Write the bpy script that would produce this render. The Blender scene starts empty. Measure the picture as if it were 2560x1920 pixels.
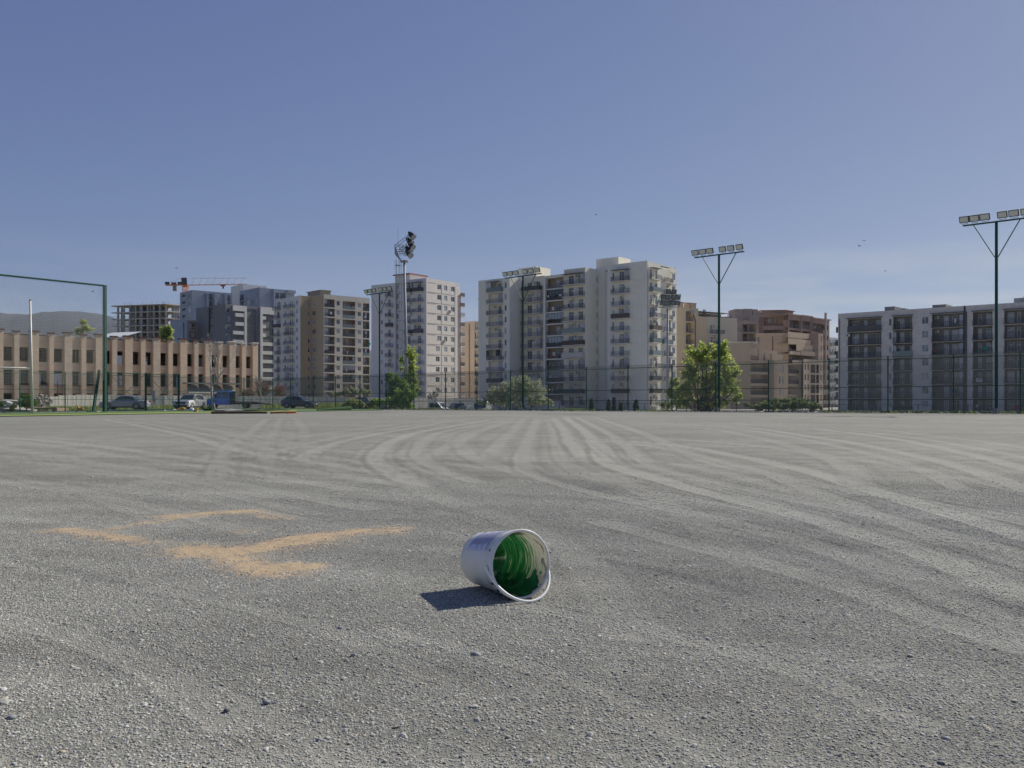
import bpy, math, random
import numpy as np
from mathutils import Vector, Matrix

random.seed(7)
rng = np.random.default_rng(7)
SC = bpy.context.scene
COL = SC.collection

# ------------------------------------------------------------------ camera, world, sun
F, HZ, CX, EYE = 2300.0, 1003.0, 1280.0, 0.9      # focal length and horizon row in photo pixels, eye height in metres
cam = bpy.data.cameras.new('camera')
cam.sensor_width = 36.0
cam.lens = 36.0 * F / 2560.0
cam.shift_y = (HZ - 960.0) / 2560.0
cam.clip_start = 0.05
cam.clip_end = 30000
cam_ob = bpy.data.objects.new('camera', cam)
cam_ob.location = (0, 0, EYE)
cam_ob.rotation_euler = (math.radians(90), 0, 0)
COL.objects.link(cam_ob)
SC.camera = cam_ob

SUN_AZ, SUN_EL = math.radians(51.0), math.radians(38.0)   # azimuth from +Y towards +X
world = bpy.data.worlds.new('World')
SC.world = world
world.use_nodes = True
wn, wl = world.node_tree.nodes, world.node_tree.links
bg = wn['Background']
sky = wn.new('ShaderNodeTexSky')
sky.sky_type = 'NISHITA'
sky.sun_disc = False
sky.sun_elevation = SUN_EL
sky.sun_rotation = SUN_AZ
sky.altitude = 400
sky.air_density = 0.6
sky.dust_density = 0.5
sky.ozone_density = 3.0
# soften the tonal range of the sky, channel by channel
sps = wn.new('ShaderNodeSeparateColor'); cbs = wn.new('ShaderNodeCombineColor')
wl.new(sky.outputs[0], sps.inputs[0])
for i_, (g_, a_) in enumerate(((0.66, 0.93), (0.63, 1.0), (0.43, 1.73))):
    pw = wn.new('ShaderNodeMath'); pw.operation = 'POWER'; pw.inputs[1].default_value = g_
    ml = wn.new('ShaderNodeMath'); ml.operation = 'MULTIPLY'; ml.inputs[1].default_value = a_
    wl.new(sps.outputs[i_], pw.inputs[0]); wl.new(pw.outputs[0], ml.inputs[0]); wl.new(ml.outputs[0], cbs.inputs[i_])
# thin cirrus low over the right horizon
tc = wn.new('ShaderNodeTexCoord')
sep = wn.new('ShaderNodeSeparateXYZ')
wl.new(tc.outputs['Generated'], sep.inputs[0])
mp = wn.new('ShaderNodeMapping')
mp.inputs['Scale'].default_value = (2.2, 2.2, 16.0)
mp.inputs['Rotation'].default_value = (0.0, 0.10, 0.0)
wl.new(tc.outputs['Generated'], mp.inputs[0])
nz = wn.new('ShaderNodeTexNoise')
nz.inputs['Scale'].default_value = 1.9
nz.inputs['Detail'].default_value = 7
nz.inputs['Roughness'].default_value = 0.55
wl.new(mp.outputs[0], nz.inputs['Vector'])
cr = wn.new('ShaderNodeMapRange')
cr.inputs['From Min'].default_value = 0.40
cr.inputs['From Max'].default_value = 0.64
wl.new(nz.outputs['Fac'], cr.inputs['Value'])
el = wn.new('ShaderNodeMapRange')
el.inputs['From Min'].default_value = 0.17
el.inputs['From Max'].default_value = 0.07
wl.new(sep.outputs['Z'], el.inputs['Value'])
mu = wn.new('ShaderNodeMath'); mu.operation = 'MULTIPLY'
wl.new(cr.outputs[0], mu.inputs[0]); wl.new(el.outputs[0], mu.inputs[1])
mu2 = wn.new('ShaderNodeMath'); mu2.operation = 'MULTIPLY'
# more of it towards the right
azm = wn.new('ShaderNodeMapRange')
azm.inputs['From Min'].default_value = -0.05; azm.inputs['From Max'].default_value = 0.30
azm.inputs['To Min'].default_value = 0.25; azm.inputs['To Max'].default_value = 0.95
wl.new(sep.outputs['X'], azm.inputs['Value'])
wl.new(azm.outputs[0], mu2.inputs[1])
wl.new(mu.outputs[0], mu2.inputs[0])
mixc = wn.new('ShaderNodeMixRGB')
wl.new(mu2.outputs[0], mixc.inputs['Fac'])
wl.new(cbs.outputs[0], mixc.inputs['Color1'])
mixc.inputs['Color2'].default_value = (4.3, 4.4, 4.55, 1)
wl.new(mixc.outputs[0], bg.inputs['Color'])
bg.inputs['Strength'].default_value = 0.099

sun = bpy.data.lights.new('sun', 'SUN')
sun.energy = 4.6
sun.angle = math.radians(0.53)
sun.color = (1.0, 0.95, 0.82)
sun_ob = bpy.data.objects.new('sun', sun)
sd = Vector((math.sin(SUN_AZ) * math.cos(SUN_EL), math.cos(SUN_AZ) * math.cos(SUN_EL), math.sin(SUN_EL)))
sun_ob.rotation_euler = sd.to_track_quat('Z', 'Y').to_euler()
sun_ob.location = (60, 40, 60)
COL.objects.link(sun_ob)

SC.view_settings.view_transform = 'Standard'
SC.view_settings.look = 'None'
SC.view_settings.exposure = 0.28
SC.view_settings.gamma = 1.0
SC.view_settings.use_curve_mapping = False
SC.cycles.max_bounces = 8
SC.cycles.diffuse_bounces = 4
SC.cycles.glossy_bounces = 3
SC.cycles.transmission_bounces = 4
SC.cycles.transparent_max_bounces = 8
SC.cycles.volume_bounces = 0
SC.cycles.use_denoising = True
SC.cycles.denoiser = 'OPENIMAGEDENOISE'
SC.cycles.denoising_input_passes = 'RGB_ALBEDO_NORMAL'
SC.cycles.denoising_prefilter = 'ACCURATE'
SC.cycles.use_adaptive_sampling = True
SC.cycles.adaptive_threshold = 0.005

# ------------------------------------------------------------------ helpers
RG = {0: (0, 0, 2212 / 2560.0), 1: (0, 660, 4.1475), 2: (260, 660, 4.148), 3: (640, 680, 4.367), 4: (900, 560, 3.318),
      5: (1140, 620, 3.77), 6: (1400, 600, 3.606), 7: (1660, 600, 3.607), 8: (2060, 500, 2.962)}


def R(n, x, y=0.0):
    a, b, s = RG[n]
    return (a + x / s, b + y / s)


def RX(n, x):
    return R(n, x)[0]


def W(px, py, D):
    return Vector(((px - CX) / F * D, D, EYE + (HZ - py) / F * D))


def XY(px, D):
    return Vector(((px - CX) / F * D, D))


def zat(py, D):
    return EYE + (HZ - py) / F * D


def sstep(v, a, b):
    t = np.clip((np.asarray(v, dtype=float) - a) / (b - a), 0, 1)
    return t * t * (3 - 2 * t)


FA, FB, FL = XY(727, 118), XY(2551, 59), XY(50, 82)     # fence corner, right end, left end
_d = (FB - FA).normalized()
FN = Vector((-_d.y, _d.x))


def G(x, y):
    """height of the ground"""
    x = np.asarray(x, dtype=float); y = np.asarray(y, dtype=float)
    z = 0.0030 * np.clip(x, -60, 60) * np.clip(y / 50.0, 0, 1) ** 2
    s = (x - FA.x) * FN.x + (y - FA.y) * FN.y
    drop = sstep(s, 1.2, 7.0) * sstep(x, -24, -12)
    return z * (1 - drop) - 1.05 * drop


def g(x, y):
    return float(G(x, y))


def hit(px, py):
    """ground point seen at a photo pixel"""
    D = 2070.0 / (py - HZ)
    for _ in range(12):
        D = (EYE - g((px - CX) / F * D, D)) * F / (py - HZ)
    return Vector(((px - CX) / F * D, D, g((px - CX) / F * D, D)))


# ------------------------------------------------------------------ materials
MATS = {}


def pmat(name, rgb, rough=0.85, metal=0.0, var=0.12, scale=2.0, bump=0.0, bscale=40.0, spec=0.4, rand=0.0, dirt=0.0,
         coat=0.0, trans=0.0):
    if name in MATS:
        return MATS[name]
    m = bpy.data.materials.new(name)
    m.use_nodes = True
    n, l = m.node_tree.nodes, m.node_tree.links
    b = n['Principled BSDF']
    b.inputs['Roughness'].default_value = rough
    b.inputs['Metallic'].default_value = metal
    b.inputs['Specular IOR Level'].default_value = spec
    b.inputs['Coat Weight'].default_value = coat
    tcn = n.new('ShaderNodeTexCoord')
    no = n.new('ShaderNodeTexNoise')
    no.inputs['Scale'].default_value = scale
    no.inputs['Detail'].default_value = 5
    no.inputs['Roughness'].default_value = 0.6
    l.new(tcn.outputs['Object'], no.inputs['Vector'])
    mr = n.new('ShaderNodeMapRange')
    mr.inputs['From Min'].default_value = 0.3
    mr.inputs['From Max'].default_value = 0.7
    mr.inputs['To Min'].default_value = 1 - var
    mr.inputs['To Max'].default_value = 1 + var
    l.new(no.outputs['Fac'], mr.inputs['Value'])
    mx = n.new('ShaderNodeVectorMath'); mx.operation = 'SCALE'
    mx.inputs[0].default_value = rgb
    l.new(mr.outputs[0], mx.inputs['Scale'])
    out = mx.outputs[0]
    if rand > 0:
        oi = n.new('ShaderNodeObjectInfo')
        r2 = n.new('ShaderNodeMapRange')
        r2.inputs['To Min'].default_value = 1 - rand
        r2.inputs['To Max'].default_value = 1 + rand
        l.new(oi.outputs['Random'], r2.inputs['Value'])
        m2 = n.new('ShaderNodeVectorMath'); m2.operation = 'SCALE'
        l.new(out, m2.inputs[0]); l.new(r2.outputs[0], m2.inputs['Scale'])
        out = m2.outputs[0]
    if dirt > 0:
        # vertical rain streaks and stains
        mpn = n.new('ShaderNodeMapping')
        mpn.inputs['Scale'].default_value = (1.3, 1.3, 0.12)
        l.new(tcn.outputs['Object'], mpn.inputs[0])
        n2 = n.new('ShaderNodeTexNoise')
        n2.inputs['Scale'].default_value = 1.6
        n2.inputs['Detail'].default_value = 6
        n2.inputs['Roughness'].default_value = 0.65
        l.new(mpn.outputs[0], n2.inputs['Vector'])
        r3 = n.new('ShaderNodeMapRange')
        r3.inputs['From Min'].default_value = 0.48
        r3.inputs['From Max'].default_value = 0.72
        r3.inputs['To Max'].default_value = dirt
        l.new(n2.outputs['Fac'], r3.inputs['Value'])
        m3 = n.new('ShaderNodeMixRGB')
        l.new(r3.outputs[0], m3.inputs['Fac'])
        l.new(out, m3.inputs['Color1'])
        m3.inputs['Color2'].default_value = (rgb[0] * 0.5, rgb[1] * 0.48, rgb[2] * 0.44, 1)
        out = m3.outputs[0]
    l.new(out, b.inputs['Base Color'])
    if bump > 0:
        nb = n.new('ShaderNodeTexNoise')
        nb.inputs['Scale'].default_value = bscale
        nb.inputs['Detail'].default_value = 4
        l.new(tcn.outputs['Object'], nb.inputs['Vector'])
        bp = n.new('ShaderNodeBump')
        bp.inputs['Strength'].default_value = bump
        bp.inputs['Distance'].default_value = 0.05
        l.new(nb.outputs['Fac'], bp.inputs['Height'])
        l.new(bp.outputs[0], b.inputs['Normal'])
    if trans > 0:
        tr = n.new('ShaderNodeBsdfTranslucent')
        l.new(out, tr.inputs['Color'])
        ms = n.new('ShaderNodeMixShader')
        ms.inputs[0].default_value = trans
        l.new(b.outputs[0], ms.inputs[1]); l.new(tr.outputs[0], ms.inputs[2])
        l.new(ms.outputs[0], n['Material Output'].inputs['Surface'])
    MATS[name] = m
    return m


def leafmat(name, c0, c1, trans=0.35):
    if name in MATS:
        return MATS[name]
    m = pmat(name, c0, rough=0.55, var=0.1, trans=trans, spec=0.3)
    n, l = m.node_tree.nodes, m.node_tree.links
    ge = n.new('ShaderNodeNewGeometry')
    rp = n.new('ShaderNodeValToRGB')
    rp.color_ramp.elements[0].color = (*c0, 1)
    rp.color_ramp.elements[1].color = (*c1, 1)
    l.new(ge.outputs['Random Per Island'], rp.inputs['Fac'])
    b = n['Principled BSDF']
    for s in (b.inputs['Base Color'], n['Translucent BSDF'].inputs['Color']):
        l.new(rp.outputs[0], s)
    return m


def brickmat(name, c1, c2, mortar, bw=0.5, bh=0.2, ms=0.012, rough=0.9, rot=0.0, bump=0.3, var=0.15):
    """masonry in object space; u = x+y so that both wall directions are covered"""
    if name in MATS:
        return MATS[name]
    m = bpy.data.materials.new(name); m.use_nodes = True
    n, l = m.node_tree.nodes, m.node_tree.links
    b = n['Principled BSDF']; b.inputs['Roughness'].default_value = rough
    b.inputs['Specular IOR Level'].default_value = 0.25
    tcn = n.new('ShaderNodeTexCoord')
    sp = n.new('ShaderNodeSeparateXYZ'); l.new(tcn.outputs['Object'], sp.inputs[0])
    ad = n.new('ShaderNodeMath'); ad.operation = 'ADD'
    l.new(sp.outputs['X'], ad.inputs[0]); l.new(sp.outputs['Y'], ad.inputs[1])
    cb = n.new('ShaderNodeCombineXYZ'); l.new(ad.outputs[0], cb.inputs['X']); l.new(sp.outputs['Z'], cb.inputs['Y'])
    br = n.new('ShaderNodeTexBrick')
    br.inputs['Color1'].default_value = (*c1, 1); br.inputs['Color2'].default_value = (*c2, 1)
    br.inputs['Mortar'].default_value = (*mortar, 1)
    br.inputs['Scale'].default_value = 1.0
    br.inputs['Mortar Size'].default_value = ms
    br.inputs['Brick Width'].default_value = bw
    br.inputs['Row Height'].default_value = bh
    l.new(cb.outputs[0], br.inputs['Vector'])
    no = n.new('ShaderNodeTexNoise'); no.inputs['Scale'].default_value = 0.6; no.inputs['Detail'].default_value = 6
    l.new(tcn.outputs['Object'], no.inputs['Vector'])
    mr = n.new('ShaderNodeMapRange'); mr.inputs['From Min'].default_value = 0.3; mr.inputs['From Max'].default_value = 0.7
    mr.inputs['To Min'].default_value = 1 - var; mr.inputs['To Max'].default_value = 1 + var
    l.new(no.outputs['Fac'], mr.inputs['Value'])
    sc = n.new('ShaderNodeVectorMath'); sc.operation = 'SCALE'
    l.new(br.outputs['Color'], sc.inputs[0]); l.new(mr.outputs[0], sc.inputs['Scale'])
    l.new(sc.outputs[0], b.inputs['Base Color'])
    bp = n.new('ShaderNodeBump'); bp.inputs['Strength'].default_value = bump; bp.inputs['Distance'].default_value = 0.02
    bp.invert = True
    l.new(br.outputs['Fac'], bp.inputs['Height']); l.new(bp.outputs[0], b.inputs['Normal'])
    MATS[name] = m
    return m


def glassmat(name, dark=(0.02, 0.025, 0.03), light=(0.32, 0.34, 0.36), p=0.55):
    """window glass with whatever hangs behind it: dark room, net curtain, blind; reflected sky is painted into the pale tone"""
    if name in MATS:
        return MATS[name]
    m = bpy.data.materials.new(name); m.use_nodes = True
    n, l = m.node_tree.nodes, m.node_tree.links
    b = n['Principled BSDF']; b.inputs['Roughness'].default_value = 0.08
    b.inputs['Specular IOR Level'].default_value = 0.9
    oi = n.new('ShaderNodeObjectInfo')
    tcn = n.new('ShaderNodeTexCoord')
    ad = n.new('ShaderNodeVectorMath'); ad.operation = 'ADD'
    l.new(tcn.outputs['Object'], ad.inputs[0])
    mul = n.new('ShaderNodeMath'); mul.operation = 'MULTIPLY'; mul.inputs[1].default_value = 37.0
    l.new(oi.outputs['Random'], mul.inputs[0]); l.new(mul.outputs[0], ad.inputs[1])
    no = n.new('ShaderNodeTexNoise'); no.inputs['Scale'].default_value = 1.1; no.inputs['Detail'].default_value = 2
    l.new(ad.outputs[0], no.inputs['Vector'])
    s = n.new('ShaderNodeMath'); s.operation = 'ADD'
    l.new(no.outputs['Fac'], s.inputs[0])
    l.new(oi.outputs['Random'], s.inputs[1])
    mr = n.new('ShaderNodeMapRange')
    mr.inputs['From Min'].default_value = 0.45 + p * 0.6
    mr.inputs['From Max'].default_value = 0.85 + p * 0.7
    l.new(s.outputs[0], mr.inputs['Value'])
    mx = n.new('ShaderNodeMixRGB')
    mx.inputs['Color1'].default_value = (*dark, 1); mx.inputs['Color2'].default_value = (*light, 1)  # pale tone covers curtains and sky reflection painted into the glass
    l.new(mr.outputs[0], mx.inputs['Fac']); l.new(mx.outputs[0], b.inputs['Base Color'])
    MATS[name] = m
    return m


# ------------------------------------------------------------------ mesh building
class MB:
    def __init__(s):
        s.v = []; s.f = []; s.m = []

    def quad(s, pts, m=0):
        k = len(s.v)
        s.v.extend([tuple(p) for p in pts])
        s.f.append(tuple(range(k, k + len(pts)))); s.m.append(m)
        return s

    def box(s, x0, x1, y0, y1, z0, z1, m=0, skip=''):
        k = len(s.v)
        s.v.extend([(x0, y0, z0), (x1, y0, z0), (x1, y1, z0), (x0, y1, z0), (x0, y0, z1), (x1, y0, z1), (x1, y1, z1), (x0, y1, z1)])
        fs = {'b': (0, 3, 2, 1), 't': (4, 5, 6, 7), 'f': (0, 1, 5, 4), 'r': (1, 2, 6, 5), 'k': (2, 3, 7, 6), 'l': (3, 0, 4, 7)}
        for c, q in fs.items():
            if c not in skip:
                s.f.append(tuple(k + i for i in q)); s.m.append(m)
        return s

    def beam(s, p, q, r0, r1=None, n=4, m=0, caps=True, tw=0.0):
        p = Vector(p); q = Vector(q)
        if r1 is None: r1 = r0
        d = q - p
        if d.length < 1e-6: return s
        d.normalize()
        a = Vector((0, 0, 1)) if abs(d.z) < 0.9 else Vector((1, 0, 0))
        e1 = d.cross(a).normalized(); e2 = e1.cross(d)
        k = len(s.v)
        for c, r in ((p, r0), (q, r1)):
            for i in range(n):
                t = 2 * math.pi * (i + 0.5) / n + tw
                s.v.append(tuple(c + e1 * (r * math.cos(t)) + e2 * (r * math.sin(t))))
        for i in range(n):
            j = (i + 1) % n
            s.f.append((k + i, k + n + i, k + n + j, k + j)); s.m.append(m)
        if caps:
            s.f.append(tuple(k + i for i in range(n))); s.m.append(m)
            s.f.append(tuple(k + n + i for i in reversed(range(n)))); s.m.append(m)
        return s

    def tube(s, pts, rads, n=6, m=0, closed_caps=True):
        pts = [Vector(p) for p in pts]
        k0 = len(s.v)
        prev = None
        for i, c in enumerate(pts):
            d = (pts[min(i + 1, len(pts) - 1)] - pts[max(i - 1, 0)]).normalized()
            if prev is None:
                a = Vector((0, 0, 1)) if abs(d.z) < 0.9 else Vector((1, 0, 0))
                e1 = d.cross(a).normalized()
            else:
                e1 = (prev - d * prev.dot(d)).normalized()
            prev = e1
            e2 = d.cross(e1)
            r = rads[i] if hasattr(rads, '__len__') else rads
            for j in range(n):
                t = 2 * math.pi * j / n
                s.v.append(tuple(c + e1 * (r * math.cos(t)) + e2 * (r * math.sin(t))))
        for i in range(len(pts) - 1):
            for j in range(n):
                a = k0 + i * n + j; b = k0 + i * n + (j + 1) % n
                s.f.append((a, b, b + n, a + n)); s.m.append(m)
        if closed_caps:
            s.f.append(tuple(k0 + j for j in reversed(range(n)))); s.m.append(m)
            kk = k0 + (len(pts) - 1) * n
            s.f.append(tuple(kk + j for j in range(n))); s.m.append(m)
        return s

    def cyl(s, c, r, y0, y1, n=16, m=0, axis='y'):
        c = Vector(c)
        ax = {'x': Vector((1, 0, 0)), 'y': Vector((0, 1, 0)), 'z': Vector((0, 0, 1))}[axis]
        return s.beam(c + ax * y0, c + ax * y1, r, r, n, m)

    def rock(s, c, r, m=0, sq=0.6):
        k = len(s.v)
        c = Vector(c)
        base = [(0, 0, 1), (.9, 0, .25), (.3, .85, .3), (-.75, .5, .2), (-.7, -.55, .3), (.35, -.85, .25), (0.6, .6, -.5), (-.6, .5, -.5), (-.5, -.6, -.5), (.6, -.6, -.5)]
        ph = random.random() * 6.28
        for (x, y, z) in base:
            j = 1 + random.uniform(-.28, .28)
            X = x * math.cos(ph) - y * math.sin(ph); Y = x * math.sin(ph) + y * math.cos(ph)
            s.v.append((c.x + X * r * j, c.y + Y * r * j, c.z + z * r * j * sq))
        for q in ((0, 1, 2), (0, 2, 3), (0, 3, 4), (0, 4, 5), (0, 5, 1), (1, 6, 2), (2, 6, 7, 3), (3, 7, 8, 4), (4, 8, 5), (5, 8, 9), (5, 9, 1), (1, 9, 6), (6, 9, 8, 7)):
            s.f.append(tuple(k + i for i in q)); s.m.append(m)
        return s

    def mesh(s, name, mats, smooth=False):
        me = bpy.data.meshes.new(name)
        me.from_pydata(s.v, [], s.f)
        for mm in mats: me.materials.append(mm)
        if len(mats) > 1:
            me.polygons.foreach_set('material_index', np.array(s.m, dtype=np.int32))
        if smooth:
            me.polygons.foreach_set('use_smooth', np.ones(len(me.polygons), dtype=bool))
        me.update()
        return me


def link(name, me, parent=None, M=None):
    o = bpy.data.objects.new(name, me)
    COL.objects.link(o)
    if parent is not None:
        o.parent = parent
    if M is not None:
        o.matrix_local = M
    return o


def root(name, label, cat, loc=(0, 0, 0), rz=0.0, group=None):
    o = bpy.data.objects.new(name, None)
    o.empty_display_size = 0.3
    COL.objects.link(o)
    o.location = loc
    o.rotation_euler = (0, 0, rz)
    tag(o, label, cat, group)
    return o


def tag(o, label=None, cat=None, group=None, kind=None):
    if label: o['label'] = label
    if cat: o['category'] = cat
    if group: o['group'] = group
    if kind: o['kind'] = kind
    return o


def copy_tree(o, parent=None):
    c = o.copy()
    COL.objects.link(c)
    if parent is not None: c.parent = parent
    for ch in [x for x in o.children]:
        copy_tree(ch, c)
    return c


def T(x, y, z):
    return Matrix.Translation((x, y, z))


def RZ(a):
    return Matrix.Rotation(a, 4, 'Z')


CACHE = {}


def cached(key, fn):
    if key not in CACHE:
        CACHE[key] = fn()
    return CACHE[key]


# ------------------------------------------------------------------ palette
M_white = pmat('white_frame', (0.62, 0.63, 0.64), 0.5, var=0.05)
M_dframe = pmat('brown_frame', (0.09, 0.06, 0.045), 0.5, var=0.1)
M_glass = glassmat('window_glass')
M_glass2 = glassmat('window_glass_curtained', light=(0.42, 0.42, 0.40), p=0.2)
M_dark = pmat('dark_metal', (0.06, 0.061, 0.066), 0.55, var=0.2)
M_rail = pmat('grey_rail', (0.17, 0.175, 0.19), 0.5, var=0.15, rand=0.4)
M_ac = pmat('ac_casing', (0.55, 0.54, 0.50), 0.55, var=0.08)
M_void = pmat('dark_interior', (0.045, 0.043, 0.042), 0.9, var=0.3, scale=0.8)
M_conc = pmat('bare_concrete', (0.27, 0.265, 0.25), 0.9, var=0.15, scale=0.7, bump=0.2, dirt=0.5)
M_green = pmat('green_paint_steel', (0.012, 0.07, 0.048), 0.65, var=0.18, scale=1.5, spec=0.3)
M_greenwire = pmat('green_coated_wire', (0.12, 0.15, 0.14), 0.45, var=0.1, spec=0.5)
M_galv = pmat('galvanised_steel', (0.33, 0.35, 0.38), 0.7, metal=0.1, var=0.15, scale=1.0)
M_redpipe = pmat('red_brown_pipe', (0.22, 0.05, 0.035), 0.6)
M_cloth = [pmat('cloth_%s' % n, c, 0.9, var=0.1) for n, c in (('white', (.6, .6, .62)), ('blue', (.06, .12, .3)), ('red', (.35, .06, .06)), ('dark', (.03, .03, .035)), ('teal', (.02, .22, .17)), ('pink', (.5, .3, .33)))]
M_ply = pmat('grey_panel', (0.40, 0.41, 0.43), 0.6, var=0.08, rand=0.15)
M_roofred = pmat('red_roof_sheet', (0.20, 0.055, 0.04), 0.7)


# ------------------------------------------------------------------ facade kit
def window_mesh(w, h, style):
    b = MB(); t = 0.07 if style != 'dark' else 0.06
    b.box(0, t, 0, .06, 0, h); b.box(w - t, w, 0, .06, 0, h)
    b.box(t, w - t, 0, .06, 0, t); b.box(t, w - t, 0, .06, h - t, h)
    nm = 1 if w < 1.7 else 2
    if w > .75:
        for i in range(1, nm + 1):
            x = w * i / (nm + 1) + (0.12 * w if (nm == 1 and style == 'off') else 0)
            b.box(x - .035, x + .035, 0.005, .055, t, h - t)
    if h > 1.9:
        b.box(t, w - t, 0.008, .052, h * .74, h * .74 + .06)
    return b.mesh('window', [M_dframe if style == 'dark' else M_white])


def add_window(bld, M, w, h, style='std', glass=None):
    w = round(w, 1); h = round(h, 1)
    me = cached(('win', w, h, style), lambda: window_mesh(w, h, style))
    o = link('window', me, bld, M)
    gm_ = glass or M_glass
    pm = cached(('pane', w, h, gm_.name), lambda: MB().box(.05, w - .05, 0, .012, .05, h - .05).mesh('pane', [gm_]))
    link('pane', pm, o, T(0, .03, 0))
    return o


def rail_mesh(w, d, style, mat=None, left=True, right=True):
    b = MB()
    h = 1.02
    def run(p, q):
        p = Vector(p); q = Vector(q)
        L = (q - p).length
        if style in ('rail', 'barred'):
            b.beam(p + Vector((0, 0, h)), q + Vector((0, 0, h)), .032)
            b.beam(p + Vector((0, 0, .1)), q + Vector((0, 0, .1)), .022)
            k = max(2, int(L / .13))
            for i in range(k + 1):
                c = p.lerp(q, i / k)
                b.beam(c + Vector((0, 0, .1)), c + Vector((0, 0, h)), .030 if i % 9 == 0 else .016, caps=False)
        else:
            n = Vector((q - p)).normalized(); s_ = Vector((-n.y, n.x, 0)) * .03
            z0, z1 = .03, h
            a0, a1 = p - s_, p + s_; c0, c1 = q - s_, q + s_
            k = len(b.v)
            for zz in (z0, z1):
                for v in (a0, c0, c1, a1): b.v.append((v.x, v.y, zz))
            for f in ((0, 3, 2, 1), (4, 5, 6, 7), (0, 1, 5, 4), (1, 2, 6, 5), (2, 3, 7, 6), (3, 0, 4, 7)):
                b.f.append(tuple(k + i for i in f)); b.m.append(0)
            b.beam(p + Vector((0, 0, h + .03)), q + Vector((0, 0, h + .03)), .035)
    run((0.04, -d + .04, 0), (w - .04, -d + .04, 0))
    if d > .3:
        if left: run((0.04, -d + .1, 0), (0.04, 0, 0))
        if right: run((w - .04, -d + .1, 0), (w - .04, 0, 0))
    return b.mesh('railing', [mat])


M_dpanel = pmat('dark_balcony_panel', (0.075, 0.075, 0.082), 0.6, var=0.12, rand=0.25)
M_brpanel = pmat('brown_balcony_panel', (0.10, 0.078, 0.066), 0.7, var=0.12, rand=0.25)
M_gpanel = pmat('frosted_balcony_glass', (0.20, 0.25, 0.24), 0.3, var=0.08, rand=0.2)
M_wpanel = pmat('white_striped_panel', (0.55, 0.53, 0.47), 0.7, var=0.2, scale=6)
RSTY = {'rail': M_rail, 'barred': M_dark, 'panel': M_dpanel, 'brown': M_brpanel, 'glass': M_gpanel, 'whitep': M_wpanel}


def ac_mesh():
    b = MB()
    b.box(0, .82, -.3, 0, 0, .58, 0)
    b.cyl((.32, -.3, .29), .22, -.012, 0.0, 14, 1)
    b.cyl((.32, -.312, .29), .06, -.01, 0.0, 8, 0)
    b.box(.05, .1, -.28, 0, -.06, 0, 1); b.box(.7, .75, -.28, 0, -.06, 0, 1)
    return b.mesh('air_conditioner', [M_ac, M_dark])


def add_ac(bld, M):
    return link('air_conditioner', cached('ac', ac_mesh), bld, M)


def add_balcony(bld, M, w, d, style='rail', slab=None, left=True, right=True, sl_t=.16):
    """slab top at local z=0, projecting towards -y by d"""
    w = round(w, 1); d = round(d, 1)
    sm = cached(('slab', w, d, slab.name, sl_t), lambda: MB().box(0, w, -d, -.003, -sl_t, 0).mesh('balcony', [slab]))
    o = link('balcony', sm, bld, M)
    if style in RSTY:
        rm = cached(('rail', w, d, style, left, right), lambda: rail_mesh(w, d, style, RSTY[style], left, right))
        link('railing', rm, o)
    elif style == 'solid':
        b = MB(); b.box(0, w, -d, -d + .12, 0, 1.0, skip='b')
        if d > .3: b.box(0, .12, -d + .12, -.003, 0, 1.0, skip='b'); b.box(w - .12, w, -d + .12, -.003, 0, 1.0, skip='b')
        link('parapet', cached(('par', w, d, slab.name), lambda: b.mesh('parapet', [slab])), o)
    return o


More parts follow.
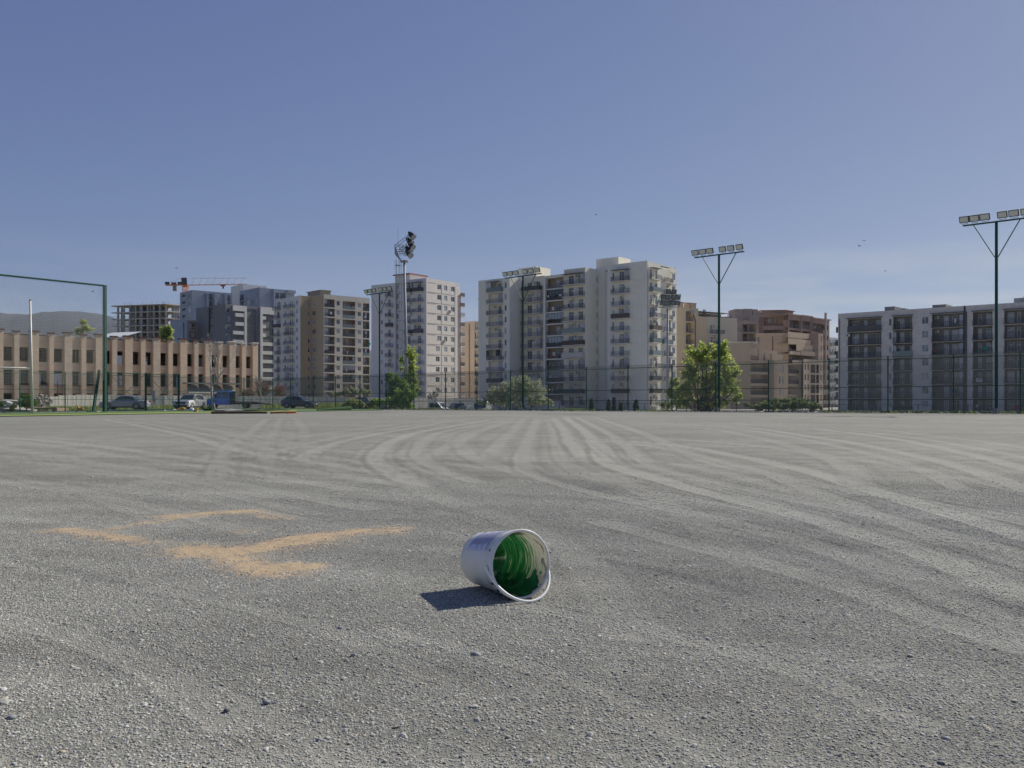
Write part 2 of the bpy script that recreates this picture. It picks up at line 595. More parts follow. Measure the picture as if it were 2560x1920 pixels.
class Face:
    """a wall plane: x to the right in the picture, y into the building, z up"""

    def __init__(s, bld, p0, p1, mats, reveal=0.16):
        s.b = bld; s.o = Vector((p0[0], p0[1])); p1 = Vector((p1[0], p1[1]))
        s.d = (p1 - s.o).normalized(); s.w = (p1 - s.o).length
        s.n = Vector((-s.d.y, s.d.x))
        s.ops = []; s.mats = mats; s.rev = reveal
        bl = bld.location
        s.M = Matrix(((s.d.x, s.n.x, 0, s.o.x - bl.x), (s.d.y, s.n.y, 0, s.o.y - bl.y), (0, 0, 1, -bl.z), (0, 0, 0, 1)))

    def u(s, px):
        r = (px - CX) / F
        return (r * s.o.y - s.o.x) / (s.d.x - r * s.d.y)

    def D(s, px):
        return s.o.y + s.u(px) * s.d.y

    def z(s, px, py):
        return zat(py, s.D(px))

    def at(s, u, y, z):
        return s.M @ T(u, y, z)

    def open(s, u0, u1, z0, z1, depth=None, back=True, bm=0):
        s.ops.append((u0, u1, z0, z1, s.rev if depth is None else depth, back, bm))

    def wall(s, z0, z1, u0=0.0, u1=None, name='wall', belts=None, gaps=()):
        u1 = s.w if u1 is None else u1
        us = sorted(set([round(u0, 3), round(u1, 3)] + [round(min(max(q, u0), u1), 3) for o in s.ops for q in o[:2]]))
        zs = sorted(set([round(z0, 3), round(z1, 3)] + [round(min(max(q, z0), z1), 3) for o in s.ops for q in o[2:4]]))
        b = MB()
        for j in range(len(zs) - 1):
            zm = (zs[j] + zs[j + 1]) / 2
            run = None
            for i in range(len(us) - 1):
                um = (us[i] + us[i + 1]) / 2
                solid = not any(o[0] < um < o[1] and o[2] < zm < o[3] for o in s.ops)
                if solid:
                    if run is None: run = us[i]
                    endu = us[i + 1]
                if run is not None and (not solid or i == len(us) - 2):
                    e = endu if solid or True else us[i]
                    b.quad([(run, 0, zs[j]), (e, 0, zs[j]), (e, 0, zs[j + 1]), (run, 0, zs[j + 1])], 0)
                    run = None
        for (a, c, zz0, zz1, dp, back, bm) in s.ops:
            a = max(a, u0); c = min(c, u1); lo = max(zz0, z0); hi = min(zz1, z1)
            if c - a < .02 or hi - lo < .02: continue
            sm = bm if dp > .5 else 0
            b.quad([(a, 0, lo), (a, dp, lo), (a, dp, hi), (a, 0, hi)], sm)
            b.quad([(c, 0, lo), (c, 0, hi), (c, dp, hi), (c, dp, lo)], sm)
            b.quad([(a, 0, lo), (c, 0, lo), (c, dp, lo), (a, dp, lo)], 0)
            b.quad([(a, 0, hi), (a, dp, hi), (c, dp, hi), (c, 0, hi)], 0)
            if back:
                b.quad([(a, dp, lo), (c, dp, lo), (c, dp, hi), (a, dp, hi)], bm)
        if belts:
            for (a, c, lo, hi, m) in belts:
                b.box(a, c, -.05, -.003, lo, hi, m)
        return link(name, b.mesh(name, s.mats), s.b, s.M)

    # items ----------------------------------------------------------
    def win(s, px0, px1, zf, lo=.9, hi=2.3, style='std', glass=None, wmin=None):
        u0, u1 = s.u(px0), s.u(px1)
        w = round(max(u1 - u0, wmin or .5), 1); u1 = u0 + w
        h = round(hi - lo, 1)
        s.open(u0, u1, zf + lo, zf + lo + h)
        return add_window(s.b, s.at(u0, s.rev - .07, zf + lo), w, h, style, glass)

    def backwin(s, u0, w, zf, lo, h, depth, style='std', glass=None):
        return add_window(s.b, s.at(u0, depth - .075, zf + lo), w, h, style, glass)

    def balc(s, px0, px1, zf, d=1.2, style='rail', slab=None, doors=((.12, .5),), ac=0.3, awning=False, cabinet=None, laundry=0, wstyle='std',
             glass=None, box=None):
        u0, u1 = s.u(px0), s.u(px1); w = u1 - u0
        for (a, c) in doors:
            dw = round(max((c - a) * w, .6), 1)
            ua = u0 + a * w
            s.open(ua, ua + dw, zf + .02, zf + 2.22)
            add_window(s.b, s.at(ua, s.rev - .07, zf + .02), dw, 2.2, wstyle, glass)
        add_balcony(s.b, s.at(u0, 0, zf), w, d, style, slab)
        s.extras(u0, w, zf, d, ac, awning, cabinet, laundry)

    def extras(s, u0, w, zf, d, ac=0.0, awning=False, cabinet=None, laundry=0, yb=0.0):
        if random.random() < ac:
            add_ac(s.b, s.at(u0 + w * random.uniform(.35, .6), yb - .01, zf + 1.75))
        if awning:
            link('awning', MB().box(-.1, w + .1, -d - .15, -.01, 2.55, 2.62).mesh('awning', [M_rail]), s.b, s.at(u0, 0, zf))
        if cabinet:
            a, c = cabinet
            W_ = round((c - a) * w, 1); dd = round(max(.3, d * .6), 1)
            link('storage_cabinet', cached(('cab', W_, dd), lambda: MB().box(0, W_, -dd, -.02, 0, 2.35).mesh('storage_cabinet', [M_ply])), s.b, s.at(u0 + a * w, yb, zf + .005))
        for _ in range(laundry):
            q = random.uniform(.05, .8)
            mt = random.choice(M_cloth); ww = random.choice((.3, .5, .8)); hh = random.choice((.5, .8))
            link('laundry', cached(('lau', mt.name, ww, hh), lambda: MB().box(0, ww, -.02, 0, -hh, 0).mesh('laundry', [mt])), s.b,
                 s.at(u0 + q * w, -d * .9, zf + 1.15 + random.uniform(-.1, .5)))

    def logg(s, px0, px1, zf, depth=1.4, h=2.62, style='rail', wins=(), slab=None, bm=1, ac=.2, cabinet=None, laundry=0, closed=False, proud=.0,
             wstyle='std', glass=None, lipmat=None):
        u0, u1 = s.u(px0), s.u(px1); w = u1 - u0
        s.open(u0, u1, zf, zf + h, depth, True, bm)
        for (a, c, kind) in wins:
            ww = round(max((c - a) * w, .6), 1)
            lo, hh = (.02, 2.2) if kind == 'd' else (.85, 1.4)
            s.backwin(u0 + a * w, ww, zf, lo, hh, depth, wstyle, glass)
        if proud > 0:
            add_balcony(s.b, s.at(u0 - .1, 0, zf), w + .2, proud, style, slab)
        elif style in RSTY:
            w_ = round(w, 1)
            rm = cached(('lrail', w_, style), lambda: rail_mesh(w_ - .02, .1, style, RSTY[style]))
            link('railing', rm, s.b, s.at(u0 + .01, .08, zf))
        if closed:
            w_ = round(w, 1)
            def gl():
                b = MB(); k = max(2, int(w_ / .9))
                for i in range(k + 1):
                    x = .05 + (w_ - .1) * i / k; b.box(x - .03, x + .03, 0, .05, 0, 1.5, 0)
                b.box(0, w_, 0, .05, 1.46, 1.54, 0); b.box(0, w_, .02, .03, 0, 1.5, 1)
                return b.mesh('glazed_screen', [M_dark, M_glass])
            link('glazed_screen', cached(('gls', w_), gl), s.b, s.at(u0, -max(proud, 0) + .03 if proud else .12, zf + 1.06))
        s.extras(u0, w, zf, max(proud, .1), 0, False, None, laundry)
        if random.random() < ac:
            add_ac(s.b, s.at(u0 + w * random.uniform(.3, .6), depth - .02, zf + 1.8))
        if cabinet:
            a, c = cabinet
            W_ = round((c - a) * w, 1)
            link('storage_cabinet', cached(('cab2', W_), lambda: MB().box(0, W_, 0, .6, 0, 2.3).mesh('storage_cabinet', [M_ply])), s.b,
                 s.at(u0 + a * w, .15, zf + .005))


def building(name, label, K, zbase=-2.0):
    return root(name, label, 'building', (K[0], K[1], zbase))


def slab_poly(bld, pts, z0, z1, mat, name='roof', inset=0.0):
    """a flat prism over world xy points"""
    b = MB(); n = len(pts); k = 0
    bl = bld.location
    for z in (z0, z1):
        for p in pts: b.v.append((p[0] - bl.x, p[1] - bl.y, z - bl.z))
    b.f.append(tuple(reversed(range(n)))); b.m.append(0)
    b.f.append(tuple(range(n, 2 * n))); b.m.append(0)
    for i in range(n):
        j = (i + 1) % n
        b.f.append((i, j, n + j, n + i)); b.m.append(0)
    return link(name, b.mesh(name, [mat]), bld)


class Plan:
    """local plan axes of a building: a = to the left along the front, b = to the back; origin at world K"""

    def __init__(s, K, e, gg):
        s.K = Vector(K); s.e = Vector(e).normalized(); s.g = Vector(gg).normalized()

    def p(s, a, b):
        return s.K + s.e * a + s.g * b

    def a_at(s, px, b):
        """a where the plane b=const is seen at px"""
        r = (px - CX) / F
        q = s.K + s.g * b
        return (r * q.y - q.x) / (s.e.x - r * s.e.y)

    def b_at(s, px, a):
        r = (px - CX) / F
        q = s.K + s.e * a
        return (r * q.y - q.x) / (s.g.x - r * s.g.y)

# ------------------------------------------------------------------ ground
def vnoise(x, y, s, seed=0):
    """value noise in [-1, 1]"""
    x = np.asarray(x) / s; y = np.asarray(y) / s
    xi = np.floor(x).astype(np.int64); yi = np.floor(y).astype(np.int64)
    fx = x - xi; fy = y - yi
    fx = fx * fx * (3 - 2 * fx); fy = fy * fy * (3 - 2 * fy)

    def hsh(a, b):
        h = (a * 374761393 + b * 668265263 + seed * 974711) & 0x7fffffff
        h = ((h ^ (h >> 13)) * 1274126177) & 0x7fffffff
        return ((h ^ (h >> 16)) & 0xffff) / 32767.5 - 1.0
    a = hsh(xi, yi); b = hsh(xi + 1, yi); c = hsh(xi, yi + 1); d = hsh(xi + 1, yi + 1)
    return (a * (1 - fx) + b * fx) * (1 - fy) + (c * (1 - fx) + d * fx) * fy


def seg_dist(x, y, pts):
    best = np.full(x.shape, 1e9)
    for (ax, ay), (bx, by) in zip(pts[:-1], pts[1:]):
        dx, dy = bx - ax, by - ay
        t = np.clip(((x - ax) * dx + (y - ay) * dy) / (dx * dx + dy * dy + 1e-9), 0, 1)
        best = np.minimum(best, np.hypot(x - ax - t * dx, y - ay - t * dy))
    return best


def gpts(lst):
    """photo positions (in the 2212 px wide view) to ground xy, smoothed"""
    p = [hit(*R(0, a, b)) for a, b in lst]
    out = []
    n = len(p)
    for i in range(n - 1):
        p0, p1, p2, p3 = p[max(i - 1, 0)], p[i], p[i + 1], p[min(i + 2, n - 1)]
        for k in range(6):
            t = k / 6.0
            q = 0.5 * ((2 * p1) + (p2 - p0) * t + (2 * p0 - 5 * p1 + 4 * p2 - p3) * t * t + (3 * p1 - p0 - 3 * p2 + p3) * t ** 3)
            out.append((q.x, q.y))
    out.append((p[-1].x, p[-1].y))
    return out


TRACKS = [
    ([(1010, 905), (900, 922), (760, 948), (690, 968), (650, 990)], .30, .9),
    ([(1060, 907), (930, 928), (850, 952), (815, 985), (850, 1020), (900, 1045)], .34, .9),
    ([(1110, 905), (1040, 930), (980, 955), (930, 985)], .3, .5),
    ([(1195, 903), (1215, 925), (1232, 955), (1262, 985)], .32, .9),
    ([(1222, 901), (1255, 925), (1285, 955), (1300, 985), (1340, 1010), (1480, 1050), (1700, 1105), (1950, 1180), (2230, 1290)], .34, 1.0),
    ([(1160, 905), (1145, 940), (1130, 980), (1150, 1020), (1260, 1060), (1500, 1110), (1800, 1190), (2230, 1360)], .3, .6),
    ([(1290, 947), (1450, 960), (1600, 985), (1760, 1022), (1960, 1080), (2230, 1160)], .36, 1.0),
    ([(1330, 985), (1480, 1005), (1700, 1055), (1900, 1110), (2230, 1220)], .3, .6),
    ([(1430, 913), (1600, 922), (1760, 943), (1900, 967), (2060, 1003), (2230, 1060)], .34, .9),
    ([(1560, 913), (1750, 925), (1930, 947), (2080, 977), (2230, 1015)], .34, .9),
    ([(225, 906), (330, 925), (430, 948), (520, 972), (700, 1000), (880, 1030)], .34, .8),
    ([(330, 908), (440, 925), (540, 948), (650, 965)], .3, .5),
    ([(0, 944), (170, 958), (380, 985), (640, 1015), (900, 1050)], .4, .7),
    ([(0, 985), (250, 1005), (520, 1045), (800, 1100)], .3, .5),
    ([(575, 905), (545, 930), (505, 955), (480, 990), (470, 1030)], .30, .55),
    ([(0, 1040), (300, 1085), (560, 1150)], .25, .4),
    ([(1300, 1130), (1550, 1190), (1800, 1260), (2230, 1400)], .28, .6),
    ([(1100, 1300), (1400, 1360), (1700, 1440), (2000, 1560)], .16, .4),
    ([(0, 1330), (300, 1420), (520, 1560)], .18, .4),
]
TRACKS = [(gpts(p), w, s) for p, w, s in TRACKS]


def offset_line(p, o):
    q = []
    for i in range(len(p)):
        a = p[max(i - 1, 0)]; b = p[min(i + 1, len(p) - 1)]
        dx, dy = b[0] - a[0], b[1] - a[1]; L = math.hypot(dx, dy) + 1e-9
        q.append((p[i][0] - dy / L * o, p[i][1] + dx / L * o))
    return q


_tr = random.Random(3)
TRACKS = [(offset_line(p, o), w * f, s * m) for p, w, s in TRACKS for o, f, m in ((0, .48, 1.0), (_tr.choice((-1, 1)) * _tr.uniform(.45, .7), .38, .75), (_tr.choice((-1, 1)) * 1.55, .5, .6))]
FURROWS = [
    ([(1690, 1185), (1850, 1235), (2000, 1270), (2230, 1330)], .10, 1.0),
    ([(1300, 1215), (1450, 1245), (1600, 1285)], .08, .9),
    ([(1540, 1135), (1700, 1160), (1850, 1195)], .10, .6),
    ([(1130, 1010), (1200, 1035), (1330, 1068)], .14, .8),
    ([(700, 1075), (800, 1085), (900, 1105)], .10, .7),
    ([(560, 1000), (700, 1030), (820, 1050)], .14, .6),
    ([(0, 1020), (150, 1045), (330, 1065)], .10, .5),
    ([(1900, 1100), (2050, 1140), (2230, 1175)], .14, .8),
    ([(1400, 1000), (1600, 1050), (1800, 1100)], .16, .6),
    ([(0, 1210), (150, 1240), (330, 1290)], .07, .5),
]
FURROWS = [(gpts(p), w, s) for p, w, s in FURROWS]
SANDS = [([(395, 1188), (450, 1195), (520, 1212), (600, 1238)], .17, 1.0), ([(420, 1195), (520, 1190), (620, 1178), (700, 1160)], .20, 1.0),
         ([(690, 1163), (770, 1151), (838, 1148)], .16, .95), ([(470, 1205), (545, 1220)], .15, .8),
         ([(120, 1146), (180, 1154), (250, 1167)], .13, .95), ([(215, 1148), (300, 1130), (390, 1118)], .10, .72), ([(380, 1113), (460, 1109), (530, 1106)], .13, .95),
         ([(540, 1108), (615, 1120)], .09, .7), ([(255, 1168), (320, 1180), (400, 1200)], .12, .62), ([(480, 1150), (560, 1140)], .12, .45)]
SANDS = [(gpts(p), w, s) for p, w, s in SANDS]


def fields(x, y):
    wob = vnoise(x, y, 2.3, 3) * .035
    tr = np.zeros(x.shape); fu = np.zeros(x.shape); sa = np.full(x.shape, 0.0)
    for p, w, s in TRACKS:
        pa = np.array(p); m_ = 2.2
        near_ = (x > pa[:, 0].min() - m_) & (x < pa[:, 0].max() + m_) & (y > pa[:, 1].min() - m_) & (y < pa[:, 1].max() + m_)
        if not near_.any(): continue
        d = np.full(x.shape, 99.0)
        d[near_] = seg_dist((x + wob)[near_], (y + wob)[near_], p)
        ww = w * (1 + 0.006 * np.minimum(y, 90))
        tr = np.maximum(tr, s * (1 - sstep(d, ww * .6, ww * 1.05)))
        fu = np.maximum(fu, .6 * s * np.exp(-((d - ww * 1.4) / (ww * .35)) ** 2))
    for p, w, s in FURROWS:
        d = seg_dist(x + wob * .6, y + wob * .6, p)
        fu = np.maximum(fu, s * (1 - sstep(d, w * .3, w * 1.3)))
    near = (y < 12) & (x > -6) & (x < 1)
    if near.any():
        xs, ys = x[near], y[near]
        w2 = vnoise(xs, ys, .35, 9) * .06 + vnoise(xs, ys, .12, 11) * .03
        v = np.zeros(xs.shape)
        for p, w, s in SANDS:
            d = seg_dist(xs + w2, ys + w2, p)
            v = np.maximum(v, s * np.clip(1.12 - d / (w * 2.0), 0, 1))
        sa[near] = np.clip(v, 0, 1)
    return tr, fu, sa


def tone(x, y):
    """patches of coarser darker and finer paler gravel, drawn out along the driving direction"""
    c, s = math.cos(.35), math.sin(.35)
    u, v = x * c - y * s, x * s + y * c
    return (1 - .45 * sstep(y, 12, 30)) * np.clip(.5 * vnoise(u * .35, v, .28, 31) + .45 * vnoise(u * .3, v, .7, 32) + .45 * vnoise(u * .4, v, 2.1, 33) + .2 * vnoise(x, y, .12, 34), -1, 1)


def Gf(x, y, f=None):
    tr, fu, sa = f if f is not None else fields(x, y)
    z = G(x, y)
    r = np.hypot(x, y)
    amp = np.clip(r / 3.0, .35, 1) * (1 - sstep(r, 120, 160))
    z = z + amp * (0.004 * vnoise(x, y, .45, 1) + 0.006 * vnoise(x, y, 1.1, 2) + .007 * vnoise(x, y * .6, 3.7, 5))
    z = z - 0.010 * tr - 0.012 * fu * np.clip(r / 6, .5, 2) + .007 * np.clip(sa * 2 - .6, 0, 1)
    return z


fine = np.radians(np.arange(-36, 36.001, 0.13))
coarse = np.radians(np.concatenate([np.arange(-180, -36, 6.0), np.arange(42, 180, 6.0)]))
ang = np.sort(np.concatenate([fine, coarse]))
rr = [0.0 + .25 * i for i in range(1, 8)]
r_ = 2.0
while r_ < 150:
    rr.append(r_)
    r_ += min(r_ * r_ / 2070 * 3.2, .5)
while r_ < 13000:
    rr.append(r_)
    r_ *= 1.22
rr = np.array(rr)
A_, R_ = np.meshgrid(ang, rr)
gx = (np.sin(A_) * R_).ravel(); gy = (np.cos(A_) * R_).ravel()
gf = fields(gx, gy)
gz = Gf(gx, gy, gf)
nA, nR = len(ang), len(rr)
idx = np.arange(nA * nR).reshape(nR, nA)
q = np.stack([idx[:-1, :], np.roll(idx, -1, axis=1)[:-1, :], np.roll(idx, -1, axis=1)[1:, :], idx[1:, :]], -1).reshape(-1, 4)
cv = np.vstack([np.stack([gx, gy, gz], 1), [[0, 0, 0.0]]])
me = bpy.data.meshes.new('ground')
faces = q[:, ::-1].tolist() + [(int(idx[0, i]), int(nA * nR), int(idx[0, (i + 1) % nA])) for i in range(nA)]
me.from_pydata(cv.tolist(), [], faces)
me.polygons.foreach_set('use_smooth', np.ones(len(me.polygons), dtype=bool))


def vattr(me, name, vals):
    a = me.attributes.new(name, 'FLOAT', 'POINT')
    a.data.foreach_set('value', np.asarray(vals, dtype=np.float32))


sfence = (gx - FA.x) * FN.x + (gy - FA.y) * FN.y
nl = Vector((FA.x - FL.x, FA.y - FL.y)).normalized()
sleft = -((gx - FL.x) * nl.y - (gy - FL.y) * nl.x)        # >0 beyond the left fence
outm = np.maximum(sstep(sfence, .2, .8), sstep(sleft, -.3, .6) * (gx < -24))
vattr(me, 'tone', np.append(tone(gx, gy), 0)); vattr(me, 'track', np.append(gf[0], 0)); vattr(me, 'furrow', np.append(gf[1], 0))
vattr(me, 'bounce_ground', np.append(np.maximum(sstep(sfence, 22, 45) * (gy > 40), sstep(gy, 1e5, 2e5)) * (1 - sstep(np.hypot(gx, gy), 500, 1500)), 0)); vattr(me, 'sand', np.append(gf[2], 0)); vattr(me, 'outside', np.append(outm, 0))
me.update()
ground = link('ground', me)
tag(ground, kind='structure')


def N(t, n, **k):
    x = n.new(t)
    for a, b in k.items(): setattr(x, a, b)
    return x


def ground_material():
    m = bpy.data.materials.new('gravel_ground'); m.use_nodes = True
    n, l = m.node_tree.nodes, m.node_tree.links
    b = n['Principled BSDF']; b.inputs['Roughness'].default_value = .95
    b.inputs['Specular IOR Level'].default_value = .2
    tcn = N('ShaderNodeTexCoord', n)
    P_ = tcn.outputs['Object']

    def noise(scale, detail=4, rough=.6, vec=None, mapping=None):
        x = N('ShaderNodeTexNoise', n); x.inputs['Scale'].default_value = scale
        x.inputs['Detail'].default_value = detail; x.inputs['Roughness'].default_value = rough
        v = vec or P_
        if mapping:
            mpp = N('ShaderNodeMapping', n); mpp.inputs['Scale'].default_value = mapping[0]; mpp.inputs['Rotation'].default_value = mapping[1]
            l.new(v, mpp.inputs[0]); v = mpp.outputs[0]
        l.new(v, x.inputs['Vector']); return x.outputs['Fac']

    def mr(v, a, c, d, e):
        x = N('ShaderNodeMapRange', n)
        for k_, vv in zip(('From Min', 'From Max', 'To Min', 'To Max'), (a, c, d, e)): x.inputs[k_].default_value = vv
        l.new(v, x.inputs['Value']); return x.outputs[0]

    def math_(op, a, c):
        x = N('ShaderNodeMath', n, operation=op)
        for i, v in enumerate((a, c)):
            if isinstance(v, (int, float)): x.inputs[i].default_value = v
            else: l.new(v, x.inputs[i])
        return x.outputs[0]

    def mix(f, a, c, t='MIX'):
        x = N('ShaderNodeMixRGB', n, blend_type=t)
        if isinstance(f, (int, float)): x.inputs['Fac'].default_value = f
        else: l.new(f, x.inputs['Fac'])
        for k_, v in (('Color1', a), ('Color2', c)):
            if isinstance(v, tuple): x.inputs[k_].default_value = (*v, 1)
            else: l.new(v, x.inputs[k_])
        return x.outputs[0]

    def attr(nm):
        x = N('ShaderNodeAttribute', n); x.attribute_name = nm; return x.outputs['Fac']
    vo = N('ShaderNodeTexVoronoi', n); vo.inputs['Scale'].default_value = 105; l.new(P_, vo.inputs['Vector'])
    rp = N('ShaderNodeValToRGB', n)
    es = rp.color_ramp.elements
    es[0].color = (.19, .187, .18, 1); es[1].color = (.42, .41, .385, 1)
    for p_, c_ in ((.25, (.225, .227, .21)), (.6, (.285, .287, .262)), (.82, (.335, .318, .268)), (.95, (.38, .378, .35))):
        e = es.new(p_); e.color = (*c_, 1)
    sx = N('ShaderNodeSeparateColor', n); l.new(vo.outputs['Color'], sx.inputs[0])
    l.new(sx.outputs[0], rp.inputs['Fac'])
    col = rp.outputs[0]
    # larger pebbles, clusters and dust
    v2 = N('ShaderNodeTexVoronoi', n); v2.inputs['Scale'].default_value = 21; l.new(P_, v2.inputs['Vector'])
    s2 = N('ShaderNodeSeparateColor', n); l.new(v2.outputs['Color'], s2.inputs[0])
    sp = mr(s2.outputs[1], .93, .97, 0, 1)
    near = math_('LESS_THAN', v2.outputs['Distance'], .28)
    sp2 = math_('MULTIPLY', sp, near)
    shade = mix(s2.outputs[0], (.06, .06, .065), (.46, .45, .43))
    col = mix(sp2, col, shade)
    cl = mr(noise(1.7, 6), .35, .7, .90, 1.10)
    c2 = mr(noise(.16, 5), .3, .7, .93, 1.07)
    st = mr(noise(.8, 6, .6, mapping=((.35, 2.2, 1), (0, 0, math.radians(24)))), .3, .7, .88, 1.10)
    f_ = math_('MULTIPLY', math_('MULTIPLY', math_('MULTIPLY', cl, c2), st), .80)
    sc_ = N('ShaderNodeVectorMath', n, operation='SCALE'); l.new(col, sc_.inputs[0]); l.new(f_, sc_.inputs['Scale']); col = sc_.outputs[0]
    # wheel tracks: pale fine dust pressed into the gravel; furrows: turned-up darker stones
    tn = N('ShaderNodeVectorMath', n, operation='SCALE'); l.new(col, tn.inputs[0]); l.new(mr(attr('tone'), -1, 1, .74, 1.24), tn.inputs['Scale']); col = tn.outputs[0]
    trk = math_('MULTIPLY', attr('track'), mr(noise(2.5, 6), .3, .7, .5, 1.15))
    col = mix(math_('MULTIPLY', trk, .72), col, (.315, .312, .285))
    col = mix(math_('MULTIPLY', attr('furrow'), .30), col, (.11, .11, .12))
    # sand
    sn = math_('ADD', attr('sand'), mr(noise(7, 10, .78, mapping=((1, .55, 1), (0, 0, .3))), .3, .7, -.6, .6))
    sm = mr(sn, .30, .90, 0, 1)
    sm = math_('MULTIPLY', sm, mr(attr('sand'), .05, .2, 0, 1))
    vsm = mix(mr(noise(14, 7), .3, .7, 0, 1), (.47, .35, .225), (.41, .295, .185))
    col = mix(math_('MULTIPLY', sm, .84), col, vsm)
    # outside the fence: earth, rough grass and a worn track
    gn = mr(noise(.35, 6), .42, .56, 0, 1)
    vo_ = mix(gn, (.21, .19, .16), (.06, .085, .028))
    vo2 = mix(mr(noise(5, 5), .3, .7, 0, .6), vo_, (.12, .13, .07))
    col = mix(attr('outside'), col, vo2)
    # farther out: ground made pale to bounce light onto the shaded walls
    bounce_ground = mix(mr(noise(.05, 5), .4, .6, 0, 1), (.40, .385, .35), (.30, .29, .27))
    col = mix(attr('bounce_ground'), col, bounce_ground)
    l.new(col, b.inputs['Base Color'])
    bp = N('ShaderNodeBump', n); bp.inputs['Strength'].default_value = .6; bp.inputs['Distance'].default_value = .004
    inv = math_('SUBTRACT', 1.0, vo.outputs['Distance'])
    keep = math_('SUBTRACT', 1.0, math_('MULTIPLY', sm, .85))
    l.new(math_('MULTIPLY', inv, keep), bp.inputs['Height'])
    b2 = N('ShaderNodeBump', n); b2.inputs['Strength'].default_value = .55; b2.inputs['Distance'].default_value = .04
    l.new(noise(6, 7, .65), b2.inputs['Height'])
    l.new(b2.outputs[0], bp.inputs['Normal'])
    l.new(bp.outputs[0], b.inputs['Normal'])
    return m


M_ground = ground_material()
ground.data.materials.append(M_ground)


# loose gravel on top, nearest part of the field
def pebble_material():
    m = bpy.data.materials.new('loose_gravel'); m.use_nodes = True
    n, l = m.node_tree.nodes, m.node_tree.links
    b = n['Principled BSDF']; b.inputs['Roughness'].default_value = .85
    b.inputs['Specular IOR Level'].default_value = .3
    oi = N('ShaderNodeObjectInfo', n)
    rp = N('ShaderNodeValToRGB', n); es = rp.color_ramp.elements
    es[0].color = (.22, .215, .21, 1); es[1].color = (.66, .64, .60, 1)
    for p_, c_ in ((.12, (.31, .312, .29)), (.5, (.42, .42, .39)), (.75, (.47, .463, .42)), (.87, (.48, .41, .32)), (.92, (.53, .52, .49))):
        e = es.new(p_); e.color = (*c_, 1)
    l.new(oi.outputs['Random'], rp.inputs['Fac'])
    at = N('ShaderNodeAttribute', n); at.attribute_name = 'track'; at.attribute_type = 'INSTANCER'
    mx = N('ShaderNodeMixRGB', n); mt = N('ShaderNodeMath', n, operation='MULTIPLY'); mt.inputs[1].default_value = .95
    l.new(at.outputs['Fac'], mt.inputs[0]); l.new(mt.outputs[0], mx.inputs['Fac'])
    l.new(rp.outputs[0], mx.inputs['Color1']); mx.inputs['Color2'].default_value = (.56, .545, .49, 1)
    a2 = N('ShaderNodeAttribute', n); a2.attribute_name = 'tone'; a2.attribute_type = 'INSTANCER'
    mp_ = N('ShaderNodeMapRange', n)
    for k_, vv in zip(('From Min', 'From Max', 'To Min', 'To Max'), (-1, 1, .76, 1.20)): mp_.inputs[k_].default_value = vv
    l.new(a2.outputs['Fac'], mp_.inputs['Value'])
    sv = N('ShaderNodeVectorMath', n, operation='SCALE'); l.new(mx.outputs[0], sv.inputs[0]); l.new(mp_.outputs[0], sv.inputs['Scale'])
    l.new(sv.outputs[0], b.inputs['Base Color'])
    return m


M_peb = pebble_material()


def scatter(name, xs, ys, rad, sink=.22, label=None):
    f = fields(xs, ys)
    zs = Gf(xs, ys, f)
    keep = rng.random(len(xs)) > .95 * sstep(f[2] + .30 * vnoise(xs, ys, .09, 21) + .22 * vnoise(xs, ys * .6, .3, 22), .30, .95)
    dens = 1 - .55 * f[0]
    keep &= rng.random(len(xs)) < dens
    xs, ys, zs, rad = xs[keep], ys[keep], zs[keep], rad[keep]
    me = bpy.data.meshes.new(name)
    me.vertices.add(len(xs))
    me.vertices.foreach_set('co', np.stack([xs, ys, zs + rad * sink], 1).astype(np.float32).ravel())
    vattr(me, 'rad', rad); vattr(me, 'track', f[0][keep]); vattr(me, 'tone', tone(xs, ys))
    me.materials.append(M_peb)
    me.update()
    o = link(name, me)
    ng = bpy.data.node_groups.new(name, 'GeometryNodeTree')
    ng.interface.new_socket('Geometry', in_out='INPUT', socket_type='NodeSocketGeometry')
    ng.interface.new_socket('Geometry', in_out='OUTPUT', socket_type='NodeSocketGeometry')
    n, l = ng.nodes, ng.links
    gi = n.new('NodeGroupInput'); go = n.new('NodeGroupOutput')
    m2p = n.new('GeometryNodeMeshToPoints')
    ico = n.new('GeometryNodeMeshIcoSphere'); ico.inputs['Subdivisions'].default_value = 1; ico.inputs['Radius'].default_value = 1.0
    sm = n.new('GeometryNodeSetMaterial'); sm.inputs['Material'].default_value = M_peb
    iop = n.new('GeometryNodeInstanceOnPoints')
    rv = n.new('FunctionNodeRandomValue'); rv.data_type = 'FLOAT_VECTOR'
    rv.inputs[0].default_value = (0, 0, 0); rv.inputs[1].default_value = (.4, .4, 6.28)
    rs = n.new('FunctionNodeRandomValue'); rs.data_type = 'FLOAT_VECTOR'
    rs.inputs[0].default_value = (.75, .75, .3); rs.inputs[1].default_value = (1.4, 1.25, .65); rs.inputs['Seed'].default_value = 5
    na = n.new('GeometryNodeInputNamedAttribute'); na.data_type = 'FLOAT'; na.inputs['Name'].default_value = 'rad'
    vm = n.new('ShaderNodeVectorMath'); vm.operation = 'SCALE'
    l.new(rs.outputs[0], vm.inputs[0]); l.new(na.outputs['Attribute'], vm.inputs['Scale'])
    l.new(gi.outputs[0], m2p.inputs['Mesh'])
    l.new(m2p.outputs[0], iop.inputs['Points'])
    l.new(ico.outputs['Mesh'], sm.inputs['Geometry'])
    l.new(sm.outputs[0], iop.inputs['Instance'])
    l.new(rv.outputs[0], iop.inputs['Rotation'])
    l.new(vm.outputs[0], iop.inputs['Scale'])
    l.new(iop.outputs[0], go.inputs[0])
    md = o.modifiers.new('gravel', 'NODES'); md.node_group = ng
    tag(o, kind='stuff')
    return o


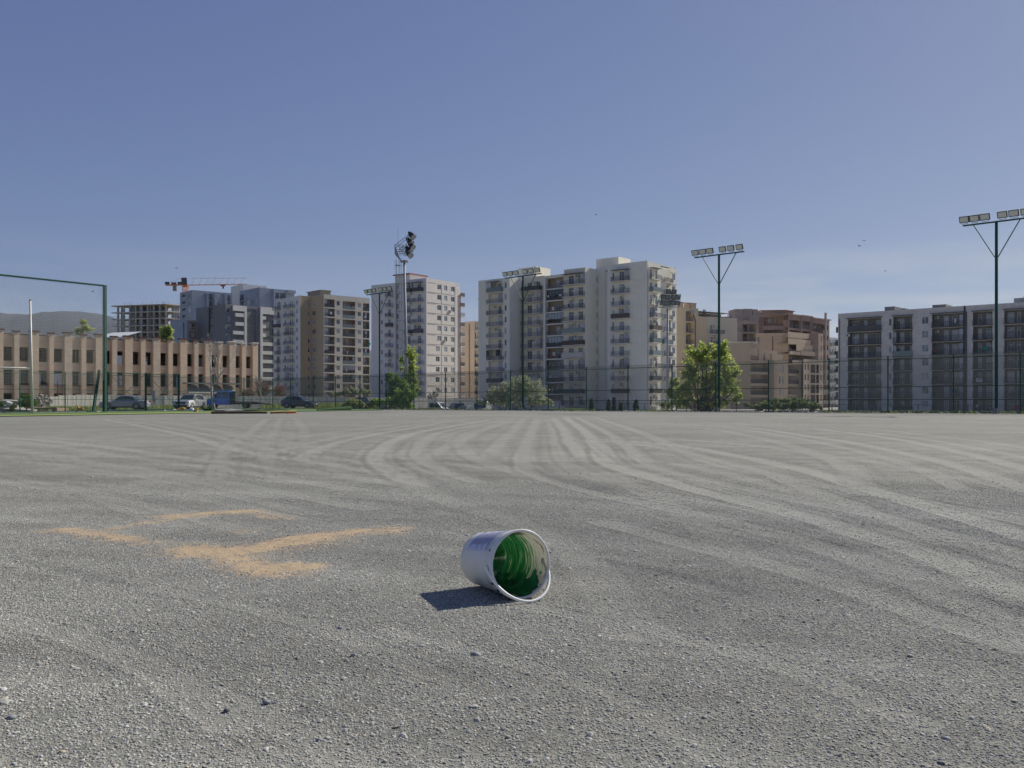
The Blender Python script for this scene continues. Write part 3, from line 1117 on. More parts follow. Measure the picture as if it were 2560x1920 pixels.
nP = 760000
Ymin, Ymax = 2.05, 12.0
# density per area falls with distance; sample y with pdf ~ y * fade
ys = Ymin + (Ymax - Ymin) * rng.random(nP * 3)
acc = ys * (1 - sstep(ys, 3.2, Ymax))
ys = ys[rng.random(len(ys)) < acc / acc.max()][:nP]
xs = (rng.random(len(ys)) * 2 - 1) * (.60 * ys + 1.0)
keep_ = rng.random(len(ys)) > sstep(np.abs(xs) - .60 * ys, .35, 1.0)
xs, ys = xs[keep_], ys[keep_]
rad = np.exp(rng.normal(math.log(.0028), .30, len(ys)))
scatter('gravel', xs, ys, rad)
nB = 2600
ys = 2.1 + 13 * rng.random(nB) ** 1.3; xs = (rng.random(nB) * 2 - 1) * .6 * ys
rad = np.exp(rng.normal(math.log(.0060), .28, nB))
scatter('coarse_gravel', xs, ys, rad, .25)

# single larger stones that stand out of the gravel
STONES = [(25, 1552, 30, 'grey', 'large slate grey stone nearest the bottom left corner'), (198, 1580, 15, 'grey', 'left one of two touching grey stones near the bottom left corner'), (218, 1577, 14, 'grey', 'right one of two touching grey stones near the bottom left corner'), (134, 1626, 20, 'tan', 'tan flat stone at the bottom edge near the left corner'), (575, 1518, 20, 'grey', 'flat grey stone below the paint bucket shadow, near the bottom left'), (735, 1357, 14, 'grey', 'flat grey stone on the gravel just left of and below the bucket shadow'), (1027, 1416, 26, 'grey', 'long flat grey stone directly below the paint bucket'), (1478, 1553, 28, 'pale', 'long pale stone, largest near the bottom right of the bucket'), (1838, 1432, 22, 'pale', 'pale flat stone far to the right, level with the gravel below the bucket'), (1326, 1467, 16, 'tan', 'small tan stone lying to the lower right of the bucket'), (1796, 1484, 20, 'grey', 'grey flat stone right of the long pale stone, nearer the right edge'), (2072, 1413, 22, 'grey', 'grey stone nearest the right edge above the bottom corner'), (1875, 1336, 16, 'pale', 'small pale stone toward the right edge, higher than the others there'), (1280, 1587, 24, 'pale', 'pale stone nearest the bottom edge right of the middle'), (1090, 1512, 14, 'pale', 'small pale stone straight below the bucket, midway to the bottom edge'), (263, 1204, 8, 'dark', 'small dark stone left of the lower sand patch'), (243, 1365, 12, 'dark', 'dark stone far left, level with the bucket shadow'), (528, 1362, 14, 'grey', 'small grey stone between the sand patch and the bottom left corner'), (1690, 1364, 14, 'grey', 'small grey stone right of the bucket and below the two dark stones'), (1698, 1296, 8, 'dark', 'lower of two small dark stones right of the bucket'), (1717, 1263, 10, 'dark', 'upper of two small dark stones right of the bucket'), (2042, 1598, 26, 'grey', 'large grey stone nearest the bottom right corner'), (690, 1600, 20, 'grey', 'grey flat stone at the bottom edge left of the middle'), (1560, 1380, 12, 'pale', 'small pale stone right of the bucket, just above the long pale one'), (1210, 1408, 12, 'grey', 'small grey stone close under the right side of the bucket handle'), (490, 1535, 18, 'dark', 'dark stone near the bottom, between the left corner and the middle')]
SM = {'grey': pmat('grey_stone', (.24, .25, .27), .8, var=.1, scale=30), 'tan': pmat('tan_stone', (.42, .34, .24), .8, var=.1, scale=30),
      'pale': pmat('pale_stone', (.36, .355, .33), .8, var=.1, scale=30), 'dark': pmat('dark_stone', (.12, .12, .125), .8, var=.1, scale=30)}
for (sx_, sy_, sw_, sc_, sl_) in STONES:
    p = hit(*R(0, sx_, sy_))
    r_s = sw_ * 1.1573 / F * p.y * .5
    mb = MB(); mb.rock((0, 0, 0), r_s, sq=.45)
    o = link('stone', mb.mesh('stone', [SM[sc_]], smooth=True))
    o.location = (p.x, p.y, p.z + r_s * .18)
    tag(o, sl_, 'stone', 'stones scattered on the gravel')

# ------------------------------------------------------------------ paint bucket
def bucket():
    phi = math.radians(31)
    rt, rb, L = .154, .1275, .348
    # local: axis +x from base to mouth; lying on the ground
    tilt = math.atan((rt - rb) / L)
    mc = hit(1302, 1497)
    bk = root('paint_bucket', 'white plastic paint bucket lying on its side with green paint inside', 'bucket')
    axis = Vector((math.sin(phi) * math.cos(tilt), -math.cos(phi) * math.cos(tilt), math.sin(tilt)))
    side = Vector((math.cos(phi), math.sin(phi), 0))
    up = side.cross(axis) * -1
    up = axis.cross(side)
    if up.z < 0: up = -up; 
    side = up.cross(axis) * -1
    side = axis.cross(up) * -1 if (axis.cross(up)).dot(Vector((1, 0, 0))) < 0 else axis.cross(up)
    zc = rt * math.cos(tilt) + .004
    C = Vector((mc.x, mc.y, mc.z + zc))
    Mx = Matrix(((axis.x, side.x, up.x, C.x), (axis.y, side.y, up.y, C.y), (axis.z, side.z, up.z, C.z), (0, 0, 0, 1)))
    if Mx.to_3x3().determinant() < 0:
        side = -side
        Mx = Matrix(((axis.x, side.x, up.x, C.x), (axis.y, side.y, up.y, C.y), (axis.z, side.z, up.z, C.z), (0, 0, 0, 1)))
    bk.matrix_world = Mx
    n = 96

    def lathe(prof, mats, name, smooth=True, mfun=None):
        b = MB()
        for (x, r) in prof:
            for j in range(n):
                t = 2 * math.pi * j / n
                b.v.append((x, r * math.cos(t), r * math.sin(t)))
        for i in range(len(prof) - 1):
            for j in range(n):
                a = i * n + j; c = i * n + (j + 1) % n
                b.f.append((a, c, c + n, a + n)); b.m.append(mfun(i) if mfun else 0)
        return b.mesh(name, mats, smooth)

    def rx(x): return rt + (rt - rb) * (x / L)

    # outside plastic
    mw = bpy.data.materials.new('white_plastic'); mw.use_nodes = True
    nn, ll = mw.node_tree.nodes, mw.node_tree.links
    b = nn['Principled BSDF']; b.inputs['Roughness'].default_value = .32; b.inputs['Specular IOR Level'].default_value = .5
    tcn = N('ShaderNodeTexCoord', nn)
    sp = N('ShaderNodeSeparateXYZ', nn); ll.new(tcn.outputs['Object'], sp.inputs[0])
    at = N('ShaderNodeMath', nn, operation='ARCTAN2'); ll.new(sp.outputs['Y'], at.inputs[0]); ll.new(sp.outputs['Z'], at.inputs[1])

    def mr(v, a, c, d=0, e=1):
        x = N('ShaderNodeMapRange', nn)
        for k_, vv in zip(('From Min', 'From Max', 'To Min', 'To Max'), (a, c, d, e)): x.inputs[k_].default_value = vv
        ll.new(v, x.inputs['Value']); return x.outputs[0]

    def mth(op, a, c):
        x = N('ShaderNodeMath', nn, operation=op)
        for i, v in enumerate((a, c)):
            if isinstance(v, (int, float)): x.inputs[i].default_value = v
            else: ll.new(v, x.inputs[i])
        return x.outputs[0]

    def mixn(f, a, c):
        x = N('ShaderNodeMixRGB', nn)
        ll.new(f, x.inputs['Fac'])
        for k_, v in (('Color1', a), ('Color2', c)):
            if isinstance(v, tuple): x.inputs[k_].default_value = (*v, 1)
            else: ll.new(v, x.inputs[k_])
        return x.outputs[0]
    no = N('ShaderNodeTexNoise', nn); no.inputs['Scale'].default_value = 14; no.inputs['Detail'].default_value = 6
    ll.new(tcn.outputs['Object'], no.inputs['Vector'])
    base = mixn(mr(no.outputs['Fac'], .35, .75, 0, .5), (.88, .88, .87), (.76, .76, .75))
    # dust on the lower flank
    base = mixn(mth('MULTIPLY', mr(sp.outputs['Z'], -.02, -.14), mr(no.outputs['Fac'], .3, .7, .2, .7)), base, (.50, .49, .47))
    # faded green spatter near the rim
    n3 = N('ShaderNodeTexNoise', nn); n3.inputs['Scale'].default_value = 46; n3.inputs['Detail'].default_value = 3
    mp3 = N('ShaderNodeMapping', nn); mp3.inputs['Scale'].default_value = (.45, 1, 1); ll.new(tcn.outputs['Object'], mp3.inputs[0]); ll.new(mp3.outputs[0], n3.inputs['Vector'])
    spl = mth('MULTIPLY', mr(n3.outputs['Fac'], .535, .55), mr(sp.outputs['X'], -.10, -.045))
    lowz = mr(sp.outputs['Z'], -.03, -.06)
    spl = mth('MULTIPLY', spl, mth('MAXIMUM', lowz, mth('MULTIPLY', mr(n3.outputs['Fac'], .67, .68), 1.0)))
    base = mixn(spl, base, (.006, .10, .05))
    ll.new(base, b.inputs['Base Color'])
    trn = N('ShaderNodeBsdfTranslucent', nn); ll.new(base, trn.inputs['Color'])
    ms = N('ShaderNodeMixShader', nn); ms.inputs[0].default_value = .22
    ll.new(b.outputs[0], ms.inputs[1]); ll.new(trn.outputs[0], ms.inputs[2]); ll.new(ms.outputs[0], nn['Material Output'].inputs['Surface'])

    # inside: streaks of green paint on plastic
    mi = bpy.data.materials.new('paint_smeared_plastic'); mi.use_nodes = True
    nn, ll = mi.node_tree.nodes, mi.node_tree.links
    b = nn['Principled BSDF']
    tcn = N('ShaderNodeTexCoord', nn)
    sp = N('ShaderNodeSeparateXYZ', nn); ll.new(tcn.outputs['Object'], sp.inputs[0])
    at = N('ShaderNodeMath', nn, operation='ARCTAN2'); ll.new(sp.outputs['Y'], at.inputs[0]); ll.new(sp.outputs['Z'], at.inputs[1])
    cbv = N('ShaderNodeCombineXYZ', nn)
    # streaks run round the wall, slightly spiral
    xx = mth('ADD', mth('MULTIPLY', sp.outputs['X'], 52.0), mth('MULTIPLY', at.outputs[0], .55))
    ll.new(xx, cbv.inputs['X']); ll.new(mth('MULTIPLY', at.outputs[0], .55), cbv.inputs['Y'])
    ns = N('ShaderNodeTexNoise', nn); ns.inputs['Scale'].default_value = 1.6; ns.inputs['Detail'].default_value = 9; ns.inputs['Roughness'].default_value = .72
    ns.inputs['Distortion'].default_value = .35
    ll.new(cbv.outputs[0], ns.inputs['Vector'])
    nb = N('ShaderNodeTexNoise', nn); nb.inputs['Scale'].default_value = 13; nb.inputs['Detail'].default_value = 7; nb.inputs['Distortion'].default_value = .9
    ll.new(tcn.outputs['Object'], nb.inputs['Vector'])
    # cover: full near the base, thinner to the rim; thick pool at the bottom
    dep = mr(sp.outputs['X'], -.03, -.20, -.30, .62)
    dep = mth('ADD', dep, mr(sp.outputs['Y'], -.02, -.12, 0, .35))
    cov = mth('ADD', dep, mr(ns.outputs['Fac'], .32, .68, -.62, .62))
    film = mr(cov, .05, .42)
    pool = mth('ADD', mr(sp.outputs['Z'], -.025, -.10, -.1, 1.05), mr(nb.outputs['Fac'], .3, .7, -.75, .75))
    pool = mth('ADD', pool, mr(sp.outputs['X'], -.02, -.07, -.55, 0.0))
    thick = mr(pool, .40, .52)
    thick = mth('MULTIPLY', thick, mr(sp.outputs['Z'], -.005, -.03))
    plastic = mixn(mr(ns.outputs['Fac'], .35, .65), (.86, .81, .70), (.70, .70, .58))
    c1 = mixn(film, plastic, (.06, .34, .09))
    full = mr(cov, .55, .85)
    c1 = mixn(full, c1, (.012, .16, .055))
    nd = mixn(mr(nb.outputs['Fac'], .4, .66), (.010, .10, .042), (.045, .30, .125))
    # dark thick drips at the far wall
    c2 = mixn(thick, c1, nd)
    sc2 = mth('MULTIPLY', mr(ns.outputs['Fac'], .685, .70), mr(sp.outputs['X'], -.10, -.16))
    c2 = mixn(mth('MULTIPLY', sc2, .7), c2, (.25, .42, .24))
    ll.new(c2, b.inputs['Base Color'])
    rg_ = mr(thick, 0, 1, .42, .30); ll.new(rg_, b.inputs['Roughness'])
    bp = N('ShaderNodeBump', nn); bp.inputs['Strength'].default_value = .5; bp.inputs['Distance'].default_value = .006
    ll.new(mth('ADD', ns.outputs['Fac'], mth('MULTIPLY', thick, nb.outputs['Fac'])), bp.inputs['Height']); ll.new(bp.outputs[0], b.inputs['Normal'])
    trn = N('ShaderNodeBsdfTranslucent', nn); ll.new(c2, trn.inputs['Color'])
    ms = N('ShaderNodeMixShader', nn); ms.inputs[0].default_value = .5
    ll.new(b.outputs[0], ms.inputs[1]); ll.new(trn.outputs[0], ms.inputs[2]); ll.new(ms.outputs[0], nn['Material Output'].inputs['Surface'])

    t = .0022
    prof = [(-L, .0005), (-L, rb - .012), (-L - .004, rb - .010), (-L - .004, rb - .002), (-L, rb), (-L * .6, rx(-L * .6)), (-L * .25, rx(-L * .25)), (-.052, rx(-.052)), (-.050, rx(-.05) + .003), (-.044, rx(-.044) + .003),
            (-.042, rx(-.042)), (-.016, rx(-.016)), (-.014, rt + .004), (0, rt + .0045), (.001, rt + .003), (.001, rt - .001), (-.002, rt - t)]
    inner = [(-.002, rt - t), (-.04, rx(-.04) - t), (-L * .3, rx(-L * .3) - t), (-L * .6, rx(-L * .6) - t), (-L + .004, rb - t), (-L + .003, rb - t - .004), (-L + .003, .0005)]
    link('outer_wall', lathe(prof, [mw], 'outer_wall'), bk)
    link('inner_wall', lathe(inner, [mi], 'inner_wall'), bk)
    rim = [(-.006, rt - .004), (-.005, rt + .003), (.001, rt + .0055), (.0055, rt + .002), (.005, rt - .005), (.000, rt - .0075), (-.006, rt - .004)]
    link('rim', lathe(rim, [pmat('rim_plastic', (.84, .84, .83), .35, var=.04, scale=20, trans=.3)], 'rim'), bk)
    # moulded ridges on the bottom seen inside
    rb_ = MB()
    for r0 in (.085,):
        pts = [(-L + .006, r0 * math.cos(a), r0 * math.sin(a)) for a in np.linspace(0, 2 * math.pi, 49)]
        rb_.tube(pts, .0016, 5, closed_caps=False)
    for a in (0.4, 1.9, 3.4, 4.9):
        rb_.beam((-L + .006, .03 * math.cos(a), .03 * math.sin(a)), (-L + .006, .084 * math.cos(a), .084 * math.sin(a)), .0015)
    link('base_rib', rb_.mesh('base_rib', [pmat('thin_green_film', (.10, .30, .12), .4, var=.4, scale=30)], True), bk)
    # paint: thick dark runs on the inner wall
    for (a0, a1, x0, w) in ((1.35, .75, -.035, .010), (-1.15, -.55, -.185, .007), (-.6, .3, -.20, .006), (-1.3, -1.9, -.17, .006)):
        pts = []; 
        for k in range(25):
            tt = k / 24; a = a0 + (a1 - a0) * tt; x = x0 + .012 * math.sin(5 * tt) + .006 * random.uniform(-1, 1) * .5
            r = rx(x) - t - .0012
            pts.append((x, r * math.sin(a), r * math.cos(a)))
        rads = [max(.0006, w * .5 * (1 - abs(2 * i / 24 - 1) ** 2.2) * random.uniform(.7, 1.3)) for i in range(25)]
        rn = MB(); k0 = 0
        for i, (p_, rw) in enumerate(zip(pts, rads)):
            rn.v.append((p_[0] - rw, p_[1], p_[2])); rn.v.append((p_[0], p_[1] * .992, p_[2] * .992)); rn.v.append((p_[0] + rw, p_[1], p_[2]))
        for i in range(24):
            a = k0 + i * 3
            rn.f += [(a, a + 1, a + 4, a + 3), (a + 1, a + 2, a + 5, a + 4)]; rn.m += [0, 0]
        link('paint_run', rn.mesh('paint_run', [pmat('wet_green_paint', (.004, .040, .018), .25, var=.3, scale=40, spec=.6)], True), bk)
    # printed label: a pale panel with dark rules and small lines of print
    lab = MB()
    def strip(a0, a1, x0, x1, off, m):
        ns_ = max(2, int(abs(a1 - a0) / .05))
        for i in range(ns_):
            aa = a0 + (a1 - a0) * i / ns_; ab = a0 + (a1 - a0) * (i + 1) / ns_
            r0 = rx(x0) + off; r1 = rx(x1) + off
            lab.quad([(x0, r0 * math.sin(aa), r0 * math.cos(aa)), (x1, r1 * math.sin(aa), r1 * math.cos(aa)), (x1, r1 * math.sin(ab), r1 * math.cos(ab)), (x0, r0 * math.sin(ab), r0 * math.cos(ab))], m)
    sgn = -1 if side.x > 0 else 1      # left flank of the bucket
    strip(sgn * 1.12, sgn * -.55, -.30, -.075, .0012, 0)
    for x, a0 in ((-.275, .95), (-.20, .98), (-.145, 1.0), (-.095, 1.0)):
        strip(sgn * (a0 + .08), sgn * -.4, x, x + .0042, .0026, 1)
    for k in range(11):
        x = -.262 + .0052 * k
        strip(sgn * .90, sgn * (.55 - random.uniform(0, .3)), x, x + .0022, .0026, 2)
    for k in range(7):
        x = -.188 + .0052 * k
        strip(sgn * .90, sgn * (.40 - random.uniform(0, .3)), x, x + .0020, .0026, 2)
    for k in range(6):
        x = -.134 + .0055 * k
        strip(sgn * .86, sgn * (.35 - random.uniform(0, .3)), x, x + .0020, .0026, 2)
    strip(sgn * .20, sgn * -.3, -.29, -.278, .0028, 3); strip(sgn * .10, sgn * -.4, -.13, -.115, .0028, 3)
    link('label', lab.mesh('label', [pmat('label_film', (.55, .56, .70), .35, var=.05, scale=10), pmat('label_rule', (.02, .035, .06), .5), pmat('label_print', (.22, .23, .36), .5), pmat('label_green', (.03, .12, .10), .5)]), bk)
    # bail handle, hanging forward to the ground
    hd = MB(); px_, pr = -.040, rt + .006
    pts = []
    ang_fwd = math.radians(36)
    for k in range(41):
        a = math.pi * k / 40
        y = pr * math.cos(a); dn = (pr + .036) * math.sin(a)
        flare = 1.0
        pts.append((px_ + dn * math.sin(ang_fwd) + .0, y * flare, -dn * math.cos(ang_fwd)))
    pts = [(-.045, pr * 1.0, .004)] + pts + [(-.045, -pr * 1.0, .004)]
    hd.tube(pts, .0064, 10)
    ho = link('handle', hd.mesh('handle', [pmat('handle_plastic', (.82, .82, .79), .38, var=.05, scale=20)], True), bk)
    for s_ in (1, -1):
        bs = MB(); bs.cyl((-.045, s_ * (rt - .002), 0), .013, -.004, .010, 12)
        link('pivot', bs.mesh('pivot', [mw], False), bk)
    return bk


bucket()

# ------------------------------------------------------------------ apartment blocks
def rnd(*a): return random.choice(a)


M_grey1 = pmat('grey_render', (.79, .76, .66), 0.92, var=.05, scale=.35, dirt=.12)
M_cream1 = pmat('cream_render', (.74, .685, .56), 0.92, var=.06, scale=.5, dirt=.14)
M_slabw = pmat('pale_balcony_slab', (.66, .635, .58), 0.9, var=.08, scale=1.0, dirt=.4)
M_pale = pmat('pale_render', (.70, .655, .61), 0.92, var=.05, scale=.4, dirt=.14)
M_palelil = pmat('pale_lilac_render', (.72, .69, .67), 0.92, var=.05, scale=.4, dirt=.14)
M_belt = pmat('facade_belt', (0.540, 0.503, 0.465), 0.9, var=.06)
M_tan = pmat('tan_render', (.46, .365, .245), 0.92, var=.06, scale=.4, dirt=.14)
M_tanlit = pmat('tan_render_lit', (.56, .45, .33), 0.92, var=.06, scale=.4, dirt=.14)  # lighter copy of the tan, sunlight put into the colour
M_white1 = pmat('off_white_render', (.74, .725, .68), 0.92, var=.05, scale=.4, dirt=.14)
M_gry_d = pmat('dark_grey_render', (.20, .203, .215), 0.9, var=.08, scale=.4, dirt=.14)
M_gry_b = pmat('blue_grey_cladding', (.29, .335, .41), 0.85, var=.08, scale=.3, dirt=.15)
M_gry_l = pmat('light_grey_render', (.70, .685, .645), 0.9, var=.05, scale=.4, dirt=.15)
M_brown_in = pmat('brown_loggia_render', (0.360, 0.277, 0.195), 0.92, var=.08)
M_peach = pmat('peach_render', (0.60, 0.475, 0.35), 0.92, var=.05, scale=.4, dirt=.14)
M_yel = pmat('yellow_render', (0.62, 0.50, 0.335), 0.92, var=.05, scale=.4, dirt=.14)
M_yel2 = pmat('ochre_render', (0.49, 0.395, 0.295), 0.92, var=.06, scale=.4, dirt=.14)
M_redbr = brickmat('red_brown_brick', (0.27, 0.19, 0.165), (0.33, 0.235, 0.205), (.26, .22, .19), .5, .16)
M_dirt_br = pmat('brown_grey_render', (.40, .335, .295), 0.92, var=.1, scale=.5, dirt=.14)
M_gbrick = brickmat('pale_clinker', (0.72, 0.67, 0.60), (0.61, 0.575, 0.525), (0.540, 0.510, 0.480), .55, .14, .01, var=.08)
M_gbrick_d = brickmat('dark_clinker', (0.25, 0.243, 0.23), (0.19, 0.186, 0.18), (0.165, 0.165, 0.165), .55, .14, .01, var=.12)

# ---- A: the large grey block in the middle --------------------------------------------------
PA = Plan(XY(1618, 210.6), (-.75, .66), (.66, .75))
bA = building('apartment_building', 'largest grey apartment block in the centre with dark stair openings between its wings', PA.K)
ZT, Z0, PI_ = 32.9, 29.0, 2.917
FLRS = [Z0 - PI_ * k for k in range(11)]


def front(pl, bld, px0, px1, b, mats, reveal=.16):
    a0 = pl.a_at(px0, b); a1 = pl.a_at(px1, b)
    return Face(bld, pl.p(a0, b), pl.p(a1, b), mats, reveal)


def sidef(pl, bld, a, b0, b1, mats, reveal=.16):
    return Face(bld, pl.p(a, b0), pl.p(a, b1), mats, reveal)


# wing H (right, front)
f = front(PA, bA, 1519, 1618.3, 0, [M_grey1, M_cream1])
sty = ['rail', 'rail', 'rail', 'brown', 'rail', 'rail', 'rail', 'rail', 'rail', 'brown', 'rail']
for k, z in enumerate(FLRS):
    f.win(RX(6, 471), RX(6, 485), z, .5, 2.2)
    f.balc(RX(6, 482), RX(6, 630), z, 1.25, sty[k], M_slabw, doors=((.36, .64),), ac=.45, awning=k in (0,), cabinet=(.78, .98) if k in (0, 3, 5, 7) else ((.02, .3) if k in (3, 5) else None), laundry=rnd(0, 0, 0, 1))
belts = []
for k, z in enumerate(FLRS):
    belts.append((f.u(RX(6, 645)), f.u(RX(6, 775)), z - .16, z - .02, 0))
    belts.append((f.u(RX(6, 645)), f.u(RX(6, 775)), z + 2.45, z + 2.58, 0))
f.wall(-2, ZT + .2, belts=belts)
# right side of wing H
g0 = sidef(PA, bA, 0, 0, PA.b_at(1651.5, 0), [M_grey1, M_cream1])
for k, z in enumerate(FLRS):
    g0.balc(RX(6, 806), RX(6, 884), z, 1.1, ['rail', 'glass', 'rail', 'rail', 'brown', 'glass', 'glass', 'rail', 'panel', 'brown', 'rail'][k], M_slabw, doors=((.05, .3), (.68, .92)), ac=.3, awning=k == 0, cabinet=(.3, .5) if k in (3, 5) else None, laundry=rnd(0, 1, 1, 0, 2))
g0.wall(-2, ZT - .1)
bN = PA.b_at(1651.5, 0)
g1 = sidef(PA, bA, 1.0, bN, bN + 1.0, [M_grey1, M_cream1])
g2 = Face(bA, PA.p(.9, bN + .02), PA.p(.9, PA.b_at(1676, .9)), [M_cream1, M_cream1])
for k, z in enumerate(FLRS):
    g2.balc(RX(6, 910), RX(6, 992), z, 1.0, ['rail', 'rail', 'rail', 'rail', 'rail', 'glass', 'rail', 'rail', 'rail', 'rail', 'rail'][k], M_slabw, doors=((.1, .4),), ac=.35, cabinet=(.62, .9) if k in (2, 4, 6, 7, 9) else None, laundry=rnd(0, 1, 0, 1))
g2.wall(-2, ZT - .4)
b3 = PA.b_at(1676.5, 0.0)
g3 = Face(bA, PA.p(0.0, b3), PA.p(0.0, PA.b_at(1691.5, 0.0)), [M_grey1, M_cream1])
for k, z in enumerate(FLRS):
    g3.win(RX(6, 1010), RX(6, 1038), z, .8, 2.2)
g3.wall(-2, ZT - .4, belts=[(0, g3.w, z - .1, z, 0) for z in FLRS] + [(0, g3.w, z + 2.5, z + 2.6, 0) for z in FLRS])
# stair slot
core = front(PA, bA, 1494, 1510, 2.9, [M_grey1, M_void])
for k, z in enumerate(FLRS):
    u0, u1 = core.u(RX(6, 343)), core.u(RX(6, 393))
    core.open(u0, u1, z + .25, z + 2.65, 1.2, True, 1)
    if k in (0, 7):
        link('stair_rail', MB().box(.02, u1 - u0 - .02, -.03, .03, 0, .9).mesh('stair_rail', [M_rail]), bA, core.at(u0, .2, z + .26))
u_l = core.u(1490)
core.wall(-2, ZT + .2, u0=-1.0, u1=core.w + .4)
aS = PA.a_at(1510.5, 0)
sl = sidef(PA, bA, PA.a_at(1519, 0), 0, 3.1, [M_grey1, M_void])
sl.wall(-2, ZT + .2)
# side wall of section E
aE = PA.a_at(1463, -2)
sE = sidef(PA, bA, aE, -2, 3.1, [M_grey1, M_void])
for k, z in enumerate(FLRS):
    sE.win(1491.3, 1493.4, z, .9, 2.2)
sE.wall(-2, ZT)
# section E
fE = front(PA, bA, 1410, 1463, -2, [M_cream1, M_cream1])
styE = ['rail', 'rail', 'rail', 'rail', 'glass', 'brown', 'whitep', 'rail', 'rail', 'panel', 'rail']
for k, z in enumerate(FLRS):
    fE.balc(RX(5, 1024), RX(5, 1216), z, 1.3, styE[k], M_slabw, doors=((.2, .44), (.68, .9)), ac=.7, awning=k == 0, cabinet=(.85, .99) if k in (0, 4, 7, 8) else None, laundry=rnd(0, 0, 1, 2))
fE.wall(-2, ZT)
link('glazed_screen', MB().box(0, 4.6, 0, .05, 1.02, 2.7).mesh('glazed_screen', [M_dpanel]), bA, fE.at(fE.u(RX(5, 1024)) + .1, -1.2, FLRS[5] + .01)) if False else None
# loggias D
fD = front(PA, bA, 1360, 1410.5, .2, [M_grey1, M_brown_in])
styD = ['rail', 'panel', 'rail', 'barred', 'rail', 'panel', 'rail', 'rail', 'brown', 'panel', 'rail']
for k, z in enumerate(FLRS):
    fD.logg(RX(5, 842), RX(5, 1014), z, 1.5, 2.62, styD[k], wins=((.42, .62, 'd'), (.78, .96, 'd')), ac=.3, laundry=rnd(0, 0, 1, 3), closed=k in (1, 3, 5, 7, 8))
fD.wall(-2, ZT - .6)
sD = sidef(PA, bA, PA.a_at(1410.2, -2) - 0, -2, .2, [M_grey1]); 
# section C
fC = front(PA, bA, 1309, 1360.5, 1.0, [M_cream1, M_cream1])
styC = ['panel', 'rail', 'rail', 'rail', 'rail', 'rail', 'rail', 'rail', 'whitep', 'rail', 'rail']
for k, z in enumerate(FLRS):
    fC.balc(RX(5, 642), RX(5, 816), z, 1.3, styC[k], M_slabw, doors=((.18, .42), (.68, .88)), ac=.5, cabinet=(.86, .99) if k in (1, 2, 4, 5) else None, laundry=rnd(0, 0, 1))
fC.wall(-2, ZT - .3)
# partition fins between C and D, D and E
for px in (RX(5, 832), ):
    a = PA.a_at(px, -.3)
    m = MB(); m.box(-.25, .25, 0, 1.2, 0, ZT - .6 + 2)
    ff = Face(bA, PA.p(a, -.3), PA.p(a - 1, -.3), [M_grey1])
    link('fin', m.mesh('fin', [M_grey1]), bA, ff.at(0, 0, -2))
# wing A (left)
fA = front(PA, bA, 1196, 1274, -3.5, [M_grey1, M_cream1])
styA = ['glass', 'rail', 'barred', 'rail', 'rail', 'rail', 'barred', 'rail', 'panel', 'rail', 'rail']
for k, z in enumerate(FLRS):
    uu0, uu1 = fA.u(RX(5, 306)), fA.u(RX(5, 438))
    fA.logg(RX(5, 306), RX(5, 438), z, .7, 2.62, 'none', wins=((.58, .8, 'd'),), ac=.5, bm=1)
    add_balcony(bA, fA.at(uu0 - .15, 0, z), uu1 - uu0 + .3, .8, styA[k], M_slabw)
    if k in (1, 3, 7, 8): link('storage_cabinet', cached('cabA', lambda: MB().box(0, 1.3, 0, .5, 0, 2.4).mesh('storage_cabinet', [M_ply])), bA, fA.at(uu1 - 1.5, .1, z + .005))
    if k == 6:
        link('balcony_enclosure', MB().box(0, .95, 0, .06, 0, 1.5).box(3.3, 4.2, 0, .06, 0, 1.5).box(0, .06, .06, .7, 0, 1.5).box(4.14, 4.2, .06, .7, 0, 1.5).mesh('balcony_enclosure', [M_dpanel]), bA, fA.at(uu0 - .1, -.75, z + 1.06))
    fA.win(RX(5, 457), RX(5, 477), z, .75, 2.2, style='off')
    add_ac(bA, fA.at(uu1 + .3, -.01, z + .2)) if k in (6, 7) else None
link('balcony_enclosure', MB().box(0, 1.6, 0, .06, 0, 1.6).mesh('balcony_enclosure', [M_glass2]), bA, fA.at(fA.u(RX(5, 303)), -.7, FLRS[0] + 1.05))
link('awning', MB().box(-.2, 4.4, -1.0, -.01, 2.6, 2.67).mesh('awning', [M_rail]), bA, fA.at(fA.u(RX(5, 303)), 0, FLRS[0]))
bl = []
for z in FLRS:
    bl += [(fA.u(RX(5, 228)), fA.u(RX(5, 302)), z + 2.6, z + 2.72, 0), (fA.u(RX(5, 228)), fA.u(RX(5, 236)), z - .2, z + 2.6, 0)]
fA.wall(-2, 32.4, belts=bl)
aA = PA.a_at(1274, -3.5)
sA = sidef(PA, bA, aA, -3.5, 1.2, [M_grey1, M_cream1])
sA.wall(-2, 32.4)
aAl = PA.a_at(1196, -3.5)
for k, z in enumerate(FLRS):      # balconies on the far left flank
    if k in (0, 2, 3, 5, 7, 8):
        fL = Face(bA, PA.p(aAl, 3.0), PA.p(aAl, -1.5), [M_grey1])
        add_balcony(bA, fL.at(.3, 0, z), 3.4, 1.0, rnd('glass', 'rail'), M_slabw)
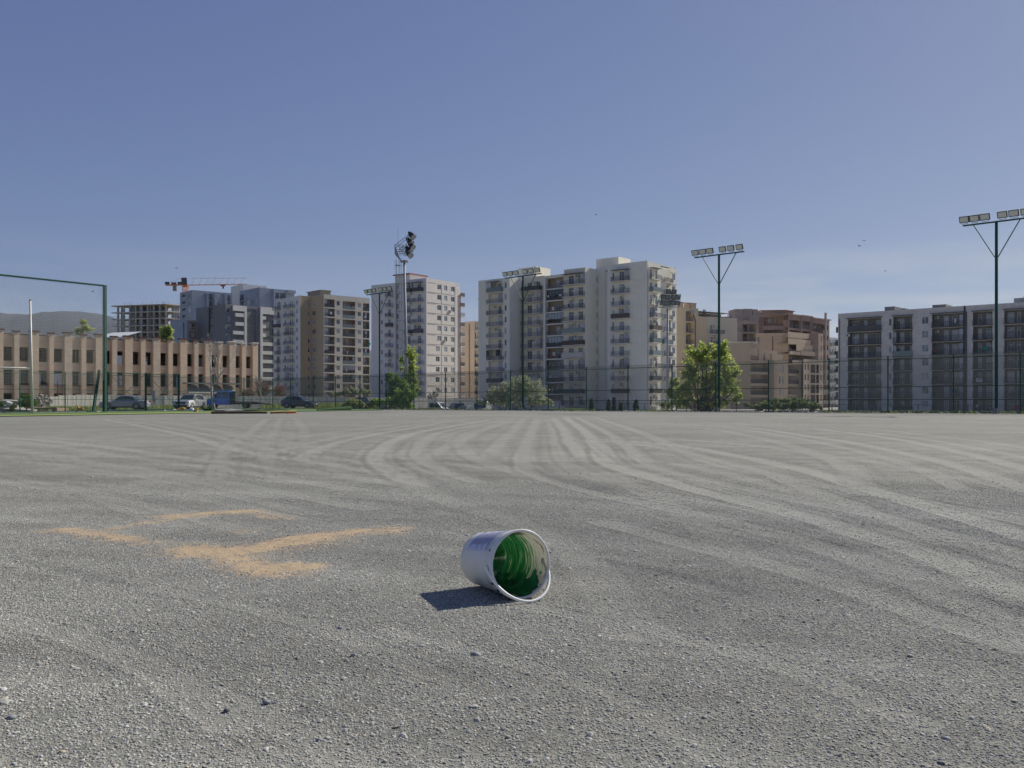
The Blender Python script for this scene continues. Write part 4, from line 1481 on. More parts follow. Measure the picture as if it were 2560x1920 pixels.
# body, roofs
aR = 0.25
pts = [PA.p(aR, .3), PA.p(1.4, 12), PA.p(aAl - .2, 14), PA.p(aAl - .2, -3.2), PA.p(aA + .2, -3.2), PA.p(aA + .2, 3.0), PA.p(aE + .25, 3.0), PA.p(aE + .25, 3.2), PA.p(aS - 1.3, 3.2), PA.p(aS - 1.3, .3)]
slab_poly(bA, [PA.p(.6, 3.0), PA.p(.6, 13), PA.p(aAl - .2, 15), PA.p(aAl - .2, 3.0)], -2, ZT - .7, M_grey1, 'body')
slab_poly(bA, [PA.p(.3, .25), PA.p(1.2, 3.2), PA.p(PA.a_at(1519, 0) - .25, 3.2), PA.p(PA.a_at(1519, 0) - .25, .25)], ZT - 1.0, ZT - .9, M_conc)
slab_poly(bA, [PA.p(0.02, .02), PA.p(.02, bN), PA.p(.9, bN), PA.p(.9, 13), PA.p(.5, 13.2), PA.p(PA.a_at(1519, 0) - .02, 13), PA.p(PA.a_at(1519, 0) - .02, .02)], ZT - .1, ZT + .06, M_grey1, 'parapet')
slab_poly(bA, [PA.p(aE + .02, -1.98), PA.p(aE + .02, 3), PA.p(PA.a_at(1410, -2) - .02, 3), PA.p(PA.a_at(1410, -2) - .02, -1.98)], -2, ZT - .02, M_grey1, 'body') if False else None
slab_poly(bA, [PA.p(aE + .02, -1.98), PA.p(aE + .02, 4), PA.p(PA.a_at(1410, -2) - .02, 4), PA.p(PA.a_at(1410, -2) - .02, -1.98)], ZT - .3, ZT - .02, M_grey1, 'parapet')
slab_poly(bA, [PA.p(aA + .02, -3.48), PA.p(aA + .02, 4), PA.p(aAl - .02, 4), PA.p(aAl - .02, -3.48)], 32.0, 32.37, M_grey1, 'parapet')
slab_poly(bA, [PA.p(aAl - .02, -3.46), PA.p(aAl - .02, 4), PA.p(aAl - .3, 4), PA.p(aAl - .3, -3.46)], -2, 32.0, M_grey1, 'side_wall')


def roofbox(pl, bld, px0, px1, pxr, py, b, z0, mat, cap=None, name='roof_house', over=0.0):
    a0 = pl.a_at(px0, b); a1 = pl.a_at(px1, b)
    b1 = pl.b_at(pxr, a1)
    D = pl.p(a1, b).y
    z1 = zat(py, D)
    o = slab_poly(bld, [pl.p(a1, b), pl.p(a1, b1), pl.p(a0, b1), pl.p(a0, b)], z0, z1, mat, name)
    if cap:
        slab_poly(bld, [pl.p(a1 - over, b - over), pl.p(a1 - over, b1 + over), pl.p(a0 + over, b1 + over), pl.p(a0 + over, b - over)], z1 + .003, z1 + .28, cap, 'cap')
    return z1


roofbox(PA, bA, RX(6, 325), RX(6, 527), RX(6, 637), 641.6, 2.87, ZT - .5, M_grey1)
roofbox(PA, bA, RX(5, 580), RX(5, 757), RX(5, 890), 665.8, 4.2, ZT - 1.5, M_grey1)
# ground-floor wall pieces and drain pipe
link('drain_pipe', MB().beam((0, 0, 0), (0, 0, ZT + 1), .07, n=6).mesh('drain_pipe', [M_galv]), bA, g0.at(.15, -.12, -2))

# ---- B: pale tower left of centre ------------------------------------------------------------
PT = Plan(XY(1065.8, 253), (-.803, .596), (.596, .803))
bT = building('apartment_building', 'pale tower block with red edged roof box behind the tall floodlight mast', PT.K)
zt = 34.8
FT = [31.2 - 2.875 * k for k in range(12)]
f = sidef(PT, bT, 0, 0, PT.b_at(RX(4, 803), 0), [M_pale, M_void], .12)
for k, z in enumerate(FT):
    off = -12 if 6 <= k <= 10 else 0
    f.win(RX(4, 641 + off), RX(4, 672 + off), z, .9, 2.3)
    f.win(RX(4, 697), RX(4, 724), z, .9, 2.3)
    f.win(RX(4, 754), RX(4, 783), z, .9, 2.3)
    if k in (2, 5): add_ac(bT, f.at(f.u(RX(4, 738 if k == 2 else 690)), -.01, z + .7))
bl = []
for z in FT:
    bl += [(f.u(RX(4, 562)), f.u(RX(4, 792)), z - .12, z + .02, 1), (f.u(RX(4, 562)), f.u(RX(4, 630)), z + 2.5, z + 2.6, 1),
           (f.u(RX(4, 675)), f.u(RX(4, 681)), z + .02, z + 2.5, 1), (f.u(RX(4, 786)), f.u(RX(4, 792)), z + .02, z + 2.5, 1)]
f.mats = [M_pale, M_belt]
f.wall(-2, zt, belts=bl)
bR = PT.b_at(RX(4, 803), 0)
f2 = sidef(PT, bT, .5, bR - .3, PT.b_at(RX(4, 834), .5), [M_pale, M_belt])
f2.wall(-2, zt - 1.8, belts=[(0, f2.w, z - .12, z, 1) for z in FT])
bE = PT.b_at(RX(4, 834), .5)
link('drain_pipe', MB().beam((0, 0, 0), (0, 0, zt - 1), .12, n=6).mesh('drain_pipe', [M_redpipe]), bT, f2.at(f2.w - .3, -.15, -2))
for k, z in enumerate(FT[:11]):
    fb = Face(bT, PT.p(.55, bE + .02), PT.p(3.5, bE + .02), [M_pale])
    add_balcony(bT, fb.at(0.1, 0, z), 2.8, 2.2, rnd('rail', 'glass', 'rail', 'panel'), M_slabw)
    if k in (1, 4, 7): link('laundry', MB().box(0, .7, -.02, 0, -.9, 0).mesh('laundry', [rnd(*M_cloth)]), bT, fb.at(.8, -1.5, z + 1.2))
# left (shaded) face, two bays of balconies
fl = front(PT, bT, RX(4, 378), 1065.8, 0, [M_palelil, M_void])
for k, z in enumerate(FT):
    fl.balc(RX(4, 455), RX(4, 526), z, 1.1, 'panel' if k == 0 else ('panel' if k == 4 else 'rail'), M_slabw, doors=((.32, .74),), ac=.05, cabinet=(.02, .2) if k == 4 else None)
    fl.balc(RX(4, 384), RX(4, 434), z, 1.1, 'panel' if k in (0, 4) else 'rail', M_slabw, doors=((.1, .72),), ac=0)
    add_ac(bT, fl.at(fl.u(RX(4, 420)), -.01, z + 2.25)) if k in (1, 2, 3, 5) else None
    if k == 0:
        for a, b in ((455, 526), (384, 434)):
            u0 = fl.u(RX(4, a)); w = fl.u(RX(4, b)) - u0
            link('balcony_enclosure', MB().box(0, .45, 0, .06, 0, 2.4).box(w - .35, w, 0, .06, 0, 2.4).box(0, w, -.1, 1.0, 2.4, 2.5).mesh('balcony_enclosure', [M_dpanel]), bT, fl.at(u0, -1.15, z + .1))
fl.wall(-2, zt)
# left recessed block
f3 = front(PT, bT, RX(4, 94), RX(4, 296), 2.0, [M_palelil, M_void])
for k, z in enumerate(FT):
    f3.win(RX(4, 173), RX(4, 188), z - .4, .9, 2.2)
    f3.balc(RX(4, 228), RX(4, 276), z - .4, 1.1, 'panel' if k in (3, 8) else 'rail', M_slabw, doors=((.08, .55),), ac=.2)
f3.wall(-2, zt - .1, belts=[(0, f3.u(RX(4, 225)), z - .5, z - .38, 0) for z in FT])
f4 = front(PT, bT, RX(4, 293), RX(4, 380), 2.6, [M_palelil, M_void])
for k, z in enumerate(FT):
    f4.win(RX(4, 300), RX(4, 320), z + 1.3, .5, 2.0)
f4.wall(-2, zt)
slab_poly(bT, [PT.p(.25, .25), PT.p(.6, bR), PT.p(.8, bE), PT.p(12, bE), PT.p(PT.a_at(RX(4, 94), 2.0), 16), PT.p(PT.a_at(RX(4, 94), 2.0), 2.2), PT.p(PT.a_at(RX(4, 380), 0) - .1, 2.8), PT.p(PT.a_at(RX(4, 380), 0) - .1, .25)], zt - .35, zt - .1, M_palelil, 'roof')
slab_poly(bT, [PT.p(.8, 4), PT.p(.8, bE), PT.p(12, bE), PT.p(PT.a_at(RX(4, 94), 2.0) - .1, 16), PT.p(PT.a_at(RX(4, 94), 2.0) - .1, 4)], -2, zt - .4, M_palelil, 'body')
roofbox(PT, bT, RX(4, 292), RX(4, 412), RX(4, 546), 685.5, 2.2, zt - .4, M_palelil, M_roofred, over=.5)

# ---- C: peach block seen in the gap -----------------------------------------------------------
Kc = XY(RX(4, 948), 292)
PC = Plan(Kc, (-.72, .69), (.69, .72))
bC = building('apartment_building', 'narrow peach coloured block in the gap between the pale tower and the large grey block', Kc)
f = front(PC, bC, RX(4, 840), RX(4, 948), 0, [M_peach, M_void]); f.wall(-2, 26.3)
for k in range(9):
    z = 23.4 - 2.9 * k
link('drain_pipe', MB().beam((0, 0, 0), (0, 0, 27.5), .12, n=6).mesh('drain_pipe', [M_redpipe]), bC, f.at(f.w - 2.2, -.15, -2))
fr = sidef(PC, bC, 0, 0, 8, [M_peach, M_void])
for k in range(10):
    fr.balc(RX(4, 950), RX(4, 966), 23.4 - 2.9 * k, 1.2, rnd('rail', 'panel'), M_slabw, doors=((.2, .6),), ac=0)
fr.wall(-2, 26.3)
slab_poly(bC, [PC.p(.02, .02), PC.p(.02, 8), PC.p(PC.a_at(RX(4, 840), 0), 10), PC.p(PC.a_at(RX(4, 840), 0), .02)], 26.0, 26.32, M_peach, 'roof')
slab_poly(bC, [PC.p(-1, 8), PC.p(-1, 16), PC.p(6, 16), PC.p(6, 8)], -2, 34.2, M_peach, 'rear_wing')
slab_poly(bC, [PC.p(-1.3, 7.7), PC.p(-1.3, 16), PC.p(6.3, 16), PC.p(6.3, 7.7)], 34.2, 34.5, M_roofred, 'cap')

# ---- D: beige block with white and tan sides ----------------------------------------------------
PB = Plan(XY(809.5, 286.3), (-.66, .75), (.75, .66))
bB = building('apartment_building', 'beige and tan block with white shaded side left of the pale tower', PB.K)
zb = 34.2
FB_ = [zat(R(3, 0, 396)[1], 289) - 2.9 * k for k in range(12)]
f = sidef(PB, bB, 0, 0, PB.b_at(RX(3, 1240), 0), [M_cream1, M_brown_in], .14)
fr = f
for k, z in enumerate(FB_):
    f.logg(RX(3, 746), RX(3, 858), z + .2, 1.5, 2.5, ['panel', 'barred', 'rail', 'rail', 'rail', 'panel', 'rail', 'panel', 'panel', 'rail', 'rail', 'rail'][k], wins=((.3, .48, 'd'), (.74, .92, 'd')), bm=1, cabinet=(.0, .42) if k in (1, 2, 3, 4, 5, 6, 9) else (.02, .3), ac=.2, laundry=rnd(0, 0, 1))
    f.logg(RX(3, 946), RX(3, 1083), z + .0, 1.5, 2.5, ['glass', 'glass', 'glass', 'panel', 'rail', 'panel', 'glass', 'rail', 'panel', 'rail', 'rail', 'rail'][k], wins=((.02, .16, 'd'), (.28, .4, 'd'), (.5, .62, 'd')), bm=1, cabinet=(.82, .98) if k in (6, 8) else None, ac=.35, laundry=rnd(0, 0, 1, 1), closed=k == 7)
    f.logg(RX(3, 1168), RX(3, 1238), z - .15, 1.4, 2.5, ['panel', 'barred', 'barred', 'rail', 'rail', 'glass', 'rail', 'barred', 'barred', 'panel', 'rail', 'rail'][k], wins=((.3, .7, 'd'),), bm=1, cabinet=(.35, .7) if k in (1, 3, 5) else None, ac=.3, laundry=rnd(0, 1, 2))
    f.win(RX(3, 880), RX(3, 917), z, .9, 2.3)
    f.win(RX(3, 1112), RX(3, 1147), z, .9, 2.3)
bl = [(f.u(RX(3, 863)), f.u(RX(3, 942)), z + 2.62, z + 2.74, 0) for z in FB_] + [(f.u(RX(3, 1087)), f.u(RX(3, 1163)), z + 2.5, z + 2.62, 0) for z in FB_]
f.wall(-2, zb, belts=bl)
link('header', MB().box(0, f.w, -.04, -.004, 0, 1.1).mesh('header', [M_tanlit]), bB, f.at(0, 0, zb - 1.15)) if False else None
a8 = PB.a_at(RX(3, 600), 0)
f2 = front(PB, bB, RX(3, 600), 809.5, 0, [M_tan, M_void])
for k, z in enumerate(FB_):
    f2.win(RX(3, 612), RX(3, 650), z, .8, 2.3, style='off')
    if k in (0, 6): add_ac(bB, f2.at(f2.u(RX(3, 606)), -.01, z + .3))
f2.wall(-2, zb, belts=[(.3, f2.w - .1, z + 2.55, z + 2.66, 0) for z in FB_])
bK = -4.0
f3 = sidef(PB, bB, a8, bK, 0.1, [M_tan, M_void])
for k, z in enumerate(FB_):
    f3.win(RX(3, 569), RX(3, 586), z, .8, 2.2)
f3.wall(-2, zb)
f4 = front(PB, bB, 689, RX(3, 485), bK, [M_white1, M_void])
a9 = PB.a_at(689, bK)
FW = [zat(R(3, 0, 384)[1], 291.5) - 2.9 * k for k in range(12)]
for k, z in enumerate(FW):
    f4.win(RX(3, 309), RX(3, 325), z, .8, 2.2, wmin=.8)
    f4.win(RX(3, 438), RX(3, 455), z, .8, 2.2, wmin=.8)
    f4.balc(RX(3, 212), RX(3, 270), z, 1.2, 'panel' if k == 2 else 'rail', M_slabw, doors=((.3, .75),), ac=.15, cabinet=(.72, .95) if k in (0, 2, 5) else None)
    f4.balc(RX(3, 330), RX(3, 423), z, 1.2, 'rail', M_slabw, doors=((.42, .56), (.68, .82)), ac=.5, cabinet=(.05, .34) if k in (3, 5, 8) else None, laundry=rnd(0, 1, 0))
f4.wall(-2, zb, belts=[(0, f4.w, z - .2, z - .1, 0) for z in FW])
slab_poly(bB, [PB.p(.2, .25), PB.p(.2, f.w), PB.p(a9, f.w - 4), PB.p(a9 - .02, bK + .25), PB.p(a8 + .2, bK + .25), PB.p(a8 + .2, .25)], zb - .6, zb - .4, M_tan, 'roof')
slab_poly(bB, [PB.p(2.2, 2.2), PB.p(2.2, f.w - .1), PB.p(a9 - .02, f.w - 4), PB.p(a9 - .02, bK + .3), PB.p(a8 + .3, bK + .3), PB.p(a8 + .3, 2.2)], -2, zb - .65, M_white1, 'body')
roofbox(PB, bB, RX(3, 563), RX(3, 705), RX(3, 815), 726.5, 4.5, zb - .5, M_conc, M_conc, over=.25)

# ---- E: the dark grey new block ------------------------------------------------------------------
PG = Plan(XY(563.8, 296), (-.80, .60), (.68, .73))
bG = building('apartment_building', 'dark grey new block with zigzag light balconies behind the stone building', PG.K)
zg = 32.2
FG = [zat(R(2, 0, 553)[1], 303) - 2.9 * k for k in range(9)]
f = sidef(PG, bG, 0, 0, PG.b_at(RX(2, 1757), 0), [M_gry_d, M_gry_l, M_void])
for k, z in enumerate(FG):
    f.win(RX(2, 1276), RX(2, 1308), z, 1.0, 2.5, style='off')
    u0, u1 = f.u(RX(2, 1370)), f.u(RX(2, 1447))
    f.open(u0, u1, z + .02, z + 2.4, 1.6, True, 0)
    f.backwin(u0 + .3, 1.6, z, .05, 2.2, 1.6)
    w = f.u(RX(2, 1447 if k % 2 == 0 else 1447)) - f.u(RX(2, 1356 if k < 2 else 1332))
    add_balcony(bG, f.at(f.u(RX(2, 1356 if k < 2 else 1332)), 0, z), w, .5, 'solid', M_gry_l)
    f.open(f.u(RX(2, 1477)), f.u(RX(2, 1570)), z + .1, z + 2.75, 2.5, True, 2)
    u0, u1 = f.u(RX(2, 1640)), f.u(RX(2, 1757)) - .05
    f.open(u0, u1, z + .0, z + 2.75, 1.6, True, 0)
    f.backwin(u0 + .55 * (u1 - u0), 1.4, z, .05, 2.2, 1.6)
    if k > 2: add_balcony(bG, f.at(u0, 0, z - .3), u1 - u0, .3, 'solid', M_gry_l)
    else: add_balcony(bG, f.at(u0, 0, z - .3), (u1 - u0) * (.3), .3, 'solid', M_gry_l)
    f.backwin(u0 + .1 * (u1 - u0), .6, z, .9, 1.2, 1.6)
f.wall(-2, zg)
# light frames proud of the wall
fm = MB()
fm.box(f.u(RX(2, 1330)), f.u(RX(2, 1472)), -.55, -.004, zg - 2.0, zg - .3)
fm.box(f.u(RX(2, 1450)), f.u(RX(2, 1472)), -.55, -.004, -1, zg - 2.003)
link('frame', fm.mesh('frame', [M_gry_l]), bG, f.at(0, 0, 0))
fm = MB()
fm.box(f.u(RX(2, 1616)), f.w, -.45, -.004, zg - 2.3, zg)
fm.box(f.u(RX(2, 1616)), f.u(RX(2, 1640)), -.45, -.004, -1, zg - 2.303)
link('frame', fm.mesh('frame', [M_gry_l]), bG, f.at(0, 0, 0))
f2 = front(PG, bG, RX(2, 1130), RX(2, 1260), 0, [M_gry_d, M_void]); f2.wall(-2, zg)
f2b = sidef(PG, bG, PG.a_at(RX(2, 1130), 0), 0, 2.0, [M_gry_d])
aa = PG.a_at(RX(2, 1130), 2.0)
f3 = front(PG, bG, RX(2, 1084), RX(2, 1131), 1.6, [M_gry_d, M_void])
for z in FG: f3.win(RX(2, 1103), RX(2, 1127), z, .6, 2.4)
f3.wall(-2, zg - .3)
f5 = front(PG, bG, RX(2, 953), RX(2, 1086), .9, [M_gry_d, M_void]); f5.wall(-2, zg - .2)
a5 = PG.a_at(RX(2, 953), .9)
slab_poly(bG, [PG.p(.2, 3), PG.p(.2, f.w - .2), PG.p(a5, f.w - 2), PG.p(a5 - .02, 3)], -2, zg - .5, M_gry_d, 'body')
slab_poly(bG, [PG.p(.1, .1), PG.p(.1, f.w), PG.p(a5, f.w - 2), PG.p(a5 - .02, 1.7)], zg - .6, zg - .3, M_gry_d, 'roof')
slab_poly(bG, [PG.p(a5 - .02, .92), PG.p(a5 - .02, 3), PG.p(a5 - .3, 3), PG.p(a5 - .3, .92)], -2, zg - .6, M_gry_d, 'side_wall')

# ---- F: blue-grey tower behind -----------------------------------------------------------------------
PF = Plan(XY(RX(2, 915), 383), (-.66, .75), (.75, .66))
bF = building('apartment_building', 'tall blue grey block behind the dark grey block and under the crane', PF.K)
zf = 47.2
FF_ = [zat(R(2, 0, 360)[1], 384) - 2.9 * k * 1.0 for k in range(13)]
f = front(PF, bF, RX(2, 788), RX(2, 915), 0, [M_gry_b, M_void])
for k, z in enumerate(FF_):
    f.win(RX(2, 868), RX(2, 903), z, .1, 2.3)
    f.logg(RX(2, 808), RX(2, 846), z + .3, 1.2, 2.1, 'glass', wins=(), bm=0, ac=0)
f.wall(-2, zf)
f = sidef(PF, bF, 0, 0, PF.b_at(RX(2, 1330), 0), [M_gry_b, M_void])
for k, z in enumerate(FF_):
    f.logg(RX(2, 1062), RX(2, 1120), z, 1.5, 2.5, 'barred', wins=((.3, .7, 'd'),), bm=0, ac=0)
    f.win(RX(2, 1172), RX(2, 1200), z, .9, 2.3)
    f.logg(RX(2, 1252), RX(2, 1312), z, 1.5, 2.5, 'barred', wins=((.3, .7, 'd'),), bm=0, ac=0)
f.wall(-2, zf)
bq = f.w
# projecting bays throw diagonal shadows
for (pa, pb_, dz) in ((RX(2, 1050), RX(2, 1062), .6), (RX(2, 1125), RX(2, 1150), .2), (RX(2, 1235), RX(2, 1252), 0)):
    u0, u1 = f.u(pa), f.u(pb_)
    link('bay', MB().box(u0, u1, -2.2, -.004, -2, zf - .5 - dz + 0).mesh('bay', [M_gry_b]), bF, f.at(0, 0, 0))
slab_poly(bF, [PF.p(.02, .02), PF.p(.02, bq), PF.p(14, bq), PF.p(PF.a_at(RX(2, 788), 0) - .02, .02)], zf - .6, zf - .2, M_gry_b, 'roof')
slab_poly(bF, [PF.p(1.7, 1.7), PF.p(1.7, bq), PF.p(14, bq), PF.p(PF.a_at(RX(2, 788), 0) - .02, 1.7)], -2, zf - .7, M_gry_b, 'body')
# taller wing
PF2 = Plan(XY(RX(2, 1615), 386), (-.66, .75), (.75, .66))
bF2 = building('apartment_building', 'taller blue grey wing with light grey gable right of the crane jib', PF2.K)
zh = zat(R(2, 0, 240)[1], 386)
f = front(PF2, bF2, RX(2, 1407), RX(2, 1615), 0, [M_gry_b, M_void])
FH = [zh - 4.2 - 2.9 * k for k in range(4)]
for k, z in enumerate(FH):
    f.logg(RX(2, 1409), RX(2, 1452), z, 1.4, 2.5, 'barred', wins=((.3, .8, 'd'),), bm=0, ac=0)
    f.win(RX(2, 1486), RX(2, 1504), z, .7, 2.4); f.win(RX(2, 1533), RX(2, 1546), z, .7, 2.4); f.win(RX(2, 1578), RX(2, 1591), z, .7, 2.4)
f.wall(-2, zh)
f = sidef(PF2, bF2, 0, 0, PF2.b_at(RX(2, 1975), 0), [M_gry_b, M_void])
for k, z in enumerate(FH):
    f.logg(RX(2, 1760), RX(2, 1816), z, 1.5, 2.5, 'barred', wins=((.3, .7, 'd'),), bm=0, ac=0)
    f.logg(RX(2, 1824), RX(2, 1884), z, 1.5, 2.5, 'barred', wins=((.3, .7, 'd'),), bm=0, ac=0)
f.wall(-2, zh - .2)
link('bay', MB().box(f.u(RX(2, 1738)), f.u(RX(2, 1752)), -2.0, -.004, -2, zh - .5).mesh('bay', [M_gry_b]), bF2, f.at(0, 0, 0))
link('bay', MB().box(f.u(RX(2, 1888)), f.w, -1.2, -.004, zh - 1.6, zh - .25).mesh('bay', [M_gry_b]), bF2, f.at(0, 0, 0))
aH = PF2.a_at(RX(2, 1407), 0)
slab_poly(bF2, [PF2.p(1.7, 1.7), PF2.p(1.7, f.w), PF2.p(aH, f.w), PF2.p(aH - .02, 1.7)], -2, zh - .4, M_gry_b, 'body')
slab_poly(bF2, [PF2.p(.02, .02), PF2.p(.02, f.w), PF2.p(aH, f.w), PF2.p(aH - .02, .02)], zh - .6, zh - .35, M_gry_b, 'roof')
a1_ = PF2.a_at(RX(2, 1445), 3); a0_ = PF2.a_at(RX(2, 1315), 3)
slab_poly(bF2, [PF2.p(a1_, 3), PF2.p(a1_, 3 + 11), PF2.p(a0_, 14), PF2.p(a0_, 3)], -2, zat(R(2, 0, 208)[1], PF2.p(a1_, 3).y), M_gry_l, 'gable_wing')
fg = front(PF2, bF2, RX(2, 1315), RX(2, 1407), 2.9, [M_gry_l, M_void])
for k, z in enumerate(FH): fg.win(RX(2, 1325), RX(2, 1340), z, .9, 2.2)
fg.wall(-2, zat(R(2, 0, 212)[1], PF2.p(a1_, 3).y) - .6)

# ---- G: small grey block with brick end ---------------------------------------------------------------
PS = Plan(XY(RX(2, 858), 300), (-.78, .62), (.70, .71))
bS = building('apartment_building', 'small unfinished grey block with open brick end beside the leafy treetop', PS.K)
f = front(PS, bS, RX(2, 688), RX(2, 858), 0, [M_gry_b, M_void]); zs_ = zat(R(2, 0, 572)[1], 300); f.wall(-2, zs_)
link('drain_pipe', MB().beam((0, 0, 0), (0, 0, zs_ + 1), .12, n=6).mesh('drain_pipe', [M_dark]), bS, f.at(f.u(RX(2, 830)), -.15, -2))
f = sidef(PS, bS, 0, 0, PS.b_at(RX(2, 962), 0), [M_conc, M_redbr])
for k in range(5):
    z = zat(R(2, 0, 686)[1], 303) - 2.95 * (k - 0)
    f.open(f.u(RX(2, 884)), f.w - .05, z, z + 2.55, 1.2, True, 1)
    f.backwin(f.u(RX(2, 890)), 1.0, z, .1, 2.1, 1.2)
    f.backwin(f.u(RX(2, 925)), 1.0, z, .8, 1.4, 1.2)
f.wall(-2, zs_ - .2, belts=None)
aa_ = PS.a_at(RX(2, 688), 0)
slab_poly(bS, [PS.p(1.3, 1.3), PS.p(1.3, f.w), PS.p(aa_, f.w), PS.p(aa_ - .02, 1.3)], -2, zs_ - .5, M_gry_b, 'body')
slab_poly(bS, [PS.p(.02, .02), PS.p(.02, f.w), PS.p(aa_, f.w), PS.p(aa_ - .02, .02)], zs_ - .6, zs_ - .3, M_conc, 'roof')

# ---- H: bare concrete frame ------------------------------------------------------------------------------
PH = Plan(XY(RX(2, 648), 440), (-.96, .27), (.62, .78))
bH = building('building_frame', 'bare concrete frame of an unfinished block left of the blue grey tower', PH.K)
zc = zat(R(2, 0, 416)[1], 440)
a_l = PH.a_at(RX(2, 95), 0); b_r = PH.b_at(RX(2, 800), 0)
M_cfr = pmat('raw_concrete_frame', (0.42, 0.41, 0.39), .95, var=.15, scale=.3)
M_form = pmat('formwork_timber', (0.36, 0.27, 0.13), .9, var=.2, scale=.5)
nfl = 15
fp = 3.25
cols_a = np.linspace(.6, a_l - 2.5, 9)
for k in range(nfl):
    z = zc - fp * k
    slab_poly(bH, [PH.p(-1.0, -1.0), PH.p(-1.0, b_r), PH.p(a_l, 22), PH.p(a_l, -1.0)], z - .45, z, M_form if k == 0 else M_cfr, 'floor_slab')
    if k < nfl - 1:
        # parapet timber and rails along some edges
        if k in (1, 2, 3, 4):
            fe = Face(bH, PH.p(a_l, -1.0), PH.p(-1.0, -1.0), [M_cfr])
            link('site_rail', cached(('srail', round(fe.w)), lambda: MB().beam((0, 0, .5), (fe.w, 0, .5), .06).beam((0, 0, 1.1), (fe.w, 0, 1.1), .06).mesh('site_rail', [M_form if k < 2 else M_green])), bH, fe.at(0, .1, z - fp))
col_me = cached('ccol', lambda: MB().box(-.4, .4, -.4, .4, 0, fp * (nfl - .2)).mesh('column', [M_cfr]))
for i, a in enumerate(cols_a):
    for b in (.3, 7, 14):
        p = PH.p(float(a), b)
        link('column', col_me, bH, T(p.x - PH.K.x, p.y - PH.K.y, zc - fp * (nfl - .2) + 2 - .46))
for b in np.linspace(4, b_r - 1, 4):
    p = PH.p(.3, float(b))
    link('column', col_me, bH, T(p.x - PH.K.x, p.y - PH.K.y, zc - fp * (nfl - .2) + 2 - .46))
# infill walls deep inside and a few in front
for (pa, pb_) in ((300, 345), (215, 240), (400, 430), (500, 530)):
    ff = front(PH, bH, RX(2, pa - 40), RX(2, pb_ - 40), 1.4, [M_cfr]); ff.wall(zc - fp * 8, zc - .5, name='infill_wall')
ff = front(PH, bH, RX(2, 290), RX(2, 640), 9, [M_cfr]); ff.wall(zc - fp * 8, zc - .5, name='inner_wall')
rb = MB()
for i in range(40):
    a = random.uniform(0, a_l); p = PH.p(a, random.uniform(0, 10)); rb.beam((p.x - PH.K.x, p.y - PH.K.y, zc + 2), (p.x - PH.K.x + random.uniform(-.2, .2), p.y - PH.K.y, zc + 2 + random.uniform(.8, 2.2)), .05, n=3)
tag(link('starter_bars', rb.mesh('starter_bars', [M_dark]), bH), kind='stuff')

